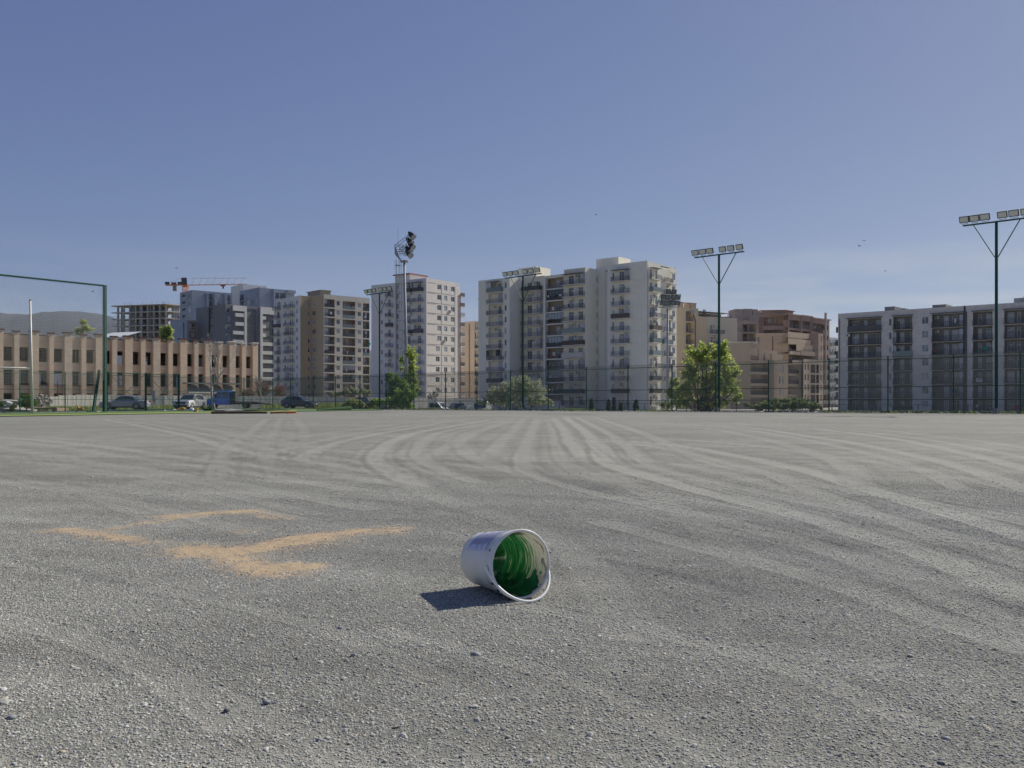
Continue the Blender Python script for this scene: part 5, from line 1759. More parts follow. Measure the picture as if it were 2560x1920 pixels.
# ---- I: crane ------------------------------------------------------------------------------------------------
def crane():
    D = 455.0
    base = W(RX(2, 845), 1003, D)
    K = Vector((base.x, base.y, 0))
    cr_ = root('tower_crane', 'orange and white tower crane above the unfinished blocks', 'crane', K)
    Mo = pmat('crane_orange', (.62, .20, .035), .5); Mw = pmat('crane_white', (.62, .60, .55), .5)
    ztop = zat(R(2, 0, 225)[1], D)
    tw = MB(); h = 1.1
    n = 26
    for sx in (-h, h):
        for sy in (-h, h): tw.beam((sx, sy, 0), (sx, sy, ztop), .16)
    for i in range(n):
        z0 = ztop * i / n; z1 = ztop * (i + 1) / n
        for (p, q) in (((-h, -h), (h, -h)), ((h, -h), (h, h)), ((h, h), (-h, h)), ((-h, h), (-h, -h))):
            if i % 2: p, q = q, p
            tw.beam((*p, z0), (*q, z1), .09, caps=False); tw.beam((*p, z1), (*q, z1), .08, caps=False)
    link('tower', tw.mesh('tower', [Mo]), cr_)
    # jib: from the counterweight end to the tip, leaning away to the right
    p0 = W(*R(2, 640, 222), 452); p1 = W(*R(2, 1478, 172), 462)
    d = (p1 - p0).normalized(); L = (p1 - p0).length
    s_ = Vector((-d.y, d.x, 0)).normalized()
    M = Matrix(((d.x, s_.x, 0, p0.x - K.x), (d.y, s_.y, 0, p0.y - K.y), (d.z, s_.z, 1, p0.z), (0, 0, 0, 1)))
    ut = (Vector((base.x, base.y, p0.z)) - p0).dot(d)
    j = MB()
    for y in (-.7, .7): j.beam((0, y, 0), (L, y, 0), .14, m=0)
    st = ut + 3.0
    hh = 3.4
    j.beam((st, 0, hh), (L, 0, hh * .9), .13, m=1)
    k = int((L - st) / 3.2)
    for i in range(k):
        xa = st + (L - st) * i / k; xb = st + (L - st) * (i + 1) / k; xm = (xa + xb) / 2
        for y in (-.7, .7):
            j.beam((xa, y, 0), (xm, 0, hh * .96), .075, m=1, caps=False); j.beam((xm, 0, hh * .96), (xb, y, 0), .075, m=1, caps=False)
        j.beam((xa, -.7, 0), (xb, .7, 0), .06, caps=False)
    link('jib', j.mesh('jib', [Mo, Mw]), cr_, M)
    c = MB(); c.box(0.5, ut - 1, -1.0, 1.0, .1, .35); c.beam((2, 0, 1.6), (ut, 0, 4.0), .07, m=0)
    link('counter_jib', c.mesh('counter_jib', [Mo]), cr_, M)
    link('counterweight', MB().box(3.2, 5.0, -.5, .5, -2.8, -.15).mesh('counterweight', [M_conc]), cr_, M)
    w = MB(); w.box(-.3, 1.8, -.6, .6, .4, 1.7); w.box(2.6, 5.0, -.5, .5, .4, 1.4); w.box(5.6, 8.4, -.6, .6, .4, 1.6)
    link('winch', w.mesh('winch', [M_dark]), cr_, M)
    link('cab', MB().box(ut - 1.7, ut + .9, -.7, .7, .2, 3.6).mesh('cab', [M_dark]), cr_, M)
    link('slewing_ring', MB().box(ut - 1.1, ut + 1.1, -.9, .9, -1.0, -.15).mesh('slewing_ring', [Mo]), cr_, M)
    link('trolley', MB().box(L * .67, L * .67 + 2.4, -1.0, 1.0, -.7, -.15).box(L * .67 + .8, L * .67 + 1.6, -.3, .3, -2.0, -.7).mesh('trolley', [M_redpipe]), cr_, M)


crane()

# ---- J: long clinker block on the right -------------------------------------------------------------------------
KJ = XY(2095, 203)
eJ = Vector((27.8, -24)).normalized()
bJ = building('apartment_building', 'long grey brick block at the far right with dark recessed balconies', KJ)
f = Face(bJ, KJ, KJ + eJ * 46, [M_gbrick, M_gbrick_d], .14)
zj = 20.2
FJ = [zat(R(8, 300, 968)[1], 198.2) + .12 - 2.9 * k for k in range(7)]
spec = [((178, 425), ((.06, .25, 'd'), (.42, .52, 'd'), (.78, .98, 'd')), ['panel', 'barred', 'barred', 'barred', 'barred', 'barred', 'barred']),
        ((513, 655), ((.25, .45, 'd'), (.77, .97, 'd')), ['barred', 'barred', 'glass', 'barred', 'barred', 'barred', 'panel']),
        ((800, 1035), ((.32, .46, 'd'), (.58, .82, 'd')), ['barred'] * 7),
        ((1103, 1248), ((.17, .37, 'd'), (.6, .95, 'd')), ['barred'] * 7),
        ((1335, 1545), ((.05, .3, 'd'), (.4, .53, 'd'), (.7, .9, 'd')), ['barred'] * 7)]
for k, z in enumerate(FJ):
    for si, ((a, b), wins, st) in enumerate(spec):
        cab = (.86, .98) if si == 2 else ((.0, .13) if si == 1 and k in (1, 2) else None)
        if k == 0 and si == 0: wins = ((.06, .25, 'w'), (.42, .52, 'w'), (.78, .98, 'w'))
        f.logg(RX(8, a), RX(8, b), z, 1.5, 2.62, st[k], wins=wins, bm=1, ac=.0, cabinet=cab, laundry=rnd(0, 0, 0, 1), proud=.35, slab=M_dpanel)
        if (si, k) in ((1, 0), (2, 0), (2, 1), (1, 2), (0, 1)):
            u0 = f.u(RX(8, a))
            add_ac(bJ, f.at(u0 + (.15 if si else -.35), 1.48 if si else -.01, z + 1.75))
    for px0, px1 in ((480, 500), (725, 772)):
        f.win(RX(8, px0), RX(8, px1), z, .75, 2.2)
    for px0, px1 in ((1560, 1590),):
        f.win(RX(8, px0), RX(8, px1), z, .75, 2.2)
for (a, b), _, _ in spec:
    u0, u1 = f.u(RX(8, a)), f.u(RX(8, b))
    link('canopy', MB().box(u0 - .2, u1 + .2, -.55, -.004, FJ[0] + 2.70, FJ[0] + 2.82).mesh('canopy', [M_dpanel]), bJ, f.at(0, 0, 0))
f.wall(-3, zj)
link('drain_pipe', MB().beam((0, 0, 0), (0, 0, zj + 1.8), .09, n=6).mesh('drain_pipe', [M_dark]), bJ, f.at(f.u(RX(8, 1056)), -.15, -3))
link('drain_pipe', MB().beam((0, 0, 0), (0, 0, zj + 1.8), .07, n=6).mesh('drain_pipe', [M_dark]), bJ, f.at(.35, -.12, -3))
link('expansion_joint', MB().box(f.u(RX(8, 1036)), f.u(RX(8, 1049)), -.08, -.004, -3, zj).mesh('expansion_joint', [M_dark]), bJ, f.at(0, 0, 0))
sgn_ = link('banner', MB().box(0, 1.15, -.03, 0, 0, .7, 0).box(.12, 1.0, -.036, -.031, .42, .52, 1).box(.12, 1.0, -.036, -.031, .2, .3, 1).mesh('banner', [M_cloth[0], pmat('banner_red', (.5, .08, .08), .8)]), bJ, f.at(f.u(RX(8, 1130)), -.4, FJ[4] + .15))
nJ = Vector((-eJ.y, eJ.x))
if nJ.y < 0: nJ = -nJ
slab_poly(bJ, [KJ + nJ * 1.8, KJ + nJ * 14, KJ + eJ * 46 + nJ * 14, KJ + eJ * 46 + nJ * 1.8], -3, zj - .6, M_gbrick, 'body')
slab_poly(bJ, [KJ + nJ * .02 + eJ * .02, KJ + nJ * 14, KJ + eJ * 46 + nJ * 14, KJ + eJ * 46 + nJ * .02], zj - .5, zj - .12, M_gbrick, 'roof')
slab_poly(bJ, [KJ + nJ * .02 + eJ * .02, KJ + nJ * 1.85 + eJ * .02, KJ + nJ * 1.85 + eJ * .3, KJ + nJ * .02 + eJ * .3], -3, zj - .55, M_gbrick, 'side_wall')
for (a, b, y, dd) in ((425, 500, 792, 2.0), (538, 568, 803, 3), (780, 880, 778, 2.0), (1333, 1425, 728, 8), (1425, 1600, 712, 6)):
    u0, u1 = f.u(RX(8, a)), f.u(RX(8, b))
    p = KJ + eJ * u0 + nJ * dd
    z1 = zat(R(8, 0, y)[1], p.y)
    slab_poly(bJ, [KJ + eJ * u0 + nJ * dd, KJ + eJ * u0 + nJ * (dd + 5), KJ + eJ * u1 + nJ * (dd + 5), KJ + eJ * u1 + nJ * dd], zj - .3, z1, M_galv if a > 1300 else M_gry_d, 'roof_house')
# balconies sticking out beyond the left flank
for k, z in enumerate(FJ[:6]):
    fL = Face(bJ, KJ + nJ * 6 - eJ * 0.0, KJ + nJ * 2.5 - eJ * .0, [M_gbrick])
    add_balcony(bJ, fL.at(0, 0, z + .2), 3.4, 1.5, 'panel', M_dpanel)

M_beige_d = pmat('grey_beige_render', (.56, .50, .41), .92, var=.05, scale=.4, dirt=.14)
# ---- K: yellow block -----------------------------------------------------------------------------------------------
KY = XY(RX(7, 116), 229)
dY = Vector((1.0, .69)).normalized()
bY = building('apartment_building', 'yellow block with a roof terrace behind the leafy tree', KY)
f = Face(bY, KY, KY + dY * 14, [M_yel, M_yel2], .14)
uT = f.u(RX(7, 388))
zy = zat(R(7, 0, 603)[1], 229)
FY = [zat(R(7, 0, 731)[1], 231) - 2.9 * k for k in range(8)]
for k, z in enumerate(FY):
    f.logg(RX(7, 197), RX(7, 258), z, 1.3, 2.5, 'rail', wins=((.5, .85, 'd'),), bm=0, ac=0, proud=.2, slab=M_yel2, laundry=0)
uR = f.u(RX(7, 310))
f.wall(-3, zy, u1=uR)
ops = f.ops; f.ops = []
f.wall(-3, zat(R(7, 0, 697)[1], 236), u0=uR, u1=uT)
link('drain_pipe', MB().beam((0, 0, 0), (0, 0, zy - 1), .12, n=6).beam((0, 0, zy - 1), (-.9, 0, zy + .6), .12, n=6).mesh('drain_pipe', [M_redpipe]), bY, f.at(f.u(RX(7, 279)), -.15, -2))
zter = zat(R(7, 0, 697)[1], 236)
f2 = Face(bY, KY + dY * (uT + .01) + Vector((0, .6)), KY + dY * (uT + 1) * 1.0 + Vector((10, 9.0)), [M_white1, M_yel2])
f2 = Face(bY, KY + dY * uT, KY + dY * uT + Vector((9.0, 5.2)), [M_beige_d, M_yel2], .14)
for k, z in enumerate(FY[1:]):
    f2.balc(RX(7, 412), RX(7, 470), z, 1.2, 'barred', M_slabw, doors=((.1, .5),), ac=.5)
    f2.balc(RX(7, 478), RX(7, 520), z, 1.2, 'barred', M_slabw, doors=((.1, .5),), ac=.2)
f2.wall(-3, zter + .1)
nY = Vector((-dY.y, dY.x))
slab_poly(bY, [KY + dY * .02 + nY * 2, KY + dY * uR + nY * 2, KY + dY * uR + nY * 14, KY + nY * 14], -3, zy - .3, M_yel, 'body')
slab_poly(bY, [KY + dY * .02 + nY * .02, KY + dY * (uR - .02) + nY * .02, KY + dY * (uR - .02) + nY * 14, KY + nY * 14], zy - .4, zy - .1, M_yel2, 'roof')
slab_poly(bY, [KY + dY * uR + nY * .3, KY + dY * 14 + nY * .6, KY + dY * 14 + nY * 14, KY + dY * uR + nY * 14], -3, zter - .2, M_yel, 'body')
# terrace room and canopy
fs = Face(bY, KY + dY * uR + nY * 2.5, KY + dY * (uR + 11) + nY * 2.5, [M_conc, M_void])
fs.win(RX(7, 352), RX(7, 380), zter, .8, 2.2)
fs.wall(zter, zy - .8, name='terrace_wall')
link('canopy', MB().box(0, 11, -2.6, .5, 0, .12).mesh('canopy', [M_rail]), bY, fs.at(0, 0, zy - .7))
for x in (.2, 5, 10.7):
    link('post', MB().box(x, x + .08, -2.5, -2.42, zter, zy - .7).mesh('post', [M_rail]), bY, fs.at(0, 0, 0))
for (x, s) in ((3.2, 1.4), (6.0, 1.1), (7.8, 1.8)):
    p = KY + dY * x * .9 + nY * 2
    mbx = MB(); mbx.box(0, s, 0, .9, 0, 1.6); mbx.box(-.1, s + .1, -.1, 1.0, 1.603, 1.75, 1)
    link('chimney', mbx.mesh('chimney', [M_yel2, M_redbr]), bY, Matrix(((dY.x, nY.x, 0, p.x - KY.x), (dY.y, nY.y, 0, p.y - KY.y), (0, 0, 1, zy + 1.85), (0, 0, 0, 1))))
link('satellite_dish', MB().cyl((0, 0, 0), .7, -.06, 0, 14).beam((0, -.06, 0), (0, -.6, .1), .03).mesh('satellite_dish', [M_ply]), bY, f.at(f.u(RX(7, 246)), -.4, zy - 1.0))

# lower right annex of the yellow block
KY2 = XY(RX(7, 522), 246)
bY2 = building('apartment_building', 'lower ochre wing with red drain pipe right of the yellow block', KY2)
f = Face(bY2, KY2, KY2 + Vector((1.0, .62)).normalized() * 12, [M_yel2, M_void], .14)
ue = f.u(RX(7, 652)); z1 = zat(R(7, 0, 826)[1], 249)
FZ = [zat(R(7, 0, 925)[1], 249) - 2.9 * k for k in range(7)]
for k, z in enumerate(FZ):
    f.win(RX(7, 538), RX(7, 556), z, .5, 2.4, style='off'); f.win(RX(7, 586), RX(7, 611), z, .9, 2.4, style='off')
f.wall(-3, z1, u1=ue)
link('drain_pipe', MB().beam((0, 0, 0), (0, 0, z1 + 1), .12, n=6).mesh('drain_pipe', [M_redpipe]), bY2, f.at(f.u(RX(7, 572)), -.15, -2))
slab_poly(bY2, [KY2 + f.n * .15 + f.d * .02, KY2 + f.d * ue + f.n * .15, KY2 + f.d * (ue + 1) + f.n * 12, KY2 + f.n * 12], -3, z1 - .1, M_yel2, 'body')
link('railing', cached(('lrailY', 8), lambda: rail_mesh(8.5, .1, 'rail', M_rail)), bY2, f.at(.1, .3, z1))

# ---- L: brown-grey block with crenellated top -------------------------------------------------------------------------
KB1 = XY(RX(7, 642), 285)
dB = Vector((1.0, .12)).normalized()
bB1 = building('apartment_building', 'brown grey block with a notched concrete crown behind the ochre wing', KB1)
f = Face(bB1, KB1, KB1 + dB * 24, [M_dirt_br, M_yel2, M_void], .14)
zq = zat(R(7, 0, 722)[1], 285)
FQ = [zat(R(7, 0, 831)[1], 286) - 2.9 * k for k in range(10)]
for k, z in enumerate(FQ):
    f.win(RX(7, 668), RX(7, 682), z, .7, 2.3)
    f.logg(RX(7, 706), RX(7, 828), z, 1.6, 2.45, 'rail', wins=((.25, .48, 'd'), (.68, .88, 'd')), bm=1, ac=.2, wstyle='dark')
uq = f.u(RX(7, 893))
f.wall(-3, zq, u1=uq)
slab_poly(bB1, [KB1 + f.n * 1.8, KB1 + f.d * uq + f.n * 1.8, KB1 + f.d * uq + f.n * 14, KB1 + f.n * 14], -3, zq - .1, M_dirt_br, 'body')
for (a, b, y) in ((642, 722, 622), (722, 800, 618), (800, 803, 655), (803, 850, 622), (850, 872, 636), (880, 921, 640), (760, 880, 676)):
    fq = Face(bB1, KB1 + f.n * 2, KB1 + f.d * 24 + f.n * 2, [M_dirt_br])
    u0, u1 = fq.u(RX(7, a)), fq.u(RX(7, b))
    link('crown_wall', MB().box(u0, u1 - .1, (0 if a != 760 else -1), 6, 0, zat(R(7, 0, y)[1], 287) - zq).mesh('crown_wall', [M_dirt_br]), bB1, fq.at(0, 0, zq))
fb = Face(bB1, KB1 + f.d * -9 + f.n * 4, KB1 + f.n * 4, [M_dirt_br, M_void])
for k in range(6):
    for x in (1.2, 4, 7): fb.ops.append((x, x + 1.2, zat(R(7, 0, 790)[1], 289) - 2.9 * k, zat(R(7, 0, 790)[1], 289) - 2.9 * k + 1.5, .3, True, 1))
fb.wall(-3, zat(R(7, 0, 692)[1], 289))
slab_poly(bB1, [KB1 + f.d * -9 + f.n * 4.3, KB1 + f.n * 4.3, KB1 + f.n * 12, KB1 + f.d * -9 + f.n * 12], -3, zat(R(7, 0, 695)[1], 289), M_dirt_br, 'body')

# ---- M: stepped red-brown and ochre block ---------------------------------------------------------------------------------
PM = Plan(XY(RX(7, 1118), 262), (-.985, .17), (.72, .69))
bM = building('apartment_building', 'stepped block with red brown upper floors and ochre terraces', PM.K)
# big blank ochre front wall (faces the camera)
f = front(PM, bM, RX(7, 828), RX(7, 1118), 0, [M_yel2, M_void], .14)
zm = zat(R(7, 0, 838)[1], 262)
f.win(RX(7, 842), RX(7, 860), zm - 3.5, .3, 2.4, style='dark')
f.wall(-3, zm)
for px in (980, 1112):
    link('drain_pipe', MB().beam((0, 0, 0), (0, 0, zm + 1.0), .09, n=6).mesh('drain_pipe', [M_redpipe]), bM, f.at(f.u(RX(7, px)), -.12, -2))
am = PM.a_at(RX(7, 828), 0)
slab_poly(bM, [PM.p(.02, .02), PM.p(0.02, 5), PM.p(am, 5), PM.p(am - .02, .02)], zm - .3, zm - .05, M_yel2, 'roof')
slab_poly(bM, [PM.p(2, 2), PM.p(2, 22), PM.p(am - .02, 22), PM.p(am - .02, .3)], -3, zm - .35, M_yel2, 'body')
# upper floors, red brick, set back
f = front(PM, bM, RX(7, 893), RX(7, 1116), 2.6, [M_redbr, M_redbr, M_void], .14)
zu = zat(R(7, 0, 678)[1], 264)
zf1 = zat(R(7, 0, 765)[1], 264)
f.logg(RX(7, 897), RX(7, 1088), zf1, 1.6, 2.2, 'none', wins=((.26, .36, 'w'), (.60, .72, 'w')), bm=0, ac=0)
f.logg(RX(7, 900), RX(7, 1098), zm - .1, 1.4, 1.7, 'none', wins=((.05, .25, 'w'), (.35, .6, 'w'), (.78, .92, 'w')), bm=0, ac=0)
f.wall(zm - .3, zu)
link('parapet', MB().box(0, f.w, -.5, -.004, 0, 1.3).mesh('parapet', [M_redbr]), bM, f.at(0, 0, zf1 - 1.5))
# right-hand, sunlit flank: terraces stepping down towards the back
bs = [RX(7, v) for v in (1120, 1170, 1215, 1255, 1322, 1390, 1435, 1490)]
steps = [(1118, 1235, 678, M_redbr), (1235, 1330, 690, M_redbr), (1330, 1492, 712, M_redbr)]
b0 = 0.6
for i, (a, b, y, mt) in enumerate(steps):
    bb0 = PM.b_at(RX(7, a), -.2 * i); bb1 = PM.b_at(RX(7, b), -.2 * i)
    ff = Face(bM, PM.p(-.2 * i, max(bb0, 0.05)), PM.p(-.2 * i, bb1), [mt, M_redbr, M_void], .14)
    zt_ = zat(R(7, 0, y - 4)[1], PM.p(0, bb0).y)
    for k in range(3):
        z = zt_ - 3.6 - 2.95 * k
        ff.logg(RX(7, a + 12), RX(7, b - 12), z, 2.0, 2.3, 'none' if k else 'rail', wins=((.1, .35, 'w'), (.45, .7, 'w')), bm=1, ac=0)
    ff.wall(zt_ - 11, zt_)
    slab_poly(bM, [PM.p(-.2 * i - .5, max(bb0, 0.05)), PM.p(-.2 * i - .5, bb1), PM.p(5, bb1), PM.p(5, max(bb0, .05))], zt_ - .02 + .03, zt_ + .35, M_redbr, 'roof')
slab_poly(bM, [PM.p(2.6, 3), PM.p(2.6, PM.b_at(RX(7, 1490), 0)), PM.p(14, 20), PM.p(PM.a_at(RX(7, 893), 2.8), 6)], zm - .5, zu - .2, M_redbr, 'body')
slab_poly(bM, [PM.p(2.0, 2.3), PM.p(2.0, 7), PM.p(8.5, 7), PM.p(8.5, 2.3)], zu, zu + 1.3, M_redbr, 'roof_house')
slab_poly(bM, [PM.p(1.6, 1.9), PM.p(1.6, 7.4), PM.p(8.9, 7.4), PM.p(8.9, 1.9)], zu + 1.31, zu + 1.5, M_roofred, 'cap')
# terraces stepping down: ochre parapets, each lower one reaching further right
ter = [(1120, 1310, 836, 885), (1120, 1322, 895, 945), (1195, 1355, 945, 1005), (1120, 1250, 1005, 1035), (1235, 1390, 1005, 1045), (1120, 1255, 1085, 1120)]
for i, (a, b, y0, y1) in enumerate(ter):
    al = -1.0 - .35 * i
    bb0 = PM.b_at(RX(7, a), al); bb1 = PM.b_at(RX(7, b), al)
    bb0 = max(bb0, -3)
    ff = Face(bM, PM.p(al, bb0), PM.p(al, bb1), [M_yel2])
    D_ = PM.p(al, (bb0 + bb1) / 2).y
    za, zb_ = zat(R(7, 0, y0)[1], D_), zat(R(7, 0, y1)[1], D_)
    m = MB(); m.box(0, ff.w, 0, .15, zb_, za, 0); m.box(0, ff.w, .15, 3.2 + .35 * i, zb_, zb_ + .2, 0)
    link('terrace', m.mesh('terrace', [M_yel2]), bM, ff.at(0, 0, 0))
# shadowy loggia stack below the terraces, then the windowed sunlit flank
ff = Face(bM, PM.p(-.9, PM.b_at(RX(7, 1120), -.9)), PM.p(-.9, PM.b_at(RX(7, 1257), -.9)), [M_yel2, M_yel2, M_void], .2)
for k in range(7):
    z = zat(R(7, 0, 1205)[1], 266) - 3.0 * (k - 2)
    ff.open(.1, ff.w - .1, z, z + 2.3, 2.2, True, 0)
    ff.backwin(ff.w * .2, 1.4, z, .1, 2.1, 2.2, 'std'); ff.backwin(ff.w * .7, 1.4, z, .1, 2.1, 2.2, 'std')
    if k in (1, 2, 3): 
        link('railing', cached(('lr', round(ff.w, 1)), lambda: rail_mesh(ff.w, .1, 'panel', M_brpanel)), bM, ff.at(0, -.02, z - .1))
ff.wall(-3, zm - .5)
ff = Face(bM, PM.p(-3.2, PM.b_at(RX(7, 1257), -3.2)), PM.p(-3.2, PM.b_at(RX(7, 1432), -3.2)), [M_peach, M_redbr, M_void], .25)
for k in range(6):
    z = zat(R(7, 0, 1188)[1], 274) - 2.93 * k
    ff.win(RX(7, 1268), RX(7, 1280), z, .2, 1.9, 'dark', wmin=.6); ff.win(RX(7, 1295), RX(7, 1308), z, .2, 1.9, 'dark', wmin=.6)
    ff.logg(RX(7, 1322), RX(7, 1366), z - .6, 1.5, 2.5, 'barred', wins=((.2, .8, 'd'),), bm=1, ac=0)
    ff.logg(RX(7, 1373), RX(7, 1396), z - .6, 1.5, 2.5, 'barred', wins=(), bm=2, ac=0)
    ff.win(RX(7, 1412), RX(7, 1422), z + (0 if k else 0), .2, 1.9, 'dark', wmin=.6)
ff.wall(-3, zat(R(7, 0, 1085)[1], 272))
ztw = zat(R(7, 0, 855)[1], 275)
ft = Face(bM, PM.p(-3.3, PM.b_at(RX(7, 1393), -3.3)), PM.p(-3.3, PM.b_at(RX(7, 1434), -3.3)), [M_peach, M_redbr, M_void], .25)
for k in range(3):
    z = zat(R(7, 0, 930)[1], 275) - 2.95 * k
    ft.win(RX(7, 1412), RX(7, 1424), z, .2, 1.9, 'dark', wmin=.6)
ft.wall(zat(R(7, 0, 1085)[1], 272), ztw)
fq2 = Face(bM, PM.p(1.0, PM.b_at(RX(7, 1393), -3.3) - .02), PM.p(-3.3, PM.b_at(RX(7, 1393), -3.3) - .02), [M_redbr]); fq2.wall(zat(R(7, 0, 1085)[1], 272), ztw)
slab_poly(bM, [PM.p(-3.1, PM.b_at(RX(7, 1396), -3.2)), PM.p(-3.1, PM.b_at(RX(7, 1434), -3.2)), PM.p(6, PM.b_at(RX(7, 1434), -3.2)), PM.p(6, PM.b_at(RX(7, 1396), -3.2))], zat(R(7, 0, 1085)[1], 272), ztw - .1, M_redbr, 'body')
ff2 = Face(bM, PM.p(-3.2, PM.b_at(RX(7, 1434), -3.2)), PM.p(-3.2, PM.b_at(RX(7, 1485), -3.2)), [M_redbr, M_redbr, M_void], .25)
for k in range(9):
    z = zat(R(7, 0, 1188)[1], 274) - 2.93 * (k - 4) - .6
    ff2.logg(RX(7, 1438), RX(7, 1462), z, 1.5, 2.5, 'glass', wins=(), bm=1, ac=0)
    ff2.logg(RX(7, 1466), RX(7, 1482), z, 1.5, 2.5, 'glass', wins=(), bm=1, ac=0)
ff2.wall(-3, zat(R(7, 0, 820)[1], 275))
link('flue', MB().beam((0, 0, 0), (0, 0, zat(R(7, 0, 682)[1], 280) - zat(R(7, 0, 1300)[1], 280)), .35, n=8).mesh('flue', [M_dirt_br]), bM, ff2.at(ff2.u(RX(7, 1443)), -.5, zat(R(7, 0, 1300)[1], 280)))
bend = PM.b_at(RX(7, 1485), -3.2)
slab_poly(bM, [PM.p(1.0, 3.2), PM.p(-1.6, PM.b_at(RX(7, 1260), -3.2) + 2.0), PM.p(-1.5, bend), PM.p(12, bend + 6), PM.p(12, 5)], -3, zat(R(7, 0, 1090)[1], 272), M_dirt_br, 'body')
slab_poly(bM, [PM.p(2.4, PM.b_at(RX(7, 1240), 0)), PM.p(1.8, bend), PM.p(12, bend), PM.p(12, PM.b_at(RX(7, 1240), 0))], zat(R(7, 0, 1090)[1], 272), zat(R(7, 0, 720)[1], 280), M_redbr, 'body')

# grey strip of housing seen past the stepped block
KR = XY(RX(7, 1486), 300)
bR_ = building('apartment_building', 'narrow grey white block squeezed between the stepped block and the long brick block', KR)
f = Face(bR_, KR, KR + Vector((.75, .66)) * 16, [M_gry_l, M_void], .14)
for k in range(9):
    z = zat(R(7, 0, 960)[1], 302) - 2.95 * k
    f.balc(RX(7, 1462 + 26), RX(7, 1512), z, 1.0, 'glass', M_slabw, doors=((.2, .6),), ac=0)
    f.win(RX(7, 1518), RX(7, 1530), z, .4, 2.1)
    f.balc(RX(7, 1536), RX(7, 1556), z + .3, 1.4, 'panel', M_slabw, doors=((.2, .6),), ac=0)
f.wall(-3, zat(R(7, 0, 880)[1], 302))
slab_poly(bR_, [f.o + f.n * .2 + f.d * .02, f.o + f.d * (f.w - .02) + f.n * .2, f.o + f.d * f.w + f.n * 9, f.o + f.n * 9], -3, zat(R(7, 0, 880)[1], 302) - .1, M_gry_l, 'body')

# ---- N: lower ochre building in front -----------------------------------------------------------------------------------------
PN = Plan(XY(RX(7, 778), 226), (-.97, .24), (.80, .60))
bN_ = building('apartment_building', 'low ochre building with rows of balconies in front of the stepped block', PN.K)
f = front(PN, bN_, RX(7, 600), RX(7, 778), 0, [M_yel2, M_void]); z1 = zat(R(7, 0, 925)[1], 226); f.wall(-3, z1)
an = PN.a_at(RX(7, 600), 0)
f = sidef(PN, bN_, 0, 0, PN.b_at(RX(7, 1118), 0), [M_tanlit, M_yel2, M_void], .14)
zn = zat(R(7, 0, 1075)[1], 228)
FN_ = [zat(R(7, 0, 1190)[1], 229) + 2.85 * (1 - k) for k in range(7)]
for k, z in enumerate(FN_):
    if k == 0:
        f.logg(RX(7, 782), RX(7, 850), z, 1.2, 2.0, 'barred', wins=((.2, .6, 'd'),), bm=1, ac=0)
        continue
    f.logg(RX(7, 780), RX(7, 946), z, 1.6, 2.2, 'barred', wins=((.12, .34, 'd'), (.6, .85, 'd')), bm=1, ac=.3, laundry=0)
    f.win(RX(7, 1036), RX(7, 1052), z, .0, 2.0); f.win(RX(7, 1064), RX(7, 1082), z, .0, 2.0)
f.wall(-3, zat(R(7, 0, 1085)[1], 230))
link('wall_panel', MB().box(f.u(RX(7, 1022)), f.u(RX(7, 1092)), -.06, -.004, -3, zat(R(7, 0, 1195)[1], 236)).mesh('wall_panel', [M_dirt_br]), bN_, f.at(0, 0, 0)) if False else None
uS0, uS1 = f.u(RX(7, 950)), f.u(RX(7, 978))
link('bay', MB().box(uS0, uS1, -1.4, -.004, -3, zat(R(7, 0, 1085)[1], 230)).mesh('bay', [M_tanlit]), bN_, f.at(0, 0, 0))
fu = Face(bN_, f.o + f.n * .6, f.o + f.d * f.u(RX(7, 860)) + f.n * .6, [M_tanlit, M_void]); fu.wall(zat(R(7, 0, 1085)[1], 230), zat(R(7, 0, 975)[1], 228))
slab_poly(bN_, [PN.p(-.1, -.1), PN.p(-.1, PN.b_at(RX(7, 845), 0)), PN.p(7, 6), PN.p(an, 2), PN.p(an, -.1)], z1 + .003, z1 + .25, M_slabw, 'cornice')
slab_poly(bN_, [PN.p(.6, .2), PN.p(.6, f.w), PN.p(an + 4, f.w), PN.p(an - .02, .2)], -3, zat(R(7, 0, 1095)[1], 230), M_yel2, 'body') if False else None
slab_poly(bN_, [PN.p(2.0, 2.0), PN.p(2.0, f.w), PN.p(an + 4, f.w), PN.p(an - .02, 2)], -3, zat(R(7, 0, 1100)[1], 230), M_yel2, 'body')
slab_poly(bN_, [PN.p(.9, .05), PN.p(.9, 5), PN.p(an - .02, 6), PN.p(an - .02, .05)], zat(R(7, 0, 1100)[1], 230), z1, M_yel2, 'body')
for (a, b, y0, y1) in ((870, 912, 985, 1085), (925, 1035, 993, 1085), (978, 1072, 1025, 1095)):
    u0, u1 = f.u(RX(7, a)), f.u(RX(7, b))
    D_ = 230
    link('attic_room', MB().box(u0, u1, .5 + (a == 978) * -.4, 4, zat(R(7, 0, y1)[1], D_), zat(R(7, 0, y0)[1], D_)).mesh('attic_room', [M_tanlit]), bN_, f.at(0, 0, 0))

# ------------------------------------------------------------------ two-storey stone shell building
M_stone = brickmat('pink_beige_stone', (0.70, 0.525, 0.385), (0.62, 0.475, 0.36), (.52, .41, .31), 1.1, .42, .012, var=.08)
M_stone2 = brickmat('grey_beige_stone', (0.60, 0.475, 0.37), (0.68, 0.54, 0.42), (.46, .37, .29), 1.1, .42, .012, var=.10)
M_redcap = pmat('red_brown_coping', (0.13, 0.055, 0.045), .8, var=.3, scale=2)
M_interior = pmat('shell_interior', (0.19, 0.165, 0.135), .95, var=.3, scale=.5)


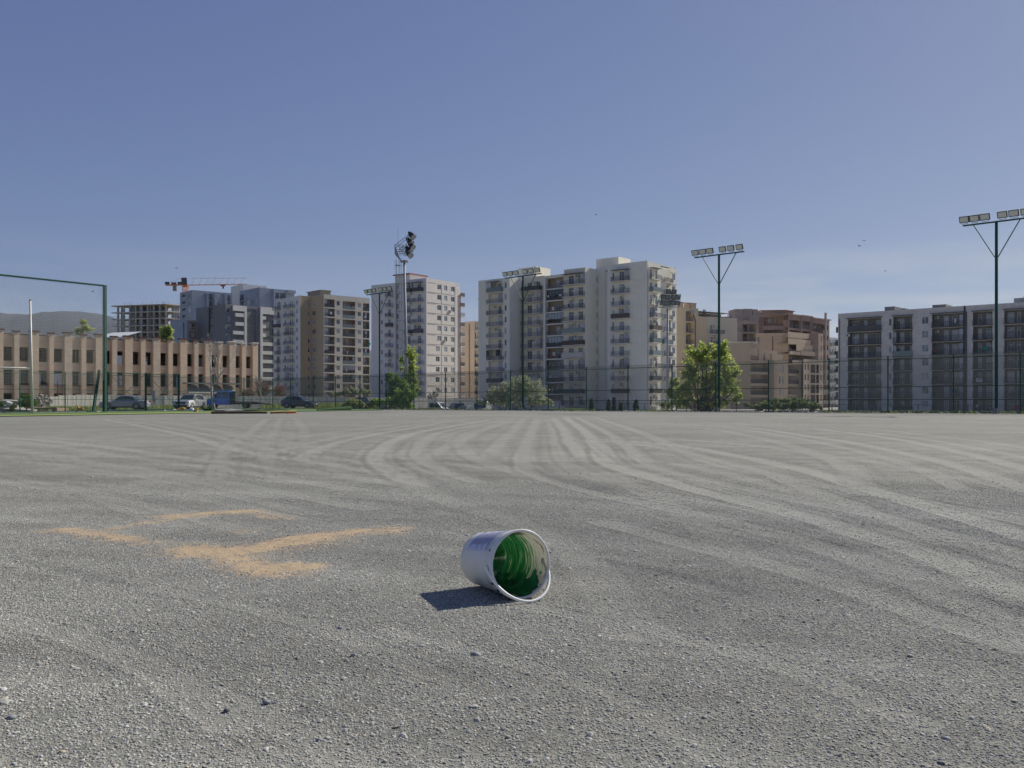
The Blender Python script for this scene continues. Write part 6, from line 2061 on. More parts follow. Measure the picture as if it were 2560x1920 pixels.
def stone_building():
    D0, D1 = 150.0, 186.0
    zt = EYE + 174.0 / F * D0
    K0, K1 = XY(0, D0), XY(641, D1)
    d = (K1 - K0).normalized()
    K0 = K0 - d * 16.0
    b = building('stone_building', 'long abandoned two-storey building of pinkish stone with empty window openings', K0, -1.0)
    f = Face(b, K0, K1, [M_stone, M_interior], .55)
    px0 = [-74, -34, 5.3, 45, 93.5, 131, 177, 212, 254, 289, 328, 360, 397, 428, 464, 492, 525, 552, 585, 611]
    px1 = [-46, -8, 32.5, 73, 120, 158, 200, 236, 277, 309, 348.5, 379.6, 417, 447, 482, 509.5, 542, 570, 601, 628]
    # window heads and sills measured at one place
    uu = f.u(131); Dm = f.D(145)
    zh2, zs2 = zat(R(1, 0, 878)[1], Dm), zat(R(1, 0, 1020)[1], Dm)
    zh1, zs1 = zat(R(1, 0, 1108)[1], Dm), zat(R(1, 0, 1255)[1], Dm)
    zh0 = zat(R(1, 0, 1340)[1], Dm)
    bays = []
    for a, c in zip(px0, px1):
        u0, u1 = f.u(a), f.u(c)
        bays.append((u0, u1))
        for lo, hi in ((zs2, zh2), (zs1, zh1), (-1.0, zh0)):
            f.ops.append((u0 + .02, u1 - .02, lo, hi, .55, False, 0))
    f.wall(-1, zt - .35, name='front_wall')
    prev = 0.0
    i = 0
    for (u0, u1) in bays + [(f.w, f.w)]:
        # pilaster between openings
        w = u0 - prev
        if w > .3:
            m = MB(); m.box(0, w, -.62, -.004, -1, zt + (.25 if i % 2 == 0 else .05))
            link('pilaster', m.mesh('pilaster', [M_stone if i % 3 else M_stone2]), b, f.at(prev, 0, 0))
            cz = zt + (.25 if i % 2 == 0 else .05)
            link('coping', MB().box(-.12, w + .12, -.74, .3, cz + .003, cz + .22).mesh('coping', [M_redcap if i < 17 else M_slabw]), b, f.at(prev, 0, 0))
        if u1 > u0:
            link('coping', MB().box(.13, u1 - u0 - .13, -.12, .5, 0, .14).mesh('coping', [M_slabw if i > 12 or i in (5, 6) else M_redcap]), b, f.at(u0, 0, zt - .345))
            link('sill', MB().box(.01, u1 - u0 - .01, -.1, .5, -.12, -.003).mesh('sill', [M_conc]), b, f.at(u0, 0, zs1))
        prev = u1; i += 1
    # floors, roof, rear wall with openings, cross walls and inner columns
    n = f.n
    dep = 15.0

    def slab(z0, z1, name, mat, y0=.56):
        link(name, MB().box(0.3, f.w - .3, y0, dep, z0, z1).mesh(name, [mat]), b, f.at(0, 0, 0))
    slab(zs1 - 1.6, zs1 - 1.2, 'floor_slab', M_interior)
    slab(zh1 + .5, zh1 + .95, 'floor_slab', M_interior)
    slab(zh2 + .5, zh2 + .9, 'roof_slab', M_interior)
    back = Face(b, K0 + n * dep, K1 + n * dep, [M_interior, M_interior], .3)
    for j in range(24):
        u0 = 1.5 + j * 4.1
        if u0 > f.w - 3: break
        for lo, hi in ((zs2, zh2), (zs1, zh1)):
            if random.random() < .3: back.ops.append((u0, u0 + 2.2, lo + .2, hi, .3, False, 0))
    back.wall(-1, zt - .6, name='rear_wall')
    colm = cached('icol', lambda: MB().box(-.22, .22, -.22, .22, zs1 - 1.2, zh2 + .5).mesh('inner_column', [M_conc]))
    for j in range(26):
        u = 2 + j * 3.9
        if u > f.w - 2: break
        link('inner_column', colm, b, f.at(u, 5.2, 0))
    for j in range(9):
        u = random.uniform(3, f.w - 4)
        zb = random.choice((zs1 - 1.2, zh1 + .95))
        link('cross_wall', MB().box(0, .25, .6, dep - .3, zb, zb + 3.4).mesh('cross_wall', [M_interior]), b, f.at(u, 0, 0))
    link('side_wall', MB().box(-.3, 0, .005, dep, -1, zt - .4).mesh('side_wall', [M_stone]), b, f.at(f.w, 0, 0))
    link('side_wall', MB().box(0, .3, .005, dep, -1, zt - .4).mesh('side_wall', [M_stone]), b, f.at(0, 0, 0))
    # leaning concrete panels and ledge at the right-hand foot
    pm_ = cached('lean', lambda: MB().quad([(0, -1.3, 0), (2.6, -1.3, 0), (2.2, -.05, 1.5), (.3, -.05, 1.5)]).quad([(2.6, -1.3, 0), (2.6, -1.1, 0), (2.2, .0, 1.5), (2.2, -.05, 1.5)]).mesh('leaning_panel', [M_conc]))
    for px in (455, 484, 515, 545):
        u = f.u(px)
        link('leaning_panel', pm_, b, f.at(u, -1.2, zh0 + .15))
    ul, ur = f.u(448), f.u(583)
    link('ledge', MB().box(ul, ur, -2.6, -1.16, zh0 + 1.9, zh0 + 2.15).box(ul, ur, -2.7, -1.16, zh0 - .1, zh0 + .1).mesh('ledge', [M_conc]), b, f.at(0, 0, 0))
    # red pipe on the front
    link('red_pipe', MB().beam((0, 0, 0), (0, 0, 4.2), .09, n=6).mesh('red_pipe', [M_redpipe]), b, f.at(f.u(134), -1.7, .2))


stone_building()

# ------------------------------------------------------------------ low white shed roof seen over the stone building
sh = building('shed', 'white sheet roof of a shed peeping over the stone building beside the net frame', XY(262, 260))
ff = Face(sh, XY(228, 262), XY(308, 250), [pmat('white_sheet', (.62, .63, .64), .6)])
z0 = zat(840, 256)
link('roof', MB().quad([(0, 0, z0), (ff.w, 0, z0 - .6), (ff.w - 1, 6, z0 + 1.2), (.6, 6, z0 + 1.7)]).quad([(0, 0, z0 - 8), (ff.w, 0, z0 - 8), (ff.w, 0, z0 - .6), (0, 0, z0)]).mesh('roof', ff.mats), sh, ff.at(0, 0, 0))

# ------------------------------------------------------------------ far ridge of hills
def hills():
    pts = [(-900, 800), (-600, 790), (-400, 778), (-200, 786), (-100, 776), (0, 781), (20, 784), (45, 783.5), (80, 786), (110, 785), (125, 786), (140, 784), (170, 785), (200, 784.5), (220, 786), (245, 786.5), (262, 790), (275, 792), (290, 797), (330, 806), (420, 820), (600, 850), (900, 880), (1150, 900), (1195, 905), (1500, 930), (2100, 965), (2700, 970)]
    Dm = 6500.0
    xs = np.linspace(-900, 2700, 420)
    hp = np.interp(xs, [p[0] for p in pts], [p[1] for p in pts])
    v = []; f = []
    rows = 14
    for j in range(rows):
        t = j / (rows - 1)
        D = Dm - 1900 * (1 - t)
        for i, (x, y) in enumerate(zip(xs, hp)):
            X = (x - CX) / F * D
            zr = zat(y, Dm)
            z = zr * math.sin(t * math.pi / 2) ** 1.1
            z += (vnoise(np.array([X]), np.array([D]), 420, 4)[0] * 55 + vnoise(np.array([X]), np.array([D]), 150, 6)[0] * 22) * math.sin(t * math.pi) + vnoise(np.array([X]), np.array([D]), 60, 8)[0] * 4
            v.append((X, D, z - 3))
    n = len(xs)
    for j in range(rows - 1):
        for i in range(n - 1):
            a = j * n + i; f.append((a, a + 1, a + n + 1, a + n))
    k = len(v)
    for i, (x, y) in enumerate(zip(xs, hp)): v.append(((x - CX) / F * 8200, 8200, -3))
    for i in range(n - 1):
        a = (rows - 1) * n + i; f.append((a, a + 1, k + i + 1, k + i))
    me = bpy.data.meshes.new('hills'); me.from_pydata(v, [], f)
    me.materials.append(pmat('forested_hillside', (.018, .024, .045), .95, var=.4, scale=.012))  # blue cast of the distant haze put into the hill colour
    me.polygons.foreach_set('use_smooth', np.ones(len(me.polygons), dtype=bool))
    tag(link('hills', me), kind='structure')


hills()

# ------------------------------------------------------------------ artificial turf strip along the left edge
M_turf = pmat('artificial_turf', (0.085, 0.155, 0.05), .9, var=.25, scale=1.5, bump=.6, bscale=60)
M_turfd = pmat('dark_turf', (0.018, 0.055, 0.018), .95, var=.3, scale=3)
M_yellow = pmat('yellow_turf_line', (0.42, 0.40, 0.08), .9, var=.15, scale=4)


def strip_mesh(edgeA, edgeB, dz, th, mats, name, m=0):
    """sheet between two lines of ground points; A is the near edge"""
    b = MB()
    n = len(edgeA)
    A = [hit(*p) if not isinstance(p, Vector) else p for p in edgeA]
    B = [hit(*p) if not isinstance(p, Vector) else p for p in edgeB]
    for i in range(n - 1):
        a0, a1, b1, b0 = A[i], A[i + 1], B[i + 1], B[i]
        up = Vector((0, 0, dz))
        b.quad([a0 + up, a1 + up, b1 + up, b0 + up], 0)
        b.quad([a0 + up - Vector((0, 0, th)), a1 + up - Vector((0, 0, th)), a1 + up, a0 + up], 1 if len(mats) > 1 else 0)
    return b.mesh(name, mats)


pa = [(-140, 1044.2), (0, 1041.8), (130, 1040), (266, 1037.3), (480, 1034), (610, 1031.8), (740, 1029.4), (860, 1027.6), (958, 1026.0)]
pb = [(-140, 1034.6), (0, 1033.8), (130, 1032.4), (266, 1030.4), (480, 1027.0), (610, 1024.3), (740, 1022.6), (860, 1023.2), (956, 1025.0)]
tf = link('artificial_turf', strip_mesh(pa, pb, .045, .05, [M_turf, M_turfd], 'artificial_turf'))
tag(tf, 'strip of green artificial turf laid along the left edge of the gravel', 'turf')
ya = [(x, y - .75) for x, y in pa[:7]]; yb = [(x, y - 1.9) for x, y in pa[:7]]
link('line_marking', strip_mesh(ya, yb, .050, .0, [M_yellow], 'line_marking'), tf)

# ------------------------------------------------------------------ chain-link fences
def wires(p0, p1, zb0, zb1, h, dx, r, name='mesh'):
    """woven diagonal wires between two ground points as thin prisms; local coordinates are world"""
    p0 = Vector(p0); p1 = Vector(p1)
    d = p1 - p0; L = d.length; d.normalize()
    nrm = Vector((-d.y, d.x))
    h0 = h
    rises = h0
    vs = []; fs = []
    slope = 1.0
    k = int((L + h0) / dx) + 1
    for sgn in (1, -1):
        for i in range(k):
            s = i * dx - (h0 if sgn > 0 else 0)
            # wire from (s, 0) to (s + h0, h0) or (s, h0)..(s + h0, 0)
            a, b = s, s + h0
            ta = max(0.0, -a); tb = max(0.0, b - L)
            if ta + tb >= h0: continue
            ua, ub = a + ta, b - tb
            za, zb_ = ta, h0 - tb
            if sgn < 0: za, zb_ = h0 - ta, tb
            off = .004 * sgn
            q = []
            for u, z in ((ua, za), (ub, zb_)):
                t = u / L
                c = p0 + d * u + nrm * off
                q.append((c.x, c.y, zb0 * (1 - t) + zb1 * t + z))
            kk = len(vs)
            for c in q:
                vs.append((c[0] - nrm.x * r, c[1] - nrm.y * r, c[2]))
                vs.append((c[0] + nrm.x * r * .5 + d.x * r * .6 * sgn, c[1] + nrm.y * r * .5 + d.y * r * .6 * sgn, c[2] - r * .62))
                vs.append((c[0] + nrm.x * r * .5 - d.x * r * .6 * sgn, c[1] + nrm.y * r * .5 - d.y * r * .6 * sgn, c[2] + r * .62))
            fs += [(kk, kk + 1, kk + 4, kk + 3), (kk + 1, kk + 2, kk + 5, kk + 4), (kk + 2, kk, kk + 3, kk + 5)]
    me = bpy.data.meshes.new(name); me.from_pydata(vs, [], fs); me.materials.append(M_greenwire)
    return me


def post_mesh(h, w=.06):
    return MB().box(-w / 2, w / 2, -w / 2, w / 2, -.3, h).box(-w * .62, w * .62, -w * .62, w * .62, h, h + .03).box(-.11, .11, -.11, .11, .0, .03).mesh('post', [M_green])


def on_line(px, a, b):
    d = (b - a); r = (px - CX) / F
    t = (r * a.y - a.x) / (d.x - r * d.y)
    return a + d * t


def fence(name, label, a, b, pxs, h, rails, dx, r, pw=.075, ztop=None, extra=(), group=None):
    fe = root(name, label, 'fence', (a.x, a.y, 0), group=group)
    off = T(-a.x, -a.y, 0)
    za, zb = g(a.x, a.y), g(b.x, b.y)
    L = (b - a).length
    ps = [on_line(px, a, b) for px in pxs] + [Vector(e) for e in extra]
    pm_ = post_mesh(h + .05, pw)
    ang = math.atan2(b.y - a.y, b.x - a.x)
    for p in ps:
        link('post', pm_, fe, off @ T(p.x, p.y, g(p.x, p.y)) @ RZ(ang))
    d = (b - a).normalized()
    for z in rails:
        m = MB(); n = 10
        for i in range(n):
            q0 = a + d * (L * i / n); q1 = a + d * (L * (i + 1) / n)
            m.beam((q0.x, q0.y, za + (zb - za) * i / n + z), (q1.x, q1.y, za + (zb - za) * (i + 1) / n + z), .022 if z < h - .1 else .026, n=6)
        link('rail', m.mesh('rail', [M_green]), fe, off)
    if dx:
        me = wires((a.x, a.y), (b.x, b.y), za + .03, zb + .03, h + .08, dx, r)
        tag(link('wire_mesh', me, fe, off), kind='stuff')
    return fe


A2 = Vector((FA.x, FA.y)); B2 = Vector((FB.x, FB.y)); L2 = Vector((FL.x, FL.y))
dAB = (B2 - A2).normalized(); Bext = B2 + dAB * 22
dAL = (L2 - A2).normalized(); Lext = L2 + dAL * 22
fr1 = fence('mesh_fence', 'tall green chain-link fence running behind the gravel from the far corner to the right', A2, Bext,
            [727, 783, 839, 900, 965.6, 1034.7, 1114, 1192.5, 1276.5, 1371, 1466, 1570, 1680, 1789.5, 1921.5, 2072.5, 2220, 2384, 2551], 3.93,
            [.12, .95, 1.85, 3.78], .105, .0078, extra=[B2 + dAB * 3.6, B2 + dAB * 7.2, B2 + dAB * 10.8, B2 + dAB * 14.4, B2 + dAB * 18, B2 + dAB * 21.6])
hL = 3.72
fr2 = fence('mesh_fence', 'tall green chain-link fence along the left side in front of the parked cars', Lext, A2 - (A2 - L2).normalized() * .05,
            [50, 163, 534, 610, 682], hL, [.1, 1.2, 2.1, hL - .12], .105, .0062,
            extra=[L2 + dAL * 5, L2 + dAL * 10, L2 + dAL * 15, L2 + dAL * 20])

# gate of two braced leaves in the left fence
gt = root('gate', 'green double gate with crossed braces in front of the grey saloon car', 'gate', (0, 0, 0))
gp = [on_line(px, L2, A2) for px in (266, 363.6, 446)]
for i in range(2):
    p, q_ = gp[i], gp[i + 1]
    dd = (q_ - p).normalized()
    zz = g(p.x, p.y); hh = 3.85
    c = Vector((-dd.y, dd.x)) * -.10
    P3 = lambda s, z: ((p + (q_ - p) * s + c).x, (p + (q_ - p) * s + c).y, zz + z)
    m = MB()
    m.beam(P3(.02, hh), P3(.98, hh), .05); m.beam(P3(.02, .15), P3(.98, .15), .05)
    leaf = link('gate_leaf', m.mesh('gate_leaf', [M_green]), gt)
    for s in ((.02, .15, .98, hh), (.02, hh, .98, .15)):
        link('brace', MB().beam(P3(s[0], s[1]), P3(s[2], s[3]), .022).mesh('brace', [M_green]), leaf)
for p in gp:
    link('gate_post', MB().box(-.09, .09, -.09, .09, -.2, 3.95).mesh('gate_post', [M_green]), gt, T(p.x, p.y, g(p.x, p.y)) @ RZ(.6) @ T(0, -.12, 0))

# concrete kerb under the fence
kb = MB()
for a, b in ((A2, Bext), (Lext, A2)):
    d = (b - a).normalized(); nn_ = Vector((-d.y, d.x)) * .09
    n = 24
    for i in range(n):
        q0 = a + (b - a) * (i / n); q1 = a + (b - a) * ((i + 1) / n - .004)
        z = max(g(q0.x - nn_.x * 3, q0.y - nn_.y * 3), g(q0.x, q0.y)) 
        vs = [q0 - nn_, q1 - nn_, q1 + nn_, q0 + nn_]
        z0, z1 = z - .3, z + .06 + random.uniform(-.01, .02)
        kb.quad([(v.x, v.y, z1) for v in vs]); kb.quad([(vs[0].x, vs[0].y, z0), (vs[1].x, vs[1].y, z0), (vs[1].x, vs[1].y, z1), (vs[0].x, vs[0].y, z1)])
        kb.quad([(vs[3].x, vs[3].y, z1), (vs[2].x, vs[2].y, z1), (vs[2].x, vs[2].y, z0), (vs[3].x, vs[3].y, z0)])
tag(link('kerb', kb.mesh('kerb', [pmat('dark_kerb', (.13, .13, .13), .9, var=.3, scale=1.2)])), kind='structure')

# second, lower mesh fence behind
lp = [(1151, 120), (1187, 119), (1228, 117.5), (1267, 116), (1301, 115), (1335, 113.5), (1399, 111), (1460, 108.5), (1515, 106), (1562, 104), (1612, 102), (1655, 100), (1716, 97), (1780, 94), (1841, 91), (1888, 89), (1932, 86.5), (1980, 84), (2027, 82), (2080, 80), (2190, 76), (2295, 72.5), (2420, 68), (2560, 64)]
lf = root('mesh_fence', 'low mesh fence with thin posts behind the tall chain-link fence', 'fence', (0, 0, 0))
pl_ = [Vector((*XY(px, D), -1.0)) for px, D in lp]
pm_ = MB().box(-.03, .03, -.03, .03, -.1, 1.95).mesh('post', [M_dark])
def lfz(i): return 1.95 - .25 * sstep(i, 0, 12) - .25
m1 = MB(); m2 = MB()
for i, p in enumerate(pl_):
    link('post', pm_, lf, T(p.x, p.y, -1.0 - .30 * float(sstep(i, 3, 10))))
    if i < len(pl_) - 1:
        q_ = pl_[i + 1]
        za, zb = -1.0 - .30 * float(sstep(i, 3, 10)), -1.0 - .30 * float(sstep(i + 1, 3, 10))
        m1.beam((p.x, p.y, za + 1.92), (q_.x, q_.y, zb + 1.92), .025); m2.beam((p.x, p.y, za + .15), (q_.x, q_.y, zb + .15), .025)
link('rail', m1.mesh('rail', [M_dark]), lf); link('rail', m2.mesh('rail', [M_dark]), lf)

# ------------------------------------------------------------------ floodlight poles on the pitch
M_led = pmat('led_panel_face', (0.80, 0.78, 0.64), .35, var=.05, scale=8, spec=.5)
M_black = pmat('black_housing', (.025, .025, .028), .5)


def t_pole(px, ptop, lab, xl, xr, cut=6):
    sh_ = Vector((FN.x, FN.y)) * .35
    p = on_line(px, A2 - sh_, Bext - sh_)
    D = p.y
    z0 = g(p.x, p.y); zt = zat(ptop, D)
    po = root('floodlight_pole', lab, 'light pole', (p.x, p.y, z0), group='green T-shaped floodlight poles along the fence')
    H = zt - z0
    ang = math.atan2(dAB.y, dAB.x)
    M = RZ(ang)
    link('pole', MB().beam((0, 0, -.2), (0, 0, H), .105, .09, n=8).mesh('pole', [M_green], False), po, M)
    link('base_plate', MB().box(-.22, .22, -.22, .22, .0, .05).box(-.13, .13, -.30, -.16, 0, .35).mesh('base_plate', [M_conc]), po, M)
    # bar half lengths from the picture
    def along(pxx):
        r = (pxx - CX) / F
        return (r * p.y - p.x) / (dAB.x - r * dAB.y)
    ul, ur = along(xl), along(xr)
    hw = (abs(ul) + abs(ur)) / 2
    link('cross_bar', MB().box(-hw, hw, -.05, .05, 0, .09).mesh('cross_bar', [M_green]), po, M @ T(0, 0, H))
    for s in (-1, 1):
        link('brace', MB().beam((s * .1, 0, H - 2.25), (s * hw * .68, 0, H), .036).mesh('brace', [M_green]), po, M)
    fm = cached('led', led_mesh)
    pmh = cached('ledp', lambda: MB().box(-.253, .253, -.058, -.045, .107, .433).mesh('lens', [M_led]))
    for i in range(6):
        s = (-.93, -.62, -.31, .20, .53, .87)[i] * hw
        fl = link('floodlight', fm, po, M @ T(s, -.12, H + .16) @ Matrix.Rotation(math.radians(20 + random.uniform(-3, 3)), 4, 'X') @ Matrix.Rotation(math.radians(random.uniform(-4, 4)), 4, 'Z'))
        link('lens', pmh, fl)
    return po


def led_mesh():
    b = MB()
    b.box(-.30, .30, -.045, .05, .06, .48, 0)
    for x in (-.30, .265): b.box(x, x + .035, -.06, -.045, .08, .46, 0)
    b.box(-.255, .255, -.06, -.045, .06, .105, 0); b.box(-.255, .255, -.06, -.045, .435, .48, 0)
    b.box(-.20, -.18, .0, .03, 0, .1, 1); b.box(.18, .20, .0, .03, 0, .1, 1); b.box(-.20, .20, -.02, .04, -.04, 0, 1)
    return b.mesh('floodlight', [M_black, M_galv])


t_pole(2491, 556, 'nearest green T-shaped floodlight pole at the right with its lamps on a long bar', 2407, 2578)
t_pole(1797.5, 638, 'green T-shaped floodlight pole rising in front of the leafy tree', 1737, 1860)
t_pole(1307.5, 691, 'green T-shaped floodlight pole in front of the grey centre block', 1259, 1349)
t_pole(949, 734, 'farthest green T-shaped floodlight pole in front of the pale tower', 914, 980)

# tall mast with ladder and basket
def mast_basket():
    D = 150.0
    p = XY(1018.5, D)
    H = zat(650, D) + 1.0
    m = root('floodlight_mast', 'tall galvanised floodlight mast with caged ladder and lamp basket', 'light mast', (p.x, p.y, -1.0))
    top = XY(1010.5, D)
    dx = top.x - p.x
    link('pole', MB().beam((0, 0, 0), (dx, 0, H), .32, .17, n=14).mesh('pole', [M_galv], True), m)
    # caged ladder on the left
    lad = MB()
    lx = -1.0 * 1.0
    for k, x in enumerate((-.95, -.6)):
        lad.beam((x - .05, -.1, 2), (dx + x + .1, -.1, H + .3), .055)
    n = int(H / .33)
    for i in range(6, n):
        t = i / n
        lad.beam((dx * t - .95 + .1 * t, -.1, H * t), (dx * t - .6 + .1 * t, -.1, H * t), .02, caps=False)
    link('ladder', lad.mesh('ladder', [M_galv]), m)
    cg = MB()
    for i in range(int(H / 1.55)):
        z = 3 + i * 1.5
        if z > H: break
        t = z / H
        c = Vector((dx * t - 1.15 + .1 * t, -.3, z))
        pts = [(c.x + .42 * math.cos(a), c.y + .42 * math.sin(a), z) for a in np.linspace(0, 2 * math.pi, 11)]
        cg.tube(pts, .05, 4, closed_caps=False)
        cg.beam((dx * t - .6, 0, z), (dx * t, 0, z), .03)
    for a in (2.2, 3.3, 4.4):
        cg.beam((-1.2 + .42 * math.cos(a), -.3 + .42 * math.sin(a), 3), (dx - 1.05 + .42 * math.cos(a), -.3 + .42 * math.sin(a), H), .035)
    link('ladder_cage', cg.mesh('ladder_cage', [M_galv]), m)
    # basket
    q = lambda x, y: ((R(4, x, y)[0] - 1018.5) / F * D, zat(R(4, x, y)[1], D) + 1.0)
    bk = MB()
    fl = [q(296, 262), q(345, 308), q(395, 308), q(380, 262)]
    yy = (-.9, .9)
    (x0, z0), (x1, z1), (x2, z2), (x3, z3) = fl
    for y0, y1 in ((-.9, .9),):
        bk.quad([(x0, y0, z0), (x1, y0, z1), (x1, y1, z1), (x0, y1, z0)]); bk.quad([(x1, y0, z1), (x2, y0, z2), (x2, y1, z2), (x1, y1, z1)])
    bk.box(x1 - .2, x2 + .1, -.9, .9, z1 - .12, z1)
    bk.quad([(x0, -.9, z0), (q(292, 180)[0], -.9, q(292, 180)[1]), (q(318, 240)[0], -.9, q(318, 240)[1]), (x1, -.9, z1)])
    link('platform', bk.mesh('platform', [M_galv]), m)
    rl = MB()
    for y in yy:
        a, b_, c_, d_ = q(294, 182), q(390, 182), q(296, 258), q(378, 258)
        for s, e in ((a, b_), (a, c_), (b_, d_), ((a[0], (a[1] + c_[1]) / 2), (b_[0], (b_[1] + d_[1]) / 2)), (q(335, 182), q(335, 262)), (q(360, 182), q(360, 262)), (q(330, 220), q(378, 182)), (q(296, 182), q(405, 100)), (q(405, 100), q(376, 262)), (q(318, 236), q(378, 236))):
            rl.beam((s[0], y, s[1]), (e[0], y, e[1]), .055)
    for px_, py_ in ((294, 182), (390, 182), (405, 100), (376, 262)):
        s = q(px_, py_); rl.beam((s[0], -.9, s[1]), (s[0], .9, s[1]), .05)
    link('railing', rl.mesh('railing', [M_galv]), m)
    an = q(318, 60); link('antenna', MB().beam((an[0], 0, q(318, 180)[1]), (an[0] - .1, 0, q(318, 30)[1]), .03).mesh('antenna', [M_galv]), m)
    for (x, y) in ((432, 98), (412, 148), (428, 182), (405, 220), (412, 252)):
        for yy_ in (-.55, .5):
            s = q(x + random.uniform(-3, 3), y)
            b = MB()
            b.beam((-.45, 0, .1), (.35, 0, -.05), .34, .50, n=12, m=0); b.beam((.35, 0, -.05), (.42, 0, -.06), .52, .52, n=12, m=1); b.beam((-.75, 0, .15), (-.45, 0, .1), .18, .3, n=8, m=0)
            fl_ = link('floodlight', b.mesh('floodlight', [M_black, M_galv]), m, T(s[0], yy_, s[1]) @ Matrix.Rotation(math.radians(35), 4, 'Y') @ RZ(random.uniform(-.5, .1)))
    return m


mast_basket()


def mast_rack():
    D = 170.0
    p = XY(1669.3, D)
    H = zat(768, D) + 1.0
    m = root('floodlight_mast', 'slender galvanised mast with rows of lamps seen from the back against the grey block', 'light mast', (p.x, p.y, -1.0))
    link('pole', MB().beam((0, 0, 0), (0, 0, H), .30, .16, n=12).mesh('pole', [M_galv], True), m)
    link('footing', MB().box(-.6, .6, -.6, .6, 0, .25).mesh('footing', [M_slabw]), m)
    q = lambda x, y: ((R(6, x, y)[0] - 1669.3) / F * D, zat(R(6, x, y)[1], D) + 1.0)
    rk = MB()
    for y in (-.7, .7):
        for (a, b) in (((868, 608), (1072, 605)), ((882, 556), (1076, 555)), ((895, 545), (1068, 545)), ((908, 492), (1082, 494)), ((868, 608), (908, 492)), ((1072, 605), (1082, 494)), ((868, 608), (882, 556)), ((905, 556), (905, 608)), ((990, 495), (990, 608)), ((938, 556), (938, 608)), ((1035, 556), (1035, 608))):
            s, e = q(*a), q(*b); rk.beam((s[0], y, s[1]), (e[0], y, e[1]), .06)
    for a in ((868, 608), (1072, 605), (908, 492), (1082, 494), (970, 608)):
        s = q(*a); rk.beam((s[0], -.7, s[1]), (s[0], .7, s[1]), .05)
    link('rack', rk.mesh('rack', [M_galv]), m)
    lamp = cached('bklamp', lambda: MB().box(-.45, .45, -.25, .1, -.42, .42, 0).box(-.36, .36, -.27, -.25, -.34, .34, 1).box(-.5, -.45, -.2, .2, -.1, .1, 2).mesh('floodlight', [M_black, pmat('lamp_glass', (.12, .15, .15), .2), M_galv]))
    for x, y in ((970, 468), (1021, 470), (925, 518), (963, 520), (1017, 520), (1053, 520), (922, 570), (958, 572), (1012, 570), (1052, 572)):
        s = q(x, y)
        link('floodlight', lamp, m, T(s[0], -.75, s[1]) @ Matrix.Rotation(.25, 4, 'X') @ Matrix.Rotation(random.uniform(-.1, .2), 4, 'Y'))


mast_rack()

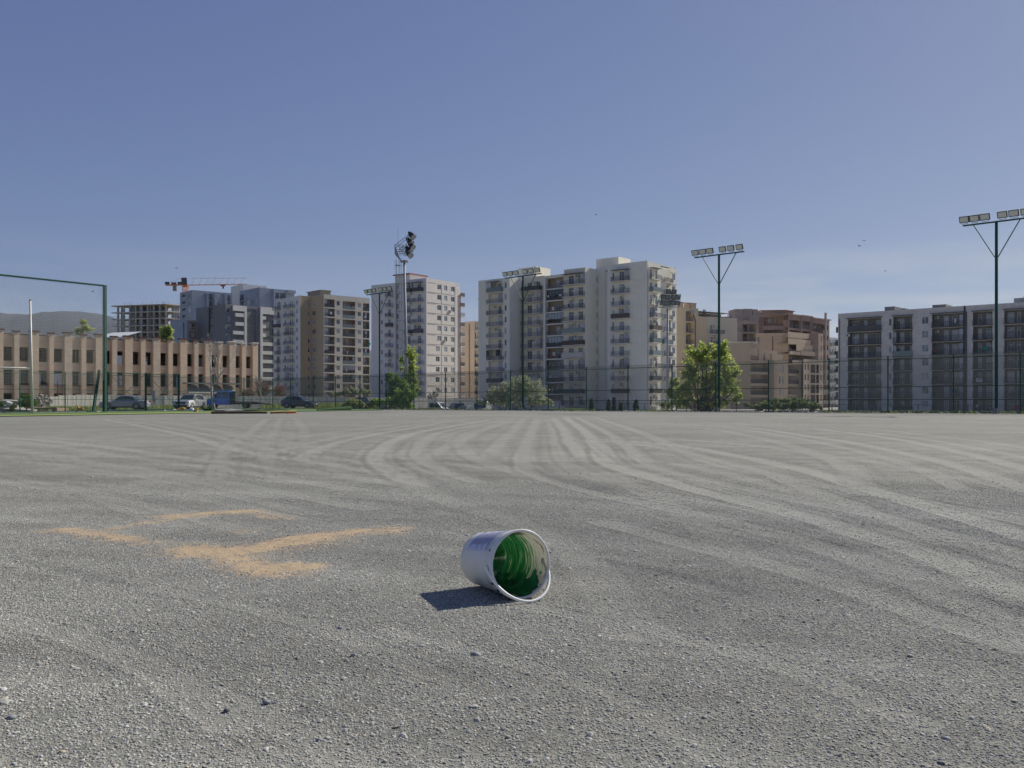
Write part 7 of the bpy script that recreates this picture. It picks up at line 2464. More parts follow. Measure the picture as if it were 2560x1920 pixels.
# ------------------------------------------------------------------ ball-stop net frame and rugby posts at the left
def net_frame():
    D = 85.0
    c0 = XY(262, D); d1 = (XY(0, 77.8) - c0).normalized()
    z0 = g(c0.x, c0.y)
    zt = zat(713, D)
    m = root('net_frame', 'tall green frame with a white ball-stop net at the left edge', 'net', (c0.x, c0.y, z0))
    L = 26.0
    sl = (zat(685.5, 77.8) - zt) / (XY(0, 77.8) - c0).length
    P3 = lambda s, z: (d1.x * s, d1.y * s, z)
    H = zt - z0
    link('upright', MB().beam((0, 0, -.2), (0, 0, H), .20, .17, n=4, tw=.4).mesh('upright', [M_green]), m)
    link('upright', MB().beam(P3(L, -.2), P3(L, H + sl * L), .20, n=4).mesh('upright', [M_green]), m)
    link('top_bar', MB().beam(P3(0, H - .05), P3(L, H - .05 + sl * L), .085, n=8).mesh('top_bar', [M_green]), m)
    br = XY(233, 84.0); bt = XY(256, D)
    link('stay', MB().beam((br.x - c0.x, br.y - c0.y, -.05), (bt.x - c0.x - .3, bt.y - c0.y, zat(925, D) - z0), .15, .13, n=4, tw=.5).mesh('stay', [M_green]), m)
    link('foot', MB().box(-.5, .5, -.3, .3, -.02, .12).mesh('foot', [M_conc]), m, T(br.x - c0.x, br.y - c0.y, 0))
    # net: cords along and down, hanging in a shallow curve, bottom hem sagging
    zb = zat(954, 83) - z0
    dx = .125
    nx = int(L / dx)
    r = .0048
    vs = []; fs = []

    def pt(s, t):
        # t from 0 at the top to 1 at the hem
        sag = .35 * math.sin(math.pi * min(t, 1)) * (1 - math.exp(-s * 1.2))
        hem = zb - .25 * abs(math.sin(s * .55)) * (1 if s > 1 else s) - (.25 if s < .6 else 0)
        top = H - .05 + sl * s
        z = top + (hem - top) * t
        wob = .03 * math.sin(s * 3.1 + t * 9) * t
        return Vector((d1.x * s - d1.y * sag, d1.y * s + d1.x * sag * .4 - sag * .5, z + wob * .6))

    def cord(pts):
        k0 = len(vs)
        for i, p in enumerate(pts):
            for a in (0, 2.1, 4.2):
                q = pts[min(i + 1, len(pts) - 1)] - pts[max(i - 1, 0)]
                q.normalize()
                e1 = q.cross(Vector((.3, .9, .31))).normalized(); e2 = q.cross(e1)
                o = p + (e1 * math.cos(a) + e2 * math.sin(a)) * r
                vs.append((o.x, o.y, o.z))
        for i in range(len(pts) - 1):
            a = k0 + i * 3
            fs.extend([(a, a + 1, a + 4, a + 3), (a + 1, a + 2, a + 5, a + 4), (a + 2, a, a + 3, a + 5)])
    for i in range(nx + 1):
        s = i * dx
        cord([pt(s, t) for t in np.linspace(0, 1, 9)])
    nz_ = int((H - zb) / dx)
    for j in range(nz_ + 1):
        cord([pt(s, j / nz_) for s in np.linspace(0, L, 60)])
    me = bpy.data.meshes.new('netting'); me.from_pydata(vs, [], fs)
    M_cord = pmat('white_net_cord', (.60, .59, .53), .9, var=.08)
    me.materials.append(M_cord)
    tag(link('netting', me, m), kind='stuff')
    # lacing round the upright, the bar and a loose fold at the corner
    lc = MB()
    for k in range(int((H - zb) / .16)):
        z = H - k * .16
        lc.beam((-.16, -.16, z), (.16, -.14, z - .09), .02, n=3, caps=False); lc.beam((.16, -.14, z - .09), (-.16, -.16, z - .16), .016, n=3, caps=False)
    for k in range(int(L / .2)):
        s = k * .2; z = H - .05 + sl * s
        p = Vector(P3(s, z)); q_ = Vector(P3(s + .1, z))
        lc.beam(p + Vector((0, -.1, .09)), q_ + Vector((0, -.1, -.09)), .014, n=3, caps=False)
    tag(link('lacing', lc.mesh('lacing', [M_cord]), m), kind='stuff')
    return m


net_frame()


def rugby_goal():
    D = hit(81, 1033.5).y
    p = XY(81, D); z0 = g(p.x, p.y)
    m = root('goal_posts', 'white goal post with a crossbar in front of the net frame', 'goal', (p.x, p.y, z0))
    Mw = pmat('worn_white_paint', (.62, .60, .55), .5, var=.1, scale=3)
    tx = XY(75.5, D).x - p.x
    link('upright', MB().beam((0, 0, -.1), (tx, 0, zat(752, D) - z0), .105, .075, n=10).mesh('upright', [Mw], True), m)
    link('tip', MB().beam((tx, 0, zat(752, D) - z0), (tx, 0, zat(749, D) - z0), .078, n=8).mesh('tip', [M_redpipe]), m)
    zc = zat(920.5, D) - z0
    dd = Vector((-1, -.35)).normalized()
    link('crossbar', MB().beam((tx * .4, 0, zc), (dd.x * 5.6, dd.y * 5.6, zc + .02), .07, n=8).mesh('crossbar', [Mw], True), m)
    link('upright', MB().beam((dd.x * 5.6, dd.y * 5.6, -.1), (dd.x * 5.6 + tx, dd.y * 5.6, zat(752, D) - z0), .105, .075, n=10).mesh('upright', [Mw], True), m)


rugby_goal()

# ------------------------------------------------------------------ precast concrete wall beyond the road
def concrete_wall():
    pts = [(126, 991.5, 128), (176, 987.8, 131), (262, 987, 136), (420, 988.5, 143), (580, 990, 152), (740, 991.8, 160), (900, 993.2, 168), (1030, 994, 176), (1140, 995.2, 184), (1200, 996.5, 188), (1300, 998, 196), (1420, 1001, 205)]
    rt = root('concrete_wall', 'long weathered precast concrete wall behind the parked cars', 'wall', (*XY(126, 128), 0))
    xs = np.arange(126, 1420, 22.0)
    M_cw = pmat('weathered_concrete', (.58, .56, .51), .92, var=.22, scale=.5, bump=.3, bscale=10, dirt=.75)
    Kx = rt.location
    P_ = [(x, np.interp(x, [p[0] for p in pts], [p[1] for p in pts]), np.interp(x, [p[0] for p in pts], [p[2] for p in pts])) for x in xs]
    for i in range(len(P_) - 1):
        a, b_ = P_[i], P_[i + 1]
        pa_, pb_ = XY(a[0], a[2]), XY(b_[0], b_[2])
        zt = zat((a[1] + b_[1]) / 2, (a[2] + b_[2]) / 2) + random.uniform(-.03, .05)
        d = pb_ - pa_; L = d.length; an = math.atan2(d.y, d.x)
        zb = -1.6
        mb = MB(); mb.box(0.03, L - .03, 0, .16, zb, zt)
        link('panel', mb.mesh('panel', [M_cw]), rt, T(pa_.x - Kx.x, pa_.y - Kx.y, 0) @ RZ(an))
        link('pillar', MB().box(-.07, .07, -.03, .2, zb, zt + .03).mesh('pillar', [M_cw]), rt, T(pa_.x - Kx.x, pa_.y - Kx.y, 0) @ RZ(an))
    return rt


concrete_wall()

# ------------------------------------------------------------------ vehicles
M_tyre = pmat('tyre_rubber', (.022, .022, .024), .85, var=.15, scale=8)
M_alloy = pmat('alloy_rim', (.42, .43, .44), .35, metal=.6, var=.05)
M_carglass = pmat('car_glass', (.02, .028, .032), .05, var=.05, spec=1.0)
M_carglassl = pmat('car_glass_pale', (.11, .14, .145), .06, var=.1, spec=1.0)
M_lampc = pmat('headlamp', (.55, .56, .56), .15, var=.05, spec=.8)
M_lampr = pmat('tail_lamp', (.35, .02, .015), .25, spec=.8)
M_plate = pmat('number_plate', (.62, .63, .63), .5)
M_trim = pmat('black_trim', (.02, .02, .022), .6, var=.1)


def paint(name, c):
    return pmat(name, c, .32, metal=.25, var=.04, scale=1.5, spec=.6, coat=.6)


def hexa(b, pts, m=0):
    k = len(b.v); b.v.extend(pts)
    for f in ((0, 3, 2, 1), (4, 5, 6, 7), (0, 1, 5, 4), (1, 2, 6, 5), (2, 3, 7, 6), (3, 0, 4, 7)):
        b.f.append(tuple(k + i for i in f)); b.m.append(m)


def loft(profile, ys, shrink, name, mats, smooth=False):
    """side outline (x, z) swept over the width; ys and shrink describe the rounding of the flanks"""
    b = MB(); n = len(profile)
    cx = sum(p[0] for p in profile) / n; cz = sum(p[1] for p in profile) / n
    for y, s in zip(ys, shrink):
        for x, z in profile:
            b.v.append((cx + (x - cx) * s[0], y, cz + (z - cz) * s[1]))
    for i in range(len(ys) - 1):
        for j in range(n):
            a = i * n + j; c = i * n + (j + 1) % n
            b.f.append((a, c, c + n, a + n)); b.m.append(0)
    b.f.append(tuple(reversed(range(n)))); b.m.append(0)
    k = (len(ys) - 1) * n
    b.f.append(tuple(k + j for j in range(n))); b.m.append(0)
    me = b.mesh(name, mats, smooth)
    return me


def wheel(parent, x, y, r, w, side):
    wh = link('wheel', cached(('tyre', r, w), lambda: tyre_mesh(r, w)), parent, T(x, y, r) @ (RZ(math.pi) if side > 0 else Matrix.Identity(4)))
    link('rim', cached(('rim', r, w), lambda: rim_mesh(r, w)), wh)
    return wh


def tyre_mesh(r, w):
    b = MB(); n = 24
    prof = [(-w / 2, r * .62), (-w / 2, r * .93), (-w * .36, r), (w * .36, r), (w / 2, r * .93), (w / 2, r * .62)]
    for (y, q) in prof:
        for j in range(n):
            t = 2 * math.pi * j / n; b.v.append((q * math.cos(t), y, q * math.sin(t)))
    for i in range(len(prof) - 1):
        for j in range(n):
            a = i * n + j; c = i * n + (j + 1) % n; b.f.append((a, a + n, c + n, c)); b.m.append(0)
    b.cyl((0, 0, 0), r * .6, -w * .2, -w * .17, 16, 0)
    return b.mesh('wheel', [M_tyre])


def rim_mesh(r, w):
    b = MB()
    for i in range(5):
        t = 2 * math.pi * i / 5 + .3
        for o in (-.16, .16):
            b.beam((.1 * r * math.cos(t), -w * .42, .1 * r * math.sin(t)), (.6 * r * math.cos(t + o), -w * .44, .6 * r * math.sin(t + o)), .022, n=4)
    pts = [(r * .61 * math.cos(a), -w * .45, r * .61 * math.sin(a)) for a in np.linspace(0, 2 * math.pi, 25)]
    b.tube(pts, .022, 5, closed_caps=False)
    b.cyl((0, 0, 0), r * .12, -w * .5, -w * .3, 8)
    return b.mesh('rim', [M_alloy])


def car(name, label, loc, rz, L, Wd, H, kind='sedan', col=None, glass=None, cat='car', scale=1.0, rails=False, grille=True):
    c = root(name, label, cat, loc, rz)
    c.scale = (scale,) * 3
    h = L / 2; gl = glass or M_carglass
    belt = H * (.62 if kind != 'suv' else .62); gc = H * .13
    if kind == 'sedan':
        body = [(-h, .42), (-h * .985, .72), (-h * .93, belt + .06), (-h * .70, belt + .08), (-h * .4, belt + .05), (h * .38, belt + .0), (h * .80, belt - .10), (h * .95, belt - .22), (h, .50), (h * .98, .28), (h * .9, gc), (-h * .9, gc), (-h * .98, .26)]
        roof = [(-h * .70, belt + .05), (-h * .36, H - .06), (-h * .08, H), (h * .10, H - .03), (h * .44, belt - .01), (h * .3, belt - .06), (-h * .6, belt - .06)]
    elif kind == 'coupe_suv':
        body = [(-h, .50), (-h * 1.0, .85), (-h * .93, belt + .14), (-h * .6, belt + .10), (h * .35, belt + .02), (h * .78, belt - .06), (h * .95, belt - .20), (h, .60), (h * .99, .34), (h * .92, gc + .03), (-h * .9, gc + .03), (-h * .98, .34)]
        roof = [(-h * .93, belt + .12), (-h * .64, H - .10), (-h * .2, H), (h * .08, H - .03), (h * .46, belt + .0), (h * .3, belt - .05), (-h * .8, belt - .05)]
    else:
        body = [(-h, .50), (-h * 1.0, .95), (-h * .97, belt + .08), (-h * .6, belt + .06), (h * .35, belt + .03), (h * .80, belt - .03), (h * .96, belt - .14), (h, .62), (h * .99, .36), (h * .93, gc + .04), (-h * .92, gc + .04), (-h * .99, .36)]
        roof = [(-h * .97, belt + .05), (-h * .84, H - .06), (-h * .7, H), (h * .06, H), (h * .42, belt + .02), (h * .3, belt - .05), (-h * .8, belt - .05)]
    w = Wd / 2
    ys = [-w, -w * .97, -w * .86, w * .86, w * .97, w]; sh = [(.93, .62), (.975, .86), (1, 1), (1, 1), (.975, .86), (.93, .62)]
    link('body', loft(body, ys, sh, 'body', [col]), c)
    # greenhouse: roof panel above glass
    b = MB(); wt, wb = w * .66, w * .90
    n = len(roof)
    zt = H
    for s_ in (-1, 1):
        for x, z in roof:
            t = (z - belt) / (H - belt); t = max(0, min(1, t))
            b.v.append((x, s_ * (wb + (wt - wb) * t), z))
    for j in range(n):
        b.f.append((j, (j + 1) % n, n + (j + 1) % n, n + j)); b.m.append(0)
    b.f.append(tuple(reversed(range(n)))); b.m.append(0); b.f.append(tuple(n + j for j in range(n))); b.m.append(0)
    link('roof', b.mesh('roof', [col]), c)

    def onside(x, z, s_, o=.012):
        t = max(0, min(1, (z - belt) / (H - belt)))
        return (x, s_ * ((wb + (wt - wb) * t) + o), z)
    # side windows follow the roof outline, split by pillars
    top = [p for p in roof if p[1] > belt + .02]
    x_r, x_f = roof[0][0], roof[-3][0]

    def ztop(x):
        pp = sorted([roof[i] for i in range(0, n - 2)], key=lambda q: q[0])
        xs = [q[0] for q in pp]; zs = [q[1] for q in pp]
        return float(np.interp(x, xs, zs)) - .07
    xa, xb = x_r + L * .075, x_f - L * .05
    cuts = [xa, xa + (xb - xa) * .24, xa + (xb - xa) * .58, xb] if kind != 'van' else [xa, xb]
    zb = belt + (.09 if kind == 'sedan' else .12)
    for s_ in (-1, 1):
        for i in range(len(cuts) - 1):
            x0, x1 = cuts[i] + .03, cuts[i + 1] - .03
            pts = []
            xs = np.linspace(x0, x1, 5)
            for x in xs: pts.append(onside(x, max(ztop(x), zb + .015), s_))
            for x in (x1, x0): pts.append(onside(x, zb, s_))
            g_ = MB(); g_.quad(pts if s_ < 0 else pts[::-1]);
            # glazing has thickness
            inn = [(p[0], p[1] - s_ * .02, p[2]) for p in pts]; k = len(g_.v); g_.v += inn
            m_ = len(pts)
            for j in range(m_): g_.f.append((j, (j + 1) % m_, k + (j + 1) % m_, k + j)); g_.m.append(0)
            link('side_window', g_.mesh('side_window', [gl]), c)
    # windscreen and rear window
    def screen(pa, pb, o, nm):
        m_ = MB(); d = Vector((pb[0] - pa[0], 0, pb[1] - pa[1])); nn_ = Vector((-d.z, 0, d.x)).normalized() * o
        q = []
        for t, f_ in ((.10, .92), (.90, .90)):
            x = pa[0] + d.x * t; z = pa[1] + d.z * t
            ww = (wb + (wt - wb) * max(0, min(1, (z - belt) / (H - belt)))) * f_
            q.append((x, z, ww))
        P_ = [(q[0][0], -q[0][2], q[0][1]), (q[0][0], q[0][2], q[0][1]), (q[1][0], q[1][2], q[1][1]), (q[1][0], -q[1][2], q[1][1])]
        P2 = [tuple(Vector(p) + nn_) for p in P_]
        hexa(m_, P_ + P2)
        link(nm, m_.mesh(nm, [gl]), c)
    screen(roof[-3], roof[-4], -.014, 'windscreen')
    screen(roof[0], roof[1], .014, 'rear_window')
    r = .335 if kind == 'sedan' else .36
    for x in (-h * .60, h * .62):
        for s_ in (-1, 1):
            wheel(c, x, s_ * (w - .10), r, .22, s_)
            a = MB(); pts = [(x + (r + .07) * math.cos(t), s_ * (w - .02), r + (r + .07) * math.sin(t)) for t in np.linspace(-.25, math.pi + .25, 14)]
            a.tube(pts, .045, 5); link('wheel_arch', a.mesh('wheel_arch', [M_trim]), c)
            dk = MB(); dk.cyl((x, s_ * (w - .06), r), r + .06, -.03, .03, 18); link('wheel_well', dk.mesh('wheel_well', [M_trim]), c)
    zl = belt - .18
    for s_ in (-1, 1):
        m_ = MB(); hexa(m_, [(h * .90, s_ * w * .55, zl - .08), (h * .90, s_ * w * .93, zl - .06), (h * .80, s_ * w * .97, zl - .06), (h * .80, s_ * w * .6, zl - .08),
                             (h * .93, s_ * w * .55, zl + .06), (h * .90, s_ * w * .92, zl + .09), (h * .78, s_ * w * .96, zl + .10), (h * .80, s_ * w * .6, zl + .06)])
        for i in range(len(m_.v)): m_.v[i] = (m_.v[i][0] + L * .028, m_.v[i][1], m_.v[i][2])
        link('headlight', m_.mesh('headlight', [M_lampc]), c)
        m_ = MB(); m_.box(-h * 1.003, -h * .93, min(s_ * w * .62, s_ * w * .97), max(s_ * w * .62, s_ * w * .97), belt - .12, belt + .03); link('taillight', m_.mesh('taillight', [M_lampr]), c)
        link('mirror', MB().box(h * .30, h * .36, min(s_ * w * .98, s_ * (w + .16)), max(s_ * w * .98, s_ * (w + .16)), belt + .02, belt + .16).mesh('mirror', [col]), c)
        for x in ((-h * .30), (h * .12)):
            link('door_handle', MB().box(x, x + .18, min(s_ * w, s_ * (w + .025)) - .005, max(s_ * w, s_ * (w + .025)), belt - .12, belt - .085).mesh('door_handle', [M_alloy if kind == 'sedan' else col]), c)
        link('door_seam', MB().box(-h * .02, -h * .015, min(s_ * (w - .02), s_ * (w + .004)), max(s_ * (w - .02), s_ * (w + .004)), gc + .15, belt).box(h * .36, h * .365, min(s_ * (w - .02), s_ * (w + .004)), max(s_ * (w - .02), s_ * (w + .004)), gc + .15, belt - .05).mesh('door_seam', [M_trim]), c)
        link('sill_trim', MB().box(-h * .45, h * .45, min(s_ * (w - .05), s_ * (w - .005)), max(s_ * (w - .05), s_ * (w - .005)), gc + .02, gc + .13).mesh('sill_trim', [M_trim]), c)
        if rails:
            link('roof_rail', MB().beam((-h * .7, s_ * wt, H + .05), (h * .05, s_ * wt, H + .05), .025).mesh('roof_rail', [M_alloy]), c)
    link('grille', MB().box(h * .97, h * 1.005, -w * .58, w * .58, zl - .24, zl - .02).mesh('grille', [M_trim]), c)
    link('lower_grille', MB().box(h * .965, h * 1.0, -w * .8, w * .8, gc + .10, gc + .26).mesh('lower_grille', [M_trim]), c)
    link('number_plate', MB().box(h * 1.0, h * 1.012, -.26, .26, zl - .30, zl - .19).mesh('number_plate', [M_plate]), c)
    link('number_plate', MB().box(-h * 1.012, -h * 1.0, -.26, .26, belt - .28, belt - .17).mesh('number_plate', [M_plate]), c)
    return c


def gz_(x, y): return g(x, y)


def put(px, D, dz=0.0):
    p = XY(px, D); return (p.x, p.y, g(p.x, p.y) + dz)


# grey saloon behind the gate, nose to the left
car('parked_car', 'grey saloon car parked side-on behind the braced green gate', put(312.5, 100.5, .13), math.pi + math.atan2(.30, 1) * .0 + .06, 5.0, 1.85, 1.50, 'sedan', paint('slate_grey_paint', (.38, .39, .44)))
# white car facing the camera
car('parked_car', 'white sport utility car facing the gravel beside a heap of yellow rubbish', put(475, 103, .10), -math.pi / 2 + .0 - .12, 4.5, 1.92, 1.66, 'suv', paint('white_car_paint', (.72, .72, .72)), rails=False)
# dark crossover seen from behind right
car('parked_car', 'dark grey coupe-shaped crossover with its nose to the right in front of the wall', put(749.5, 122, .05), -.22, 4.7, 1.88, 1.62, 'coupe_suv', paint('graphite_paint', (.13, .14, .17)))
car('parked_car', 'dark blue off-roader facing the gravel behind the bushy saplings', put(905, 126, -.05), -math.pi / 2 + .38, 4.4, 1.86, 1.78, 'suv', paint('navy_paint', (.05, .055, .09)))
car('parked_car', 'pale blue car half hidden behind saplings and the farthest light pole', put(965, 132, -.1), -math.pi / 2 + .6, 4.4, 1.8, 1.55, 'sedan', paint('pale_blue_paint', (.22, .27, .33)))
car('parked_car', 'black estate car with roof rails seen from behind next to the white pickup', put(1140, 131, -.02), math.pi / 2 + .35, 4.4, 1.85, 1.72, 'suv', paint('black_paint', (.018, .02, .026)), rails=True)
car('parked_car', 'silver blue saloon with a pale rear window beside the black estate car', put(1168, 129, -.18), math.pi / 2 - .5, 4.5, 1.8, 1.52, 'sedan', paint('silver_blue_paint', (.24, .28, .31)), glass=M_carglassl)
car('parked_car', 'pale green-grey car roof just showing over the gravel edge left of the conifers', put(1410, 118, -.75), -.15, 4.5, 1.8, 1.5, 'sedan', paint('pale_green_paint', (.28, .34, .33)), glass=M_carglassl)


def cab_truck(label, loc, rz, col, bed, wscale=1.0, name='tow_truck', L=7.6, H=2.15):
    t = root(name, label, 'truck', loc, rz)
    w = .98 * wscale
    prof = [(L / 2, .55), (L / 2 - .02, .95), (L / 2 - .95, 1.32), (L / 2 - 1.65, 2.05), (L / 2 - 1.9, H), (L / 2 - 3.1, H), (L / 2 - 3.15, .45), (L / 2 - .05, .42)]
    ys = [-w, -w * .96, -w * .86, w * .86, w * .96, w]; sh = [(.96, .92), (.985, .98), (1, 1), (1, 1), (.985, .98), (.96, .92)]
    link('cab', loft(prof, ys, sh, 'cab', [col]), t)
    for s in (-1, 1):
        x0, x1, z0 = L / 2 - 2.85, L / 2 - 1.35, 1.38
        pts = [(x0, z0), (x1, z0), (x1 - .38, 1.93), (x0, 1.98)]
        m_ = MB(); P_ = [(x, s * (w + .006), z) for x, z in pts]; P2 = [(x, s * (w - .06), z) for x, z in pts]; hexa(m_, P_ + P2); link('side_window', m_.mesh('side_window', [M_carglassl if bed != 'white' else M_carglass]), t)
        link('window_post', MB().box(x0 + .62, x0 + .68, min(s * (w - .03), s * (w + .015)), max(s * (w - .03), s * (w + .015)), z0, 1.96).mesh('window_post', [col]), t)
        link('door_seam', MB().box(x0 - .12, x0 - .1, min(s * w * .96, s * (w + .005)), max(s * w * .96, s * (w + .005)), .6, 2.0).box(x1 + .04, x1 + .06, min(s * w * .96, s * (w + .005)), max(s * w * .96, s * (w + .005)), .6, 1.3).mesh('door_seam', [M_trim]), t)
        link('door_handle', MB().box(x0 - .02, x0 + .14, min(s * w, s * (w + .03)), max(s * w, s * (w + .03)), 1.2, 1.24).mesh('door_handle', [M_plate]), t)
        link('headlight', MB().box(L / 2 - .22, L / 2 + .0, min(s * w * .62, s * w * .97), max(s * w * .62, s * w * .97), .82, 1.0).mesh('headlight', [M_lampc]), t)
        link('mirror', MB().box(L / 2 - 1.5, L / 2 - 1.38, min(s * (w + .02), s * (w + .22)), max(s * (w + .02), s * (w + .22)), 1.4, 1.72).mesh('mirror', [M_trim]), t)
        wheel(t, L / 2 - .95, s * (w - .14), .36, .24, s)
        a = MB(); pts = [(L / 2 - .95 + .44 * math.cos(q), s * (w - .01), .36 + .44 * math.sin(q)) for q in np.linspace(0, math.pi, 12)]; a.tube(pts, .04, 5); link('wheel_arch', a.mesh('wheel_arch', [col]), t)
        wheel(t, -L / 2 + 2.0, s * (w - .14), .34, .26, s)
    m_ = MB(); hexa(m_, [(L / 2 - 1.02, -w * .84, 1.36), (L / 2 - 1.02, w * .84, 1.36), (L / 2 - 1.62, w * .8, 2.0), (L / 2 - 1.62, -w * .8, 2.0), (L / 2 - .98, -w * .84, 1.38), (L / 2 - .98, w * .84, 1.38), (L / 2 - 1.58, w * .8, 2.02), (L / 2 - 1.58, -w * .8, 2.02)]); link('windscreen', m_.mesh('windscreen', [M_carglass]), t)
    link('bumper', MB().box(L / 2 - .12, L / 2 + .06, -w, w, .32, .66).mesh('bumper', [M_trim]), t)
    link('grille', MB().box(L / 2 - .04, L / 2 + .02, -w * .5, w * .5, .72, .96).mesh('grille', [M_trim]), t)
    link('number_plate', MB().box(L / 2 + .06, L / 2 + .07, -.26, .26, .42, .52).mesh('number_plate', [M_plate]), t)
    if bed == 'flat':
        link('headboard', MB().box(L / 2 - 3.75, L / 2 - 3.25, -w, w, .62, 2.1).mesh('headboard', [M_dark]), t)
        bdm = MB()
        xs = L / 2 - 3.2
        for s in (-1, 1):
            bdm.box(-L / 2 + 1.2, xs, min(s * w * .55, s * w), max(s * w * .55, s * w), .72, .84)
        for i in range(5): bdm.box(-L / 2 + 1.3 + i * .75, -L / 2 + 1.4 + i * .75, -w * .55, w * .55, .72, .8)
        link('bed', bdm.mesh('bed', [M_dark]), t)
        rp = MB()
        for s in (-1, 1):
            y0, y1 = min(s * w * .55, s * w), max(s * w * .55, s * w)
            hexa(rp, [(-L / 2 - 1.0, y0, .42), (-L / 2 - 1.0, y1, .42), (-L / 2 + 1.2, y1, .70), (-L / 2 + 1.2, y0, .70), (-L / 2 - 1.0, y0, .50), (-L / 2 - 1.0, y1, .50), (-L / 2 + 1.2, y1, .84), (-L / 2 + 1.2, y0, .84)])
        link('ramp', rp.mesh('ramp', [M_dark]), t)
        ch = MB()
        for s in (-.45, .45): ch.box(-L / 2 + .6, L / 2 - 3.0, s - .05, s + .05, .5, .66)
        link('chassis', ch.mesh('chassis', [M_trim]), t)
        for i in range(7):
            link('side_marker', MB().box(0, .14, -w - .01, -w + .01, 0, .05).mesh('side_marker', [M_plate]), t, T(-L / 2 + .2 + i * .62, 0, .63 + min(i, 2) * .06))
        link('fender', MB().box(-L / 2 + 1.45, -L / 2 + 2.55, -w, w, .69, .72).mesh('fender', [M_trim]), t)
    else:
        link('headboard', MB().box(L / 2 - 3.5, L / 2 - 3.2, -w, w, .62, 1.2).mesh('headboard', [M_plate]), t)
        fr = MB()
        for s in (-1, 1):
            fr.beam((-L / 2, s * w, .8), (L / 2 - 3.3, s * w, .8), .05); fr.beam((-L / 2, s * w, 1.1), (L / 2 - 3.3, s * w, 1.1), .04)
            for i in range(8): fr.beam((-L / 2 + i * .55, s * w, .8), (-L / 2 + i * .55 + .25, s * w, 1.1), .03)
        link('bed', fr.mesh('bed', [M_galv]), t)
    return t


cab_truck('blue flatbed tow truck with a long black ramp behind the white barked tree', put(586, 113, .12), math.pi + .10, paint('deep_blue_paint', (.05, .19, .80)), 'flat', L=6.9)
cab_truck('white cab pickup truck with an open steel rack beside the leafy saplings', put(1078, 127, -.30), -.35 + .0, paint('white_truck_paint', (.66, .66, .66)), 'white', name='pickup_truck', L=6.2)
# silver van behind the willow
vn = root('parked_van', 'pale silver van half hidden by the grey green willow bush', 'van', put(1206, 126, -.1), -math.pi / 2 - .2)
vp = [(2.2, .5), (2.2, .95), (1.6, 1.15), (1.05, 1.9), (.8, 2.0), (-2.2, 2.0), (-2.2, .45), (2.1, .4)]
link('body', loft(vp, [-.9, -.86, .86, .9], [(.97, .95), (1, 1), (1, 1), (.97, .95)], 'body', [paint('silver_paint', (.45, .47, .47))]), vn)
m_ = MB(); hexa(m_, [(1.55, -.75, 1.2), (1.55, .75, 1.2), (1.1, .7, 1.85), (1.1, -.7, 1.85), (1.6, -.75, 1.22), (1.6, .75, 1.22), (1.15, .7, 1.87), (1.15, -.7, 1.87)]); link('windscreen', m_.mesh('windscreen', [M_carglass]), vn)
for s in (-1, 1):
    link('headlight', MB().box(2.1, 2.22, min(s * .5, s * .85), max(s * .5, s * .85), .8, .98).mesh('headlight', [M_lampc]), vn)
    wheel(vn, 1.4, s * .8, .34, .22, s); wheel(vn, -1.4, s * .8, .34, .22, s)

# ------------------------------------------------------------------ trees and plants
M_bark = pmat('grey_brown_bark', (.12, .10, .08), .95, var=.3, scale=6, bump=.5, bscale=30)
M_wbark = pmat('pale_bark', (.42, .40, .36), .9, var=.3, scale=5, bump=.3, bscale=20)
LF = {
    'poplar': leafmat('poplar_leaf', (.30, .38, .08), (.50, .56, .19), .55),
    'bright': leafmat('sapling_leaf', (.18, .31, .04), (.36, .50, .11), .5),
    'deep': leafmat('dark_leaf', (.13, .22, .04), (.26, .37, .09), .5),
    'willow': leafmat('willow_leaf', (.33, .37, .21), (.52, .55, .38), .45),
    'spring': leafmat('spring_leaf', (.30, .38, .10), (.48, .53, .20), .5),
    'bud': leafmat('red_bud', (.38, .18, .10), (.52, .30, .20), .4),
    'hedge': leafmat('hedge_leaf', (.11, .17, .05), (.26, .31, .13), .4),
    'conifer': leafmat('conifer_needle', (.03, .06, .03), (.06, .11, .055), .2),
    'pale': leafmat('pale_shrub_leaf', (.30, .33, .18), (.46, .46, .30), .45),
    'grass': leafmat('rough_grass', (.15, .23, .05), (.34, .38, .13), .4),
}


def leaves_mesh(name, centres, sizes, mat, tris=False, droop=0.0, aspect=1.6):
    n = len(centres)
    C_ = np.asarray(centres); s = np.asarray(sizes)[:, None]
    a = rng.normal(size=(n, 3)); a[:, 2] *= .7; a[:, 2] -= droop
    a /= np.linalg.norm(a, axis=1, keepdims=True)
    b = rng.normal(size=(n, 3)); b -= a * (a * b).sum(1, keepdims=True); b /= np.linalg.norm(b, axis=1, keepdims=True)
    v = np.stack([C_, C_ + a * s * aspect * .5 + b * s * .42, C_ + a * s * aspect, C_ + a * s * aspect * .5 - b * s * .42], 1).reshape(-1, 3)
    f = np.arange(n * 4).reshape(n, 4)
    me = bpy.data.meshes.new(name)
    me.vertices.add(n * 4); me.vertices.foreach_set('co', v.astype(np.float32).ravel())
    me.loops.add(n * 4); me.loops.foreach_set('vertex_index', f.astype(np.int32).ravel())
    me.polygons.add(n); me.polygons.foreach_set('loop_start', np.arange(0, n * 4, 4, dtype=np.int32)); me.polygons.foreach_set('loop_total', np.full(n, 4, dtype=np.int32))
    me.materials.append(mat); me.update(); me.validate()
    return me


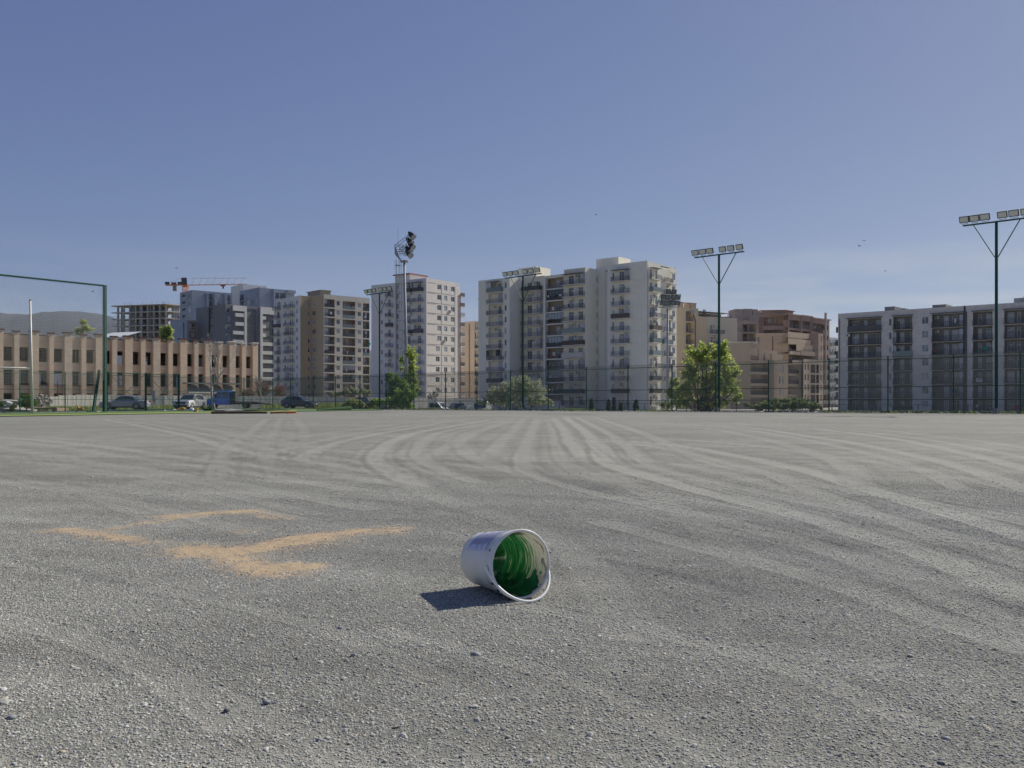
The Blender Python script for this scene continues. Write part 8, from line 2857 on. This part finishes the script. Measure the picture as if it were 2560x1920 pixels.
def branchy(b, p, d, L, r, depth, tips, spread=.6, up=.15, seg=3, kids=3, minr=.006, mats=0):
    pts = [p]; rads = [r]; q = Vector(p); dd = Vector(d).normalized()
    for i in range(seg):
        dd = (dd + Vector((random.gauss(0, .12), random.gauss(0, .12), random.gauss(0, .08) + up * .35))).normalized()
        q = q + dd * (L / seg); pts.append(q.copy()); rads.append(max(minr, r * (1 - .45 * (i + 1) / seg)))
    b.tube(pts, rads, 6 if r > .05 else (4 if r > .02 else 3), m=mats, closed_caps=False)
    if depth == 0:
        tips.append((pts[-1], dd)); return
    for k in range(kids):
        t = random.uniform(.35, 1.0)
        i = min(int(t * seg), seg - 1); o = pts[i].lerp(pts[i + 1], t * seg - i)
        a = random.uniform(0, 6.283)
        side = Vector((math.cos(a), math.sin(a), 0)); side = (side - dd * side.dot(dd)).normalized()
        nd = (dd * (1 - spread * .5) + side * spread * random.uniform(.7, 1.2) + Vector((0, 0, up))).normalized()
        branchy(b, o, nd, L * random.uniform(.55, .75), rads[i] * .62, depth - 1, tips, spread, up, seg, kids, minr, mats)
    branchy(b, pts[-1], dd, L * .62, rads[-1], depth - 1, tips, spread, up, seg, kids, minr, mats)


def leafy_tree(name, label, px, D, lobes, trunk, mat, n, size, dens=.5, bark=None, group=None, base=None, cat='tree', clumps=46):
    """lobes: photo ellipses (px, py, rx, ry) read at distance D; the crown is clumps of leaves spread through them"""
    p = XY(px, D); zb = g(p.x, p.y) if base is None else base
    t = root(name, label, cat, (p.x, p.y, zb), group=group)
    k = D / F
    L_ = [((a - px) * k, zat(b, D) - zb, rx * k, ry * k) for a, b, rx, ry in lobes]
    area = sum(l[2] * l[3] for l in L_)
    # trunk and limbs reaching into the lobes
    w = MB(); tips = []
    for (tx, r) in trunk:
        x0 = (tx - px) * k
        for (lx, lz, rx, rz) in L_:
            if random.random() < .85:
                a = Vector((x0, 0, 0)); e = Vector((lx + random.uniform(-.3, .3) * rx, random.uniform(-.4, .4) * rx, lz + rz * .5))
                m1 = a.lerp(e, .35) + Vector((random.uniform(-.2, .2), random.uniform(-.2, .2), .3)); m2 = a.lerp(e, .7) + Vector((random.uniform(-.3, .3), random.uniform(-.3, .3), 0.2))
                w.tube([a - Vector((0, 0, .2)), a + Vector((0, 0, .25)), m1, m2, e], [r, r * .9, r * .55, r * .3, r * .1], 6)
                for _ in range(7):
                    u = random.uniform(.35, 1); o = m1.lerp(e, u)
                    dirv = Vector((random.gauss(0, 1) * rx, random.gauss(0, .8) * rx, abs(random.gauss(0, .6)) * rz)).normalized()
                    w.tube([o, o + dirv * rx * .45 + Vector((0, 0, .1)), o + dirv * rx * .85 + Vector((0, 0, .25))], [r * .16, r * .09, r * .03], 3)
    link('trunk', w.mesh('trunk', [bark or M_bark], True), t)
    cs = []; ss = []
    for (lx, lz, rx, rz) in L_:
        share = rx * rz / area
        nc = max(5, int(clumps * 1.5 * share))
        for _ in range(nc):
            v = rng.normal(size=3); v /= np.linalg.norm(v); rr_ = rng.random() ** .38
            c = np.array([lx + v[0] * rx * rr_ * .85, v[1] * rx * rr_ * .8, lz + v[2] * rz * rr_ * .85])
            m_ = int(n * share / nc * rng.uniform(.5, 1.5))
            sl = min(rx, rz) * rng.uniform(.35, .75)
            dv = np.array([v[0] * .7, v[1] * .7, abs(v[2]) * .4 + .65]) + rng.normal(size=3) * .35
            dv /= np.linalg.norm(dv)
            u_ = rng.random((m_, 1))
            q = dv * (u_ * sl) + rng.normal(size=(m_, 3)) * (.10 + .30 * sl * (1 - u_ * .75)) * .55
            cs.append(c + q); ss.append(rng.uniform(.7, 1.35, m_) * size)
    cs = np.concatenate(cs); ss = np.concatenate(ss)
    cs[:, 2] = np.maximum(cs[:, 2], .05)
    link('crown', leaves_mesh('crown', cs, ss, mat), t)
    return t


# big poplar right of the centre block
leafy_tree('poplar_tree', 'large fresh green tree with several stems behind the light pole at the ochre buildings', 1762, 96,
           [(1745, 905, 34, 34), (1790, 885, 32, 32), (1722, 940, 24, 30), (1822, 925, 30, 38), (1765, 950, 44, 34), (1800, 975, 46, 30), (1718, 985, 34, 26), (1765, 1010, 60, 18), (1765, 868, 14, 18), (1808, 872, 14, 22), (1838, 985, 14, 30), (1700, 1012, 26, 14)],
           [(1760, .13), (1742, .10), (1775, .11)], LF['poplar'], 9000, .19, clumps=120)
leafy_tree('leafy_tree', 'small pale leafed tree between the galvanised mast and the fence at the grey block', 1692, 104, [(1690, 960, 10, 16), (1686, 985, 16, 22), (1700, 1005, 22, 16), (1665, 1012, 12, 10)], [(1690, .08)], LF['spring'], 2600, .16, clumps=30)
# the tree round the tall mast
leafy_tree('leafy_tree', 'tall narrow green tree growing around the caged floodlight mast', 1022, 128, [(1029, 885, 13, 24), (1034, 918, 14, 26), (1028, 950, 16, 22), (1004, 900, 4, 38), (1006, 950, 6, 38), (1038, 960, 9, 26)], [(1022, .12)], LF['poplar'], 3000, .19, clumps=55)
leafy_tree('leafy_bush', 'dark green bush at the foot of the tall mast left of its ladder', 992, 124, [(985, 955, 20, 18), (995, 975, 26, 22), (975, 985, 14, 16)], [(992, .1)], LF['deep'], 3200, .19, clumps=40, cat='bush')
leafy_tree('leafy_bush', 'bright green saplings spreading against the fence below the tall mast', 1000, 113, [(1005, 1000, 28, 22), (1028, 985, 18, 20), (980, 1008, 24, 14), (950, 1010, 16, 12), (1015, 1014, 30, 9)], [(1000, .05), (1020, .05)], LF['bright'], 4600, .17, clumps=60, cat='bush')
leafy_tree('leafy_bush', 'low bush with reddish new leaves in front of the dark blue off-roader', 880, 117.5, [(885, 1008, 18, 10), (866, 1012, 14, 8), (898, 1013, 14, 8)], [(880, .04)], LF['spring'], 2600, .14, clumps=24, cat='bush')
leafy_tree('leafy_bush', 'small sapling group just left of the farthest green light pole', 936, 116.5, [(935, 1010, 10, 12), (925, 1014, 8, 8)], [(935, .03)], LF['bright'], 1400, .14, clumps=14, cat='bush')
# grey-green willow
leafy_tree('willow_bush', 'wide grey green willow bush behind the second light pole from the left', 1290, 106, [(1245, 985, 34, 20), (1290, 975, 36, 26), (1335, 978, 34, 24), (1270, 1005, 52, 18), (1345, 1005, 40, 16), (1215, 1003, 26, 14), (1310, 960, 22, 16), (1375, 1010, 16, 8)], [(1280, .08), (1320, .08), (1250, .06)], LF['willow'], 9500, .13, clumps=160, cat='bush')
# hedge at the right
leafy_tree('hedge', 'low rounded hedge behind the chain-link fence in front of the stepped block', 1965, 84, [(1950, 1013, 50, 12), (1900, 1017, 40, 9), (1995, 1013, 45, 12), (2035, 1019, 28, 8), (1968, 1006, 30, 7)], [(1950, .04), (2000, .04)], LF['hedge'], 8500, .13, clumps=110, cat='hedge')
# shrubs over the wall
leafy_tree('leafy_bush', 'pale leafed shrub hanging over the concrete wall below the beige block', 870, 172, [(850, 985, 22, 8), (885, 980, 26, 10), (915, 984, 18, 7), (868, 973, 12, 8)], [(870, .05)], LF['pale'], 3000, .20, clumps=40, cat='bush')
leafy_tree('leafy_tree', 'yellow green treetop showing above the stone building beside the small grey block', 415, 215, [(412, 838, 13, 22), (420, 825, 8, 16), (418, 855, 18, 14)], [(415, .15)], LF['spring'], 2600, .38, clumps=36, base=0)
leafy_tree('leafy_tree', 'thin yellow green treetop behind the net above the stone building', 207, 200, [(210, 815, 10, 16), (196, 830, 10, 10), (222, 826, 7, 8)], [(208, .12)], LF['spring'], 800, .30, clumps=18, base=0)
leafy_tree('leafy_bush', 'leafy green weed clump left of the white goal post', 66, 84, [(68, 997, 12, 10), (62, 1010, 16, 10), (80, 1012, 12, 8)], [(66, .03)], LF['bright'], 1900, .13, clumps=20, cat='bush')
leafy_tree('leafy_bush', 'small green weed at the foot of the leftmost fence post', 36, 82, [(34, 1018, 6, 7), (30, 1026, 8, 4)], [(34, .02)], LF['deep'], 420, .10, clumps=8, cat='bush')
leafy_tree('leafy_bush', 'dark green weed cut by the left edge beside the pale concrete heap', -2, 82, [(0, 1012, 8, 7)], [(-2, .02)], LF['deep'], 420, .10, clumps=8, cat='bush')

# small conifers by the centre block
for i, (px, D, y0, w_) in enumerate(((1478, 135, 1000, 6), (1521, 138, 1002, 7), (1535, 136, 996, 5), (1552, 134, 1008, 7), (1590, 132, 1002, 12))):
    p = XY(px, D); zb = -1.2
    h_ = zat(y0, D) - zb
    cs = []
    for _ in range(520):
        z = random.random(); r = (1 - z) * w_ * D / F * random.random() ** .5
        a = random.random() * 6.28; cs.append((r * math.cos(a), r * math.sin(a), z * h_))
    labs = ['slim dark conifer next to the stair openings of the grey block', 'dark conifer, second from the left below the grey block', 'slender pointed conifer in the middle of the row below the grey block', 'dark conifer just left of the widest one below the grey block', 'widest dark conifer standing nearest the galvanised mast']
    t = root('conifer', labs[i], 'tree', (p.x, p.y, zb), group='small conifers below the grey block')
    link('trunk', MB().beam((0, 0, -.1), (0, 0, h_ * .9), .05, .01, n=5).mesh('trunk', [M_bark]), t)
    link('crown', leaves_mesh('crown', cs, np.full(len(cs), .22), LF['conifer'], droop=-.4), t)


def bare_tree(label, px, D, h, r, mat, depth=4, spread=.6, up=.2, kids=3, stems=1, base=None, buds=None, nb=0, name='bare_tree', minr=.008, lean=0.0, first=.38, cat='tree'):
    p = XY(px, D); zb = g(p.x, p.y) if base is None else base
    t = root(name, label, cat, (p.x, p.y, zb))
    b = MB(); tips = []
    for s in range(stems):
        d = Vector((lean + random.gauss(0, .05 + .18 * (stems > 1)), random.gauss(0, .05 + .15 * (stems > 1)), 1))
        branchy(b, Vector((random.gauss(0, .1 * (stems - 1)), random.gauss(0, .1 * (stems - 1)), -.1)), d, h * first, r, depth, tips, spread, up, 3, kids, minr)
    link('branches', b.mesh('branches', [mat]), t)
    if buds and tips:
        cs = []
        for _ in range(nb):
            q, d = random.choice(tips); cs.append(tuple(q + Vector((random.gauss(0, .22), random.gauss(0, .22), random.gauss(0, .2)))))
        link('buds', leaves_mesh('buds', cs, rng.uniform(.6, 1.3, len(cs)) * .12, buds), t)
    return t


random.seed(11)
bare_tree('tall leafless tree with pale bark beside the blue tow truck', 536, 109.5, 10.6, .17, M_wbark, 5, .62, .26, 2, minr=.014, first=.36)
bare_tree('small leafless tree in front of the wall below the pale tower', 1086, 168, 5.2, .07, M_bark, 4, .7, .15, 3, base=-.6, minr=.018, first=.36)
random.seed(5)
for i, (px, D, h, lab) in enumerate(((622, 170, 3.6, 'leftmost shrub with red brown buds behind the concrete wall'), (655, 172, 5.6, 'tallest bare shrub with red brown buds beside a pale stem behind the wall'), (700, 174, 4.6, 'red brown budding shrub behind the wall left of the dark crossover'))):
    bare_tree(lab, px, D, h, .05, M_bark, 3, .75, .2, 4, stems=5, base=.4, buds=LF['bud'], nb=900, name='budding_shrub', minr=.02, cat='bush')
bare_tree('pale slender tree stem rising over the wall among the budding shrubs', 652, 168, 7.0, .09, M_wbark, 3, .5, .3, 3, base=.2, minr=.02)
random.seed(9)

# weeds and long grass: strip between the fence and the wall
def grass_strip():
    cs = []; 
    def patch(px0, px1, D0, D1, n, h):
        for _ in range(n):
            px = random.uniform(px0, px1); D = random.uniform(D0, D1)
            p = XY(px, D); cs.append((p.x, p.y, g(p.x, p.y), h * random.uniform(.5, 1.4)))
    patch(110, 240, 100, 118, 2600, .42); patch(240, 520, 118, 132, 2600, .45); patch(655, 720, 128, 150, 900, .6)
    patch(780, 880, 120, 150, 3000, .6); patch(400, 460, 112, 128, 700, .5); patch(1190, 1230, 130, 165, 900, .8); patch(1370, 1470, 125, 150, 1800, .7)
    patch(1050, 1130, 150, 170, 700, .6); patch(20, 130, 90, 100, 500, .25)
    for _ in range(2600):          # sparse tufts along the kerb
        u = random.random() ** .8
        q = A2.lerp(B2, u) + Vector((random.gauss(0, .25), random.gauss(0, .25) + .1))
        if vnoise(np.array([q.x]), np.array([q.y]), 3.0, 77)[0] > .0: cs.append((q.x, q.y, g(q.x, q.y), .16 * random.uniform(.4, 1.4)))
    n = len(cs); A = np.array(cs)
    base = A[:, :3]; h = A[:, 3:4]
    a = rng.random(n) * 6.28; w = .06
    dx = np.stack([np.cos(a) * w, np.sin(a) * w, np.zeros(n)], 1)
    tip = base + np.concatenate([rng.normal(size=(n, 2)) * .12, h], 1)
    v = np.stack([base - dx, base + dx, tip], 1).reshape(-1, 3)
    me = bpy.data.meshes.new('grass'); me.vertices.add(n * 3); me.vertices.foreach_set('co', v.astype(np.float32).ravel())
    me.loops.add(n * 3); me.loops.foreach_set('vertex_index', np.arange(n * 3, dtype=np.int32)); me.polygons.add(n)
    me.polygons.foreach_set('loop_start', np.arange(0, n * 3, 3, dtype=np.int32)); me.polygons.foreach_set('loop_total', np.full(n, 3, dtype=np.int32))
    me.materials.append(LF['grass']); me.update()
    tag(link('grass', me), kind='stuff')


grass_strip()

# ------------------------------------------------------------------ things lying about at the left
M_rubble = pmat('rubble_stone', (.32, .29, .25), .95, var=.3, scale=2)
rb = MB()
for _ in range(420):
    px = random.uniform(82, 132); t = random.random()
    D = 108 + 6 * random.random()
    x = XY(px, D); hh = (1.55 if px > 88 else .9) * (1 - abs((px - 104) / 34) ** 2.5)
    rb.rock((x.x, x.y - (1 - t) * 2.2, .1 + max(.1, hh) * t), random.uniform(.09, .26), sq=.8)
tag(link('rubble', rb.mesh('rubble', [M_rubble])), kind='stuff')


kr = MB()
for _ in range(260):
    u = random.random(); q = A2.lerp(B2, u) - Vector((FN.x, FN.y)) * random.uniform(.15, .7)
    kr.rock((q.x, q.y, g(q.x, q.y) + .01), random.uniform(.03, .11), sq=.5)
tag(link('stone_chippings', kr.mesh('stone_chippings', [pmat('pale_chippings', (.50, .49, .46), .9, var=.2)])), kind='stuff')


def slab_thing(name, label, cat, px, D, size, rz, tilt, mat, dz=0.0, group=None):
    p = XY(px, D)
    mb = MB(); sx, sy, sz = size
    k = len(mb.v)
    mb.box(-sx / 2, sx / 2, -sy / 2, sy / 2, 0, sz)
    mb.v = [(x + random.uniform(-.05, .05) * sx, y + random.uniform(-.05, .05) * sy, z + random.uniform(-.15, .15) * sz) for x, y, z in mb.v]
    o = link(name, mb.mesh(name, [mat]))
    o.location = (p.x, p.y, g(p.x, p.y) + dz); o.rotation_euler = (tilt[0], tilt[1], rz)
    tag(o, label, cat, group)
    return o


M_slabc = pmat('broken_concrete', (.44, .41, .36), .95, var=.2, scale=2, bump=.4)
slab_thing('concrete_slab', 'broken pale concrete slab lying in front of the rubble at the left edge', 'slab', 8, 88, (3.4, 1.6, .5), .1, (.1, -.1), M_slabc, .1)
slab_thing('concrete_slab', 'flat concrete slab resting on its edge behind the white tub', 'slab', 38, 92, (2.4, 1.2, .35), .1, (.05, .05), M_slabc, .75)
slab_thing('concrete_slab', 'low concrete slab just left of the white goal post', 'slab', 50, 86, (2.6, 1.4, .35), -.1, (.05, .05), M_slabc, -.02)
slab_thing('earth_mound', 'low mound of brown earth right of the white goal post', 'mound', 105, 95, (4.5, 2.0, .5), 0, (.0, .03), pmat('brown_earth', (.34, .25, .18), .95, var=.2), -.1)
p = XY(19, 87.5)
tb = root('plastic_tub', 'white plastic tub lying tilted among the concrete slabs at the left edge', 'tub', (p.x, p.y, g(p.x, p.y) + .42))
link('tub_body', MB().beam((0, 0, 0), (.06, 0, .5), .17, .23, n=14).mesh('tub_body', [pmat('dull_white_plastic', (.66, .66, .64), .5)], False), tb)
link('rim', MB().tube([(.06 + .235 * math.cos(a), .235 * math.sin(a), .5) for a in np.linspace(0, 6.283, 17)], .015, 5, closed_caps=False).mesh('rim', [pmat('dull_white_plastic', (.66, .66, .64))]), tb)
tb.rotation_euler = (.1, .25, 0); tb.scale = (1.15, 1.15, 1.15)


def crumpled(name, label, cat, px, D, s, mat, dz=0.0, n=34, group=None):
    p = XY(px, D); mb = MB()
    import mathutils
    me_ = bpy.data.meshes.new(name)
    import bmesh
    bm = bmesh.new(); bmesh.ops.create_icosphere(bm, subdivisions=2, radius=1)
    for v in bm.verts:
        k = 1 + random.uniform(-.3, .3)
        v.co = Vector((v.co.x * s[0] * k, v.co.y * s[1] * k, max(-.1, v.co.z) * s[2] * k))
    bm.to_mesh(me_); bm.free(); me_.materials.append(mat)
    o = link(name, me_); o.location = (p.x, p.y, g(p.x, p.y) + dz)
    tag(o, label, cat, group); return o


M_ybag = pmat('orange_bag', (.58, .30, .06), .6, var=.2, scale=4)
M_wbag = pmat('white_bag', (.55, .55, .55), .6, var=.2, scale=4)
M_gbag = pmat('grey_sheet', (.26, .26, .27), .8, var=.2, scale=3)
crumpled('bag', 'torn orange bag lying in the grass before the concrete wall', 'bag', 200, 95, (.34, .2, .42), M_ybag, .12)
for i, (px, D, sx, sz, mt, lab) in enumerate(((436, 92, .28, .22, M_wbag, 'white plastic bag at the left end of the rubbish heap by the gate'), (447, 92, .3, .24, M_ybag, 'leftmost orange bag of the rubbish heap before the white car'),
                                      (456, 91.5, .34, .34, M_ybag, 'largest orange bag of the rubbish heap before the white car'), (463, 91, .22, .18, M_gbag, 'small grey rag in the rubbish heap before the white car'),
                                      (472, 91.5, .26, .2, M_wbag, 'crumpled white sheet in the middle of the rubbish heap'), (480, 91.5, .34, .34, M_wbag, 'pale folded card standing in the rubbish heap before the white car'), (491, 91.5, .28, .24, M_ybag, 'rightmost orange bag of the rubbish heap before the white car'), (410, 91, .3, .12, M_gbag, 'flat grey rag on the gravel path inside the gate'))):
    crumpled('rubbish_bag', lab, 'rubbish', px, D, (sx, sx * .6, sz), mt, .02, group='rubbish heap by the gate')
crumpled('tarpaulin', 'grey tarpaulin heaped in folds in front of the blue truck', 'tarpaulin', 572, 86, (1.3, .5, .30), M_gbag, 0)
crumpled('turf_roll', 'dark green roll of turf lying in front of the white barked tree', 'turf roll', 522, 92, (.55, .4, .35), M_turfd, .05)
crumpled('turf_sheet', 'loose dark green turf sheet left of the dark crossover', 'turf sheet', 628, 88, (2.3, .6, .17), M_turfd, .02)
crumpled('turf_sheet', 'folded dark green turf sheet beside the dark crossover', 'turf sheet', 682, 90, (1.6, .6, .19), M_turfd, .02)
p0, p1 = XY(793, 90), XY(876, 96)
tr = MB(); tr.beam((p0.x, p0.y, .10 + g(p0.x, p0.y)), (p1.x, p1.y, .24 + g(p1.x, p1.y)), .08, .20, n=9)
tag(link('turf_roll', tr.mesh('turf_roll', [M_turfd])), 'long dark green turf roll lying under the fence right of the dark crossover', 'turf roll')

# steel beams on the gravel edge
M_rust = pmat('brown_steel', (.20, .115, .07), .7, var=.2, scale=3)
M_orust = pmat('orange_primer_steel', (.42, .14, .055), .6, var=.2, scale=3)


def ibeam(name, label, pxa, pxb, ya, yb, h, mat):
    a, b = hit(pxa, ya), hit(pxb, yb)
    d = (b - a); L = d.length; an = math.atan2(d.y, d.x)
    mb = MB(); mb.box(0, L, -.11, .11, 0, .025); mb.box(0, L, -.11, .11, h - .025, h); mb.box(0, L, -.02, .02, .025, h - .025)
    o = link(name, mb.mesh(name, [mat])); o.location = a; o.rotation_euler = (0, 0, an); tag(o, label, 'beam'); return o


ibeam('steel_beam', 'long brown steel beam lying along the turf edge before the blue truck', 528, 668, 1034.8, 1034.0, .19, M_rust)
ibeam('steel_beam', 'short dark brown steel beam between the long beam and the orange one', 677, 716, 1034.2, 1033.4, .15, M_rust)
ibeam('steel_beam', 'stubby orange painted steel beam at the right end of the beams', 717, 740, 1034.0, 1033.6, .16, M_orust)
for i, px in enumerate((487.5, 492.5)):
    q_ = hit(px, 1031.0); o = link('block', MB().box(-.07 if i else -.11, .05 if i else .08, -.08, .08, 0, .15).mesh('block', [M_slabc])); o.location = q_ + Vector((0, 0, .04)); tag(o, ('wider' if i == 0 else 'narrower') + ' of the two small concrete blocks standing on the turf', 'block')
sg = root('sign_post', 'weathered grey sign seen edge-on on a short post before the wall behind the gate', 'sign', put(385.5, 104, 0))
link('post', MB().beam((0, 0, 0), (-.12, 0, 2.5), .045).mesh('post', [M_galv]), sg)
link('plate', MB().box(-.22, .12, -.03, .0, 1.0, 2.2).mesh('plate', [M_ply]), sg)
# stub poles along the wall
for px, D, y0, lab in ((1149, 139, 998, 'rusty thin post with a bar before the wall right of the black estate car'), ):
    r_ = root('pole', lab, 'pole', put(px, D)); link('post', MB().beam((0, 0, 0), (0, 0, zat(y0, D) + 1.2), .04).beam((0, 0, zat(y0, D) + 1.2), (2.6, 0, zat(y0, D) + 1.2), .035).mesh('post', [M_redpipe]), r_)
# reddish planks leaning by the off-roader
pl0 = XY(902, 115.5); pkr = link('plank', MB().beam((pl0.x, pl0.y, .75), (pl0.x + 1.1, pl0.y - .4, .05), .05).mesh('plank', [pmat('red_brown_plank', (.33, .12, .09), .8)])); tag(pkr, 'reddish plank leaning in the bushes before the dark blue off-roader', 'plank')

# birds far up
M_bird = pmat('dark_feathers', (.03, .03, .035), .9)
for i, (px, py, D, s, lab) in enumerate(((232, 729, 120, .30, 'small dark bird flying over the net frame'), (440, 671, 130, .38, 'small dark bird high above the crane'), (1489, 537, 150, .35, 'small dark bird high over the grey block'), (2149, 615, 120, .33, 'small dark bird, lower of the two right of the second light pole'), (2161, 602, 120, .33, 'small dark bird, upper of the two right of the second light pole'), (2214, 678, 120, .25, 'smallest bird low over the brick block'))):
    p = W(px, py, D)
    b = root('bird', lab, 'bird', p, random.uniform(0, 3), group='birds in the sky')
    link('body', MB().tube([(-s * .6, 0, 0), (-s * .2, 0, .02), (s * .3, 0, .02), (s * .55, 0, 0)], [.01, s * .16, s * .16, .02], 6).mesh('body', [M_bird]), b)
    for sg_ in (-1, 1):
        m_ = MB(); m_.quad([(-s * .15, 0, .03), (s * .25, 0, .03), (s * .05, sg_ * s, .22 * s + .05), (-s * .1, sg_ * s, .22 * s + .05)]); m_.quad([(-s * .15, 0, .0), (s * .25, 0, .0), (s * .05, sg_ * s, .22 * s + .03), (-s * .1, sg_ * s, .22 * s + .03)])
        link('wing', m_.mesh('wing', [M_bird]), b)

# ------------------------------------------------------------------ air
hz = MB(); hz.box(-6500, 6500, -300, 8600, -12, 660)
hzo = link('haze', hz.mesh('haze', []))
mh = bpy.data.materials.new('haze'); mh.use_nodes = True
nn, ll = mh.node_tree.nodes, mh.node_tree.links
nn.remove(nn['Principled BSDF'])
pv = nn.new('ShaderNodeVolumePrincipled'); pv.inputs['Color'].default_value = (.80, .88, 1.0, 1); pv.inputs['Density'].default_value = .000038
pv.inputs['Anisotropy'].default_value = .25
ll.new(pv.outputs[0], nn['Material Output'].inputs['Volume'])
hzo.data.materials.append(mh)
tag(hzo, kind='stuff')
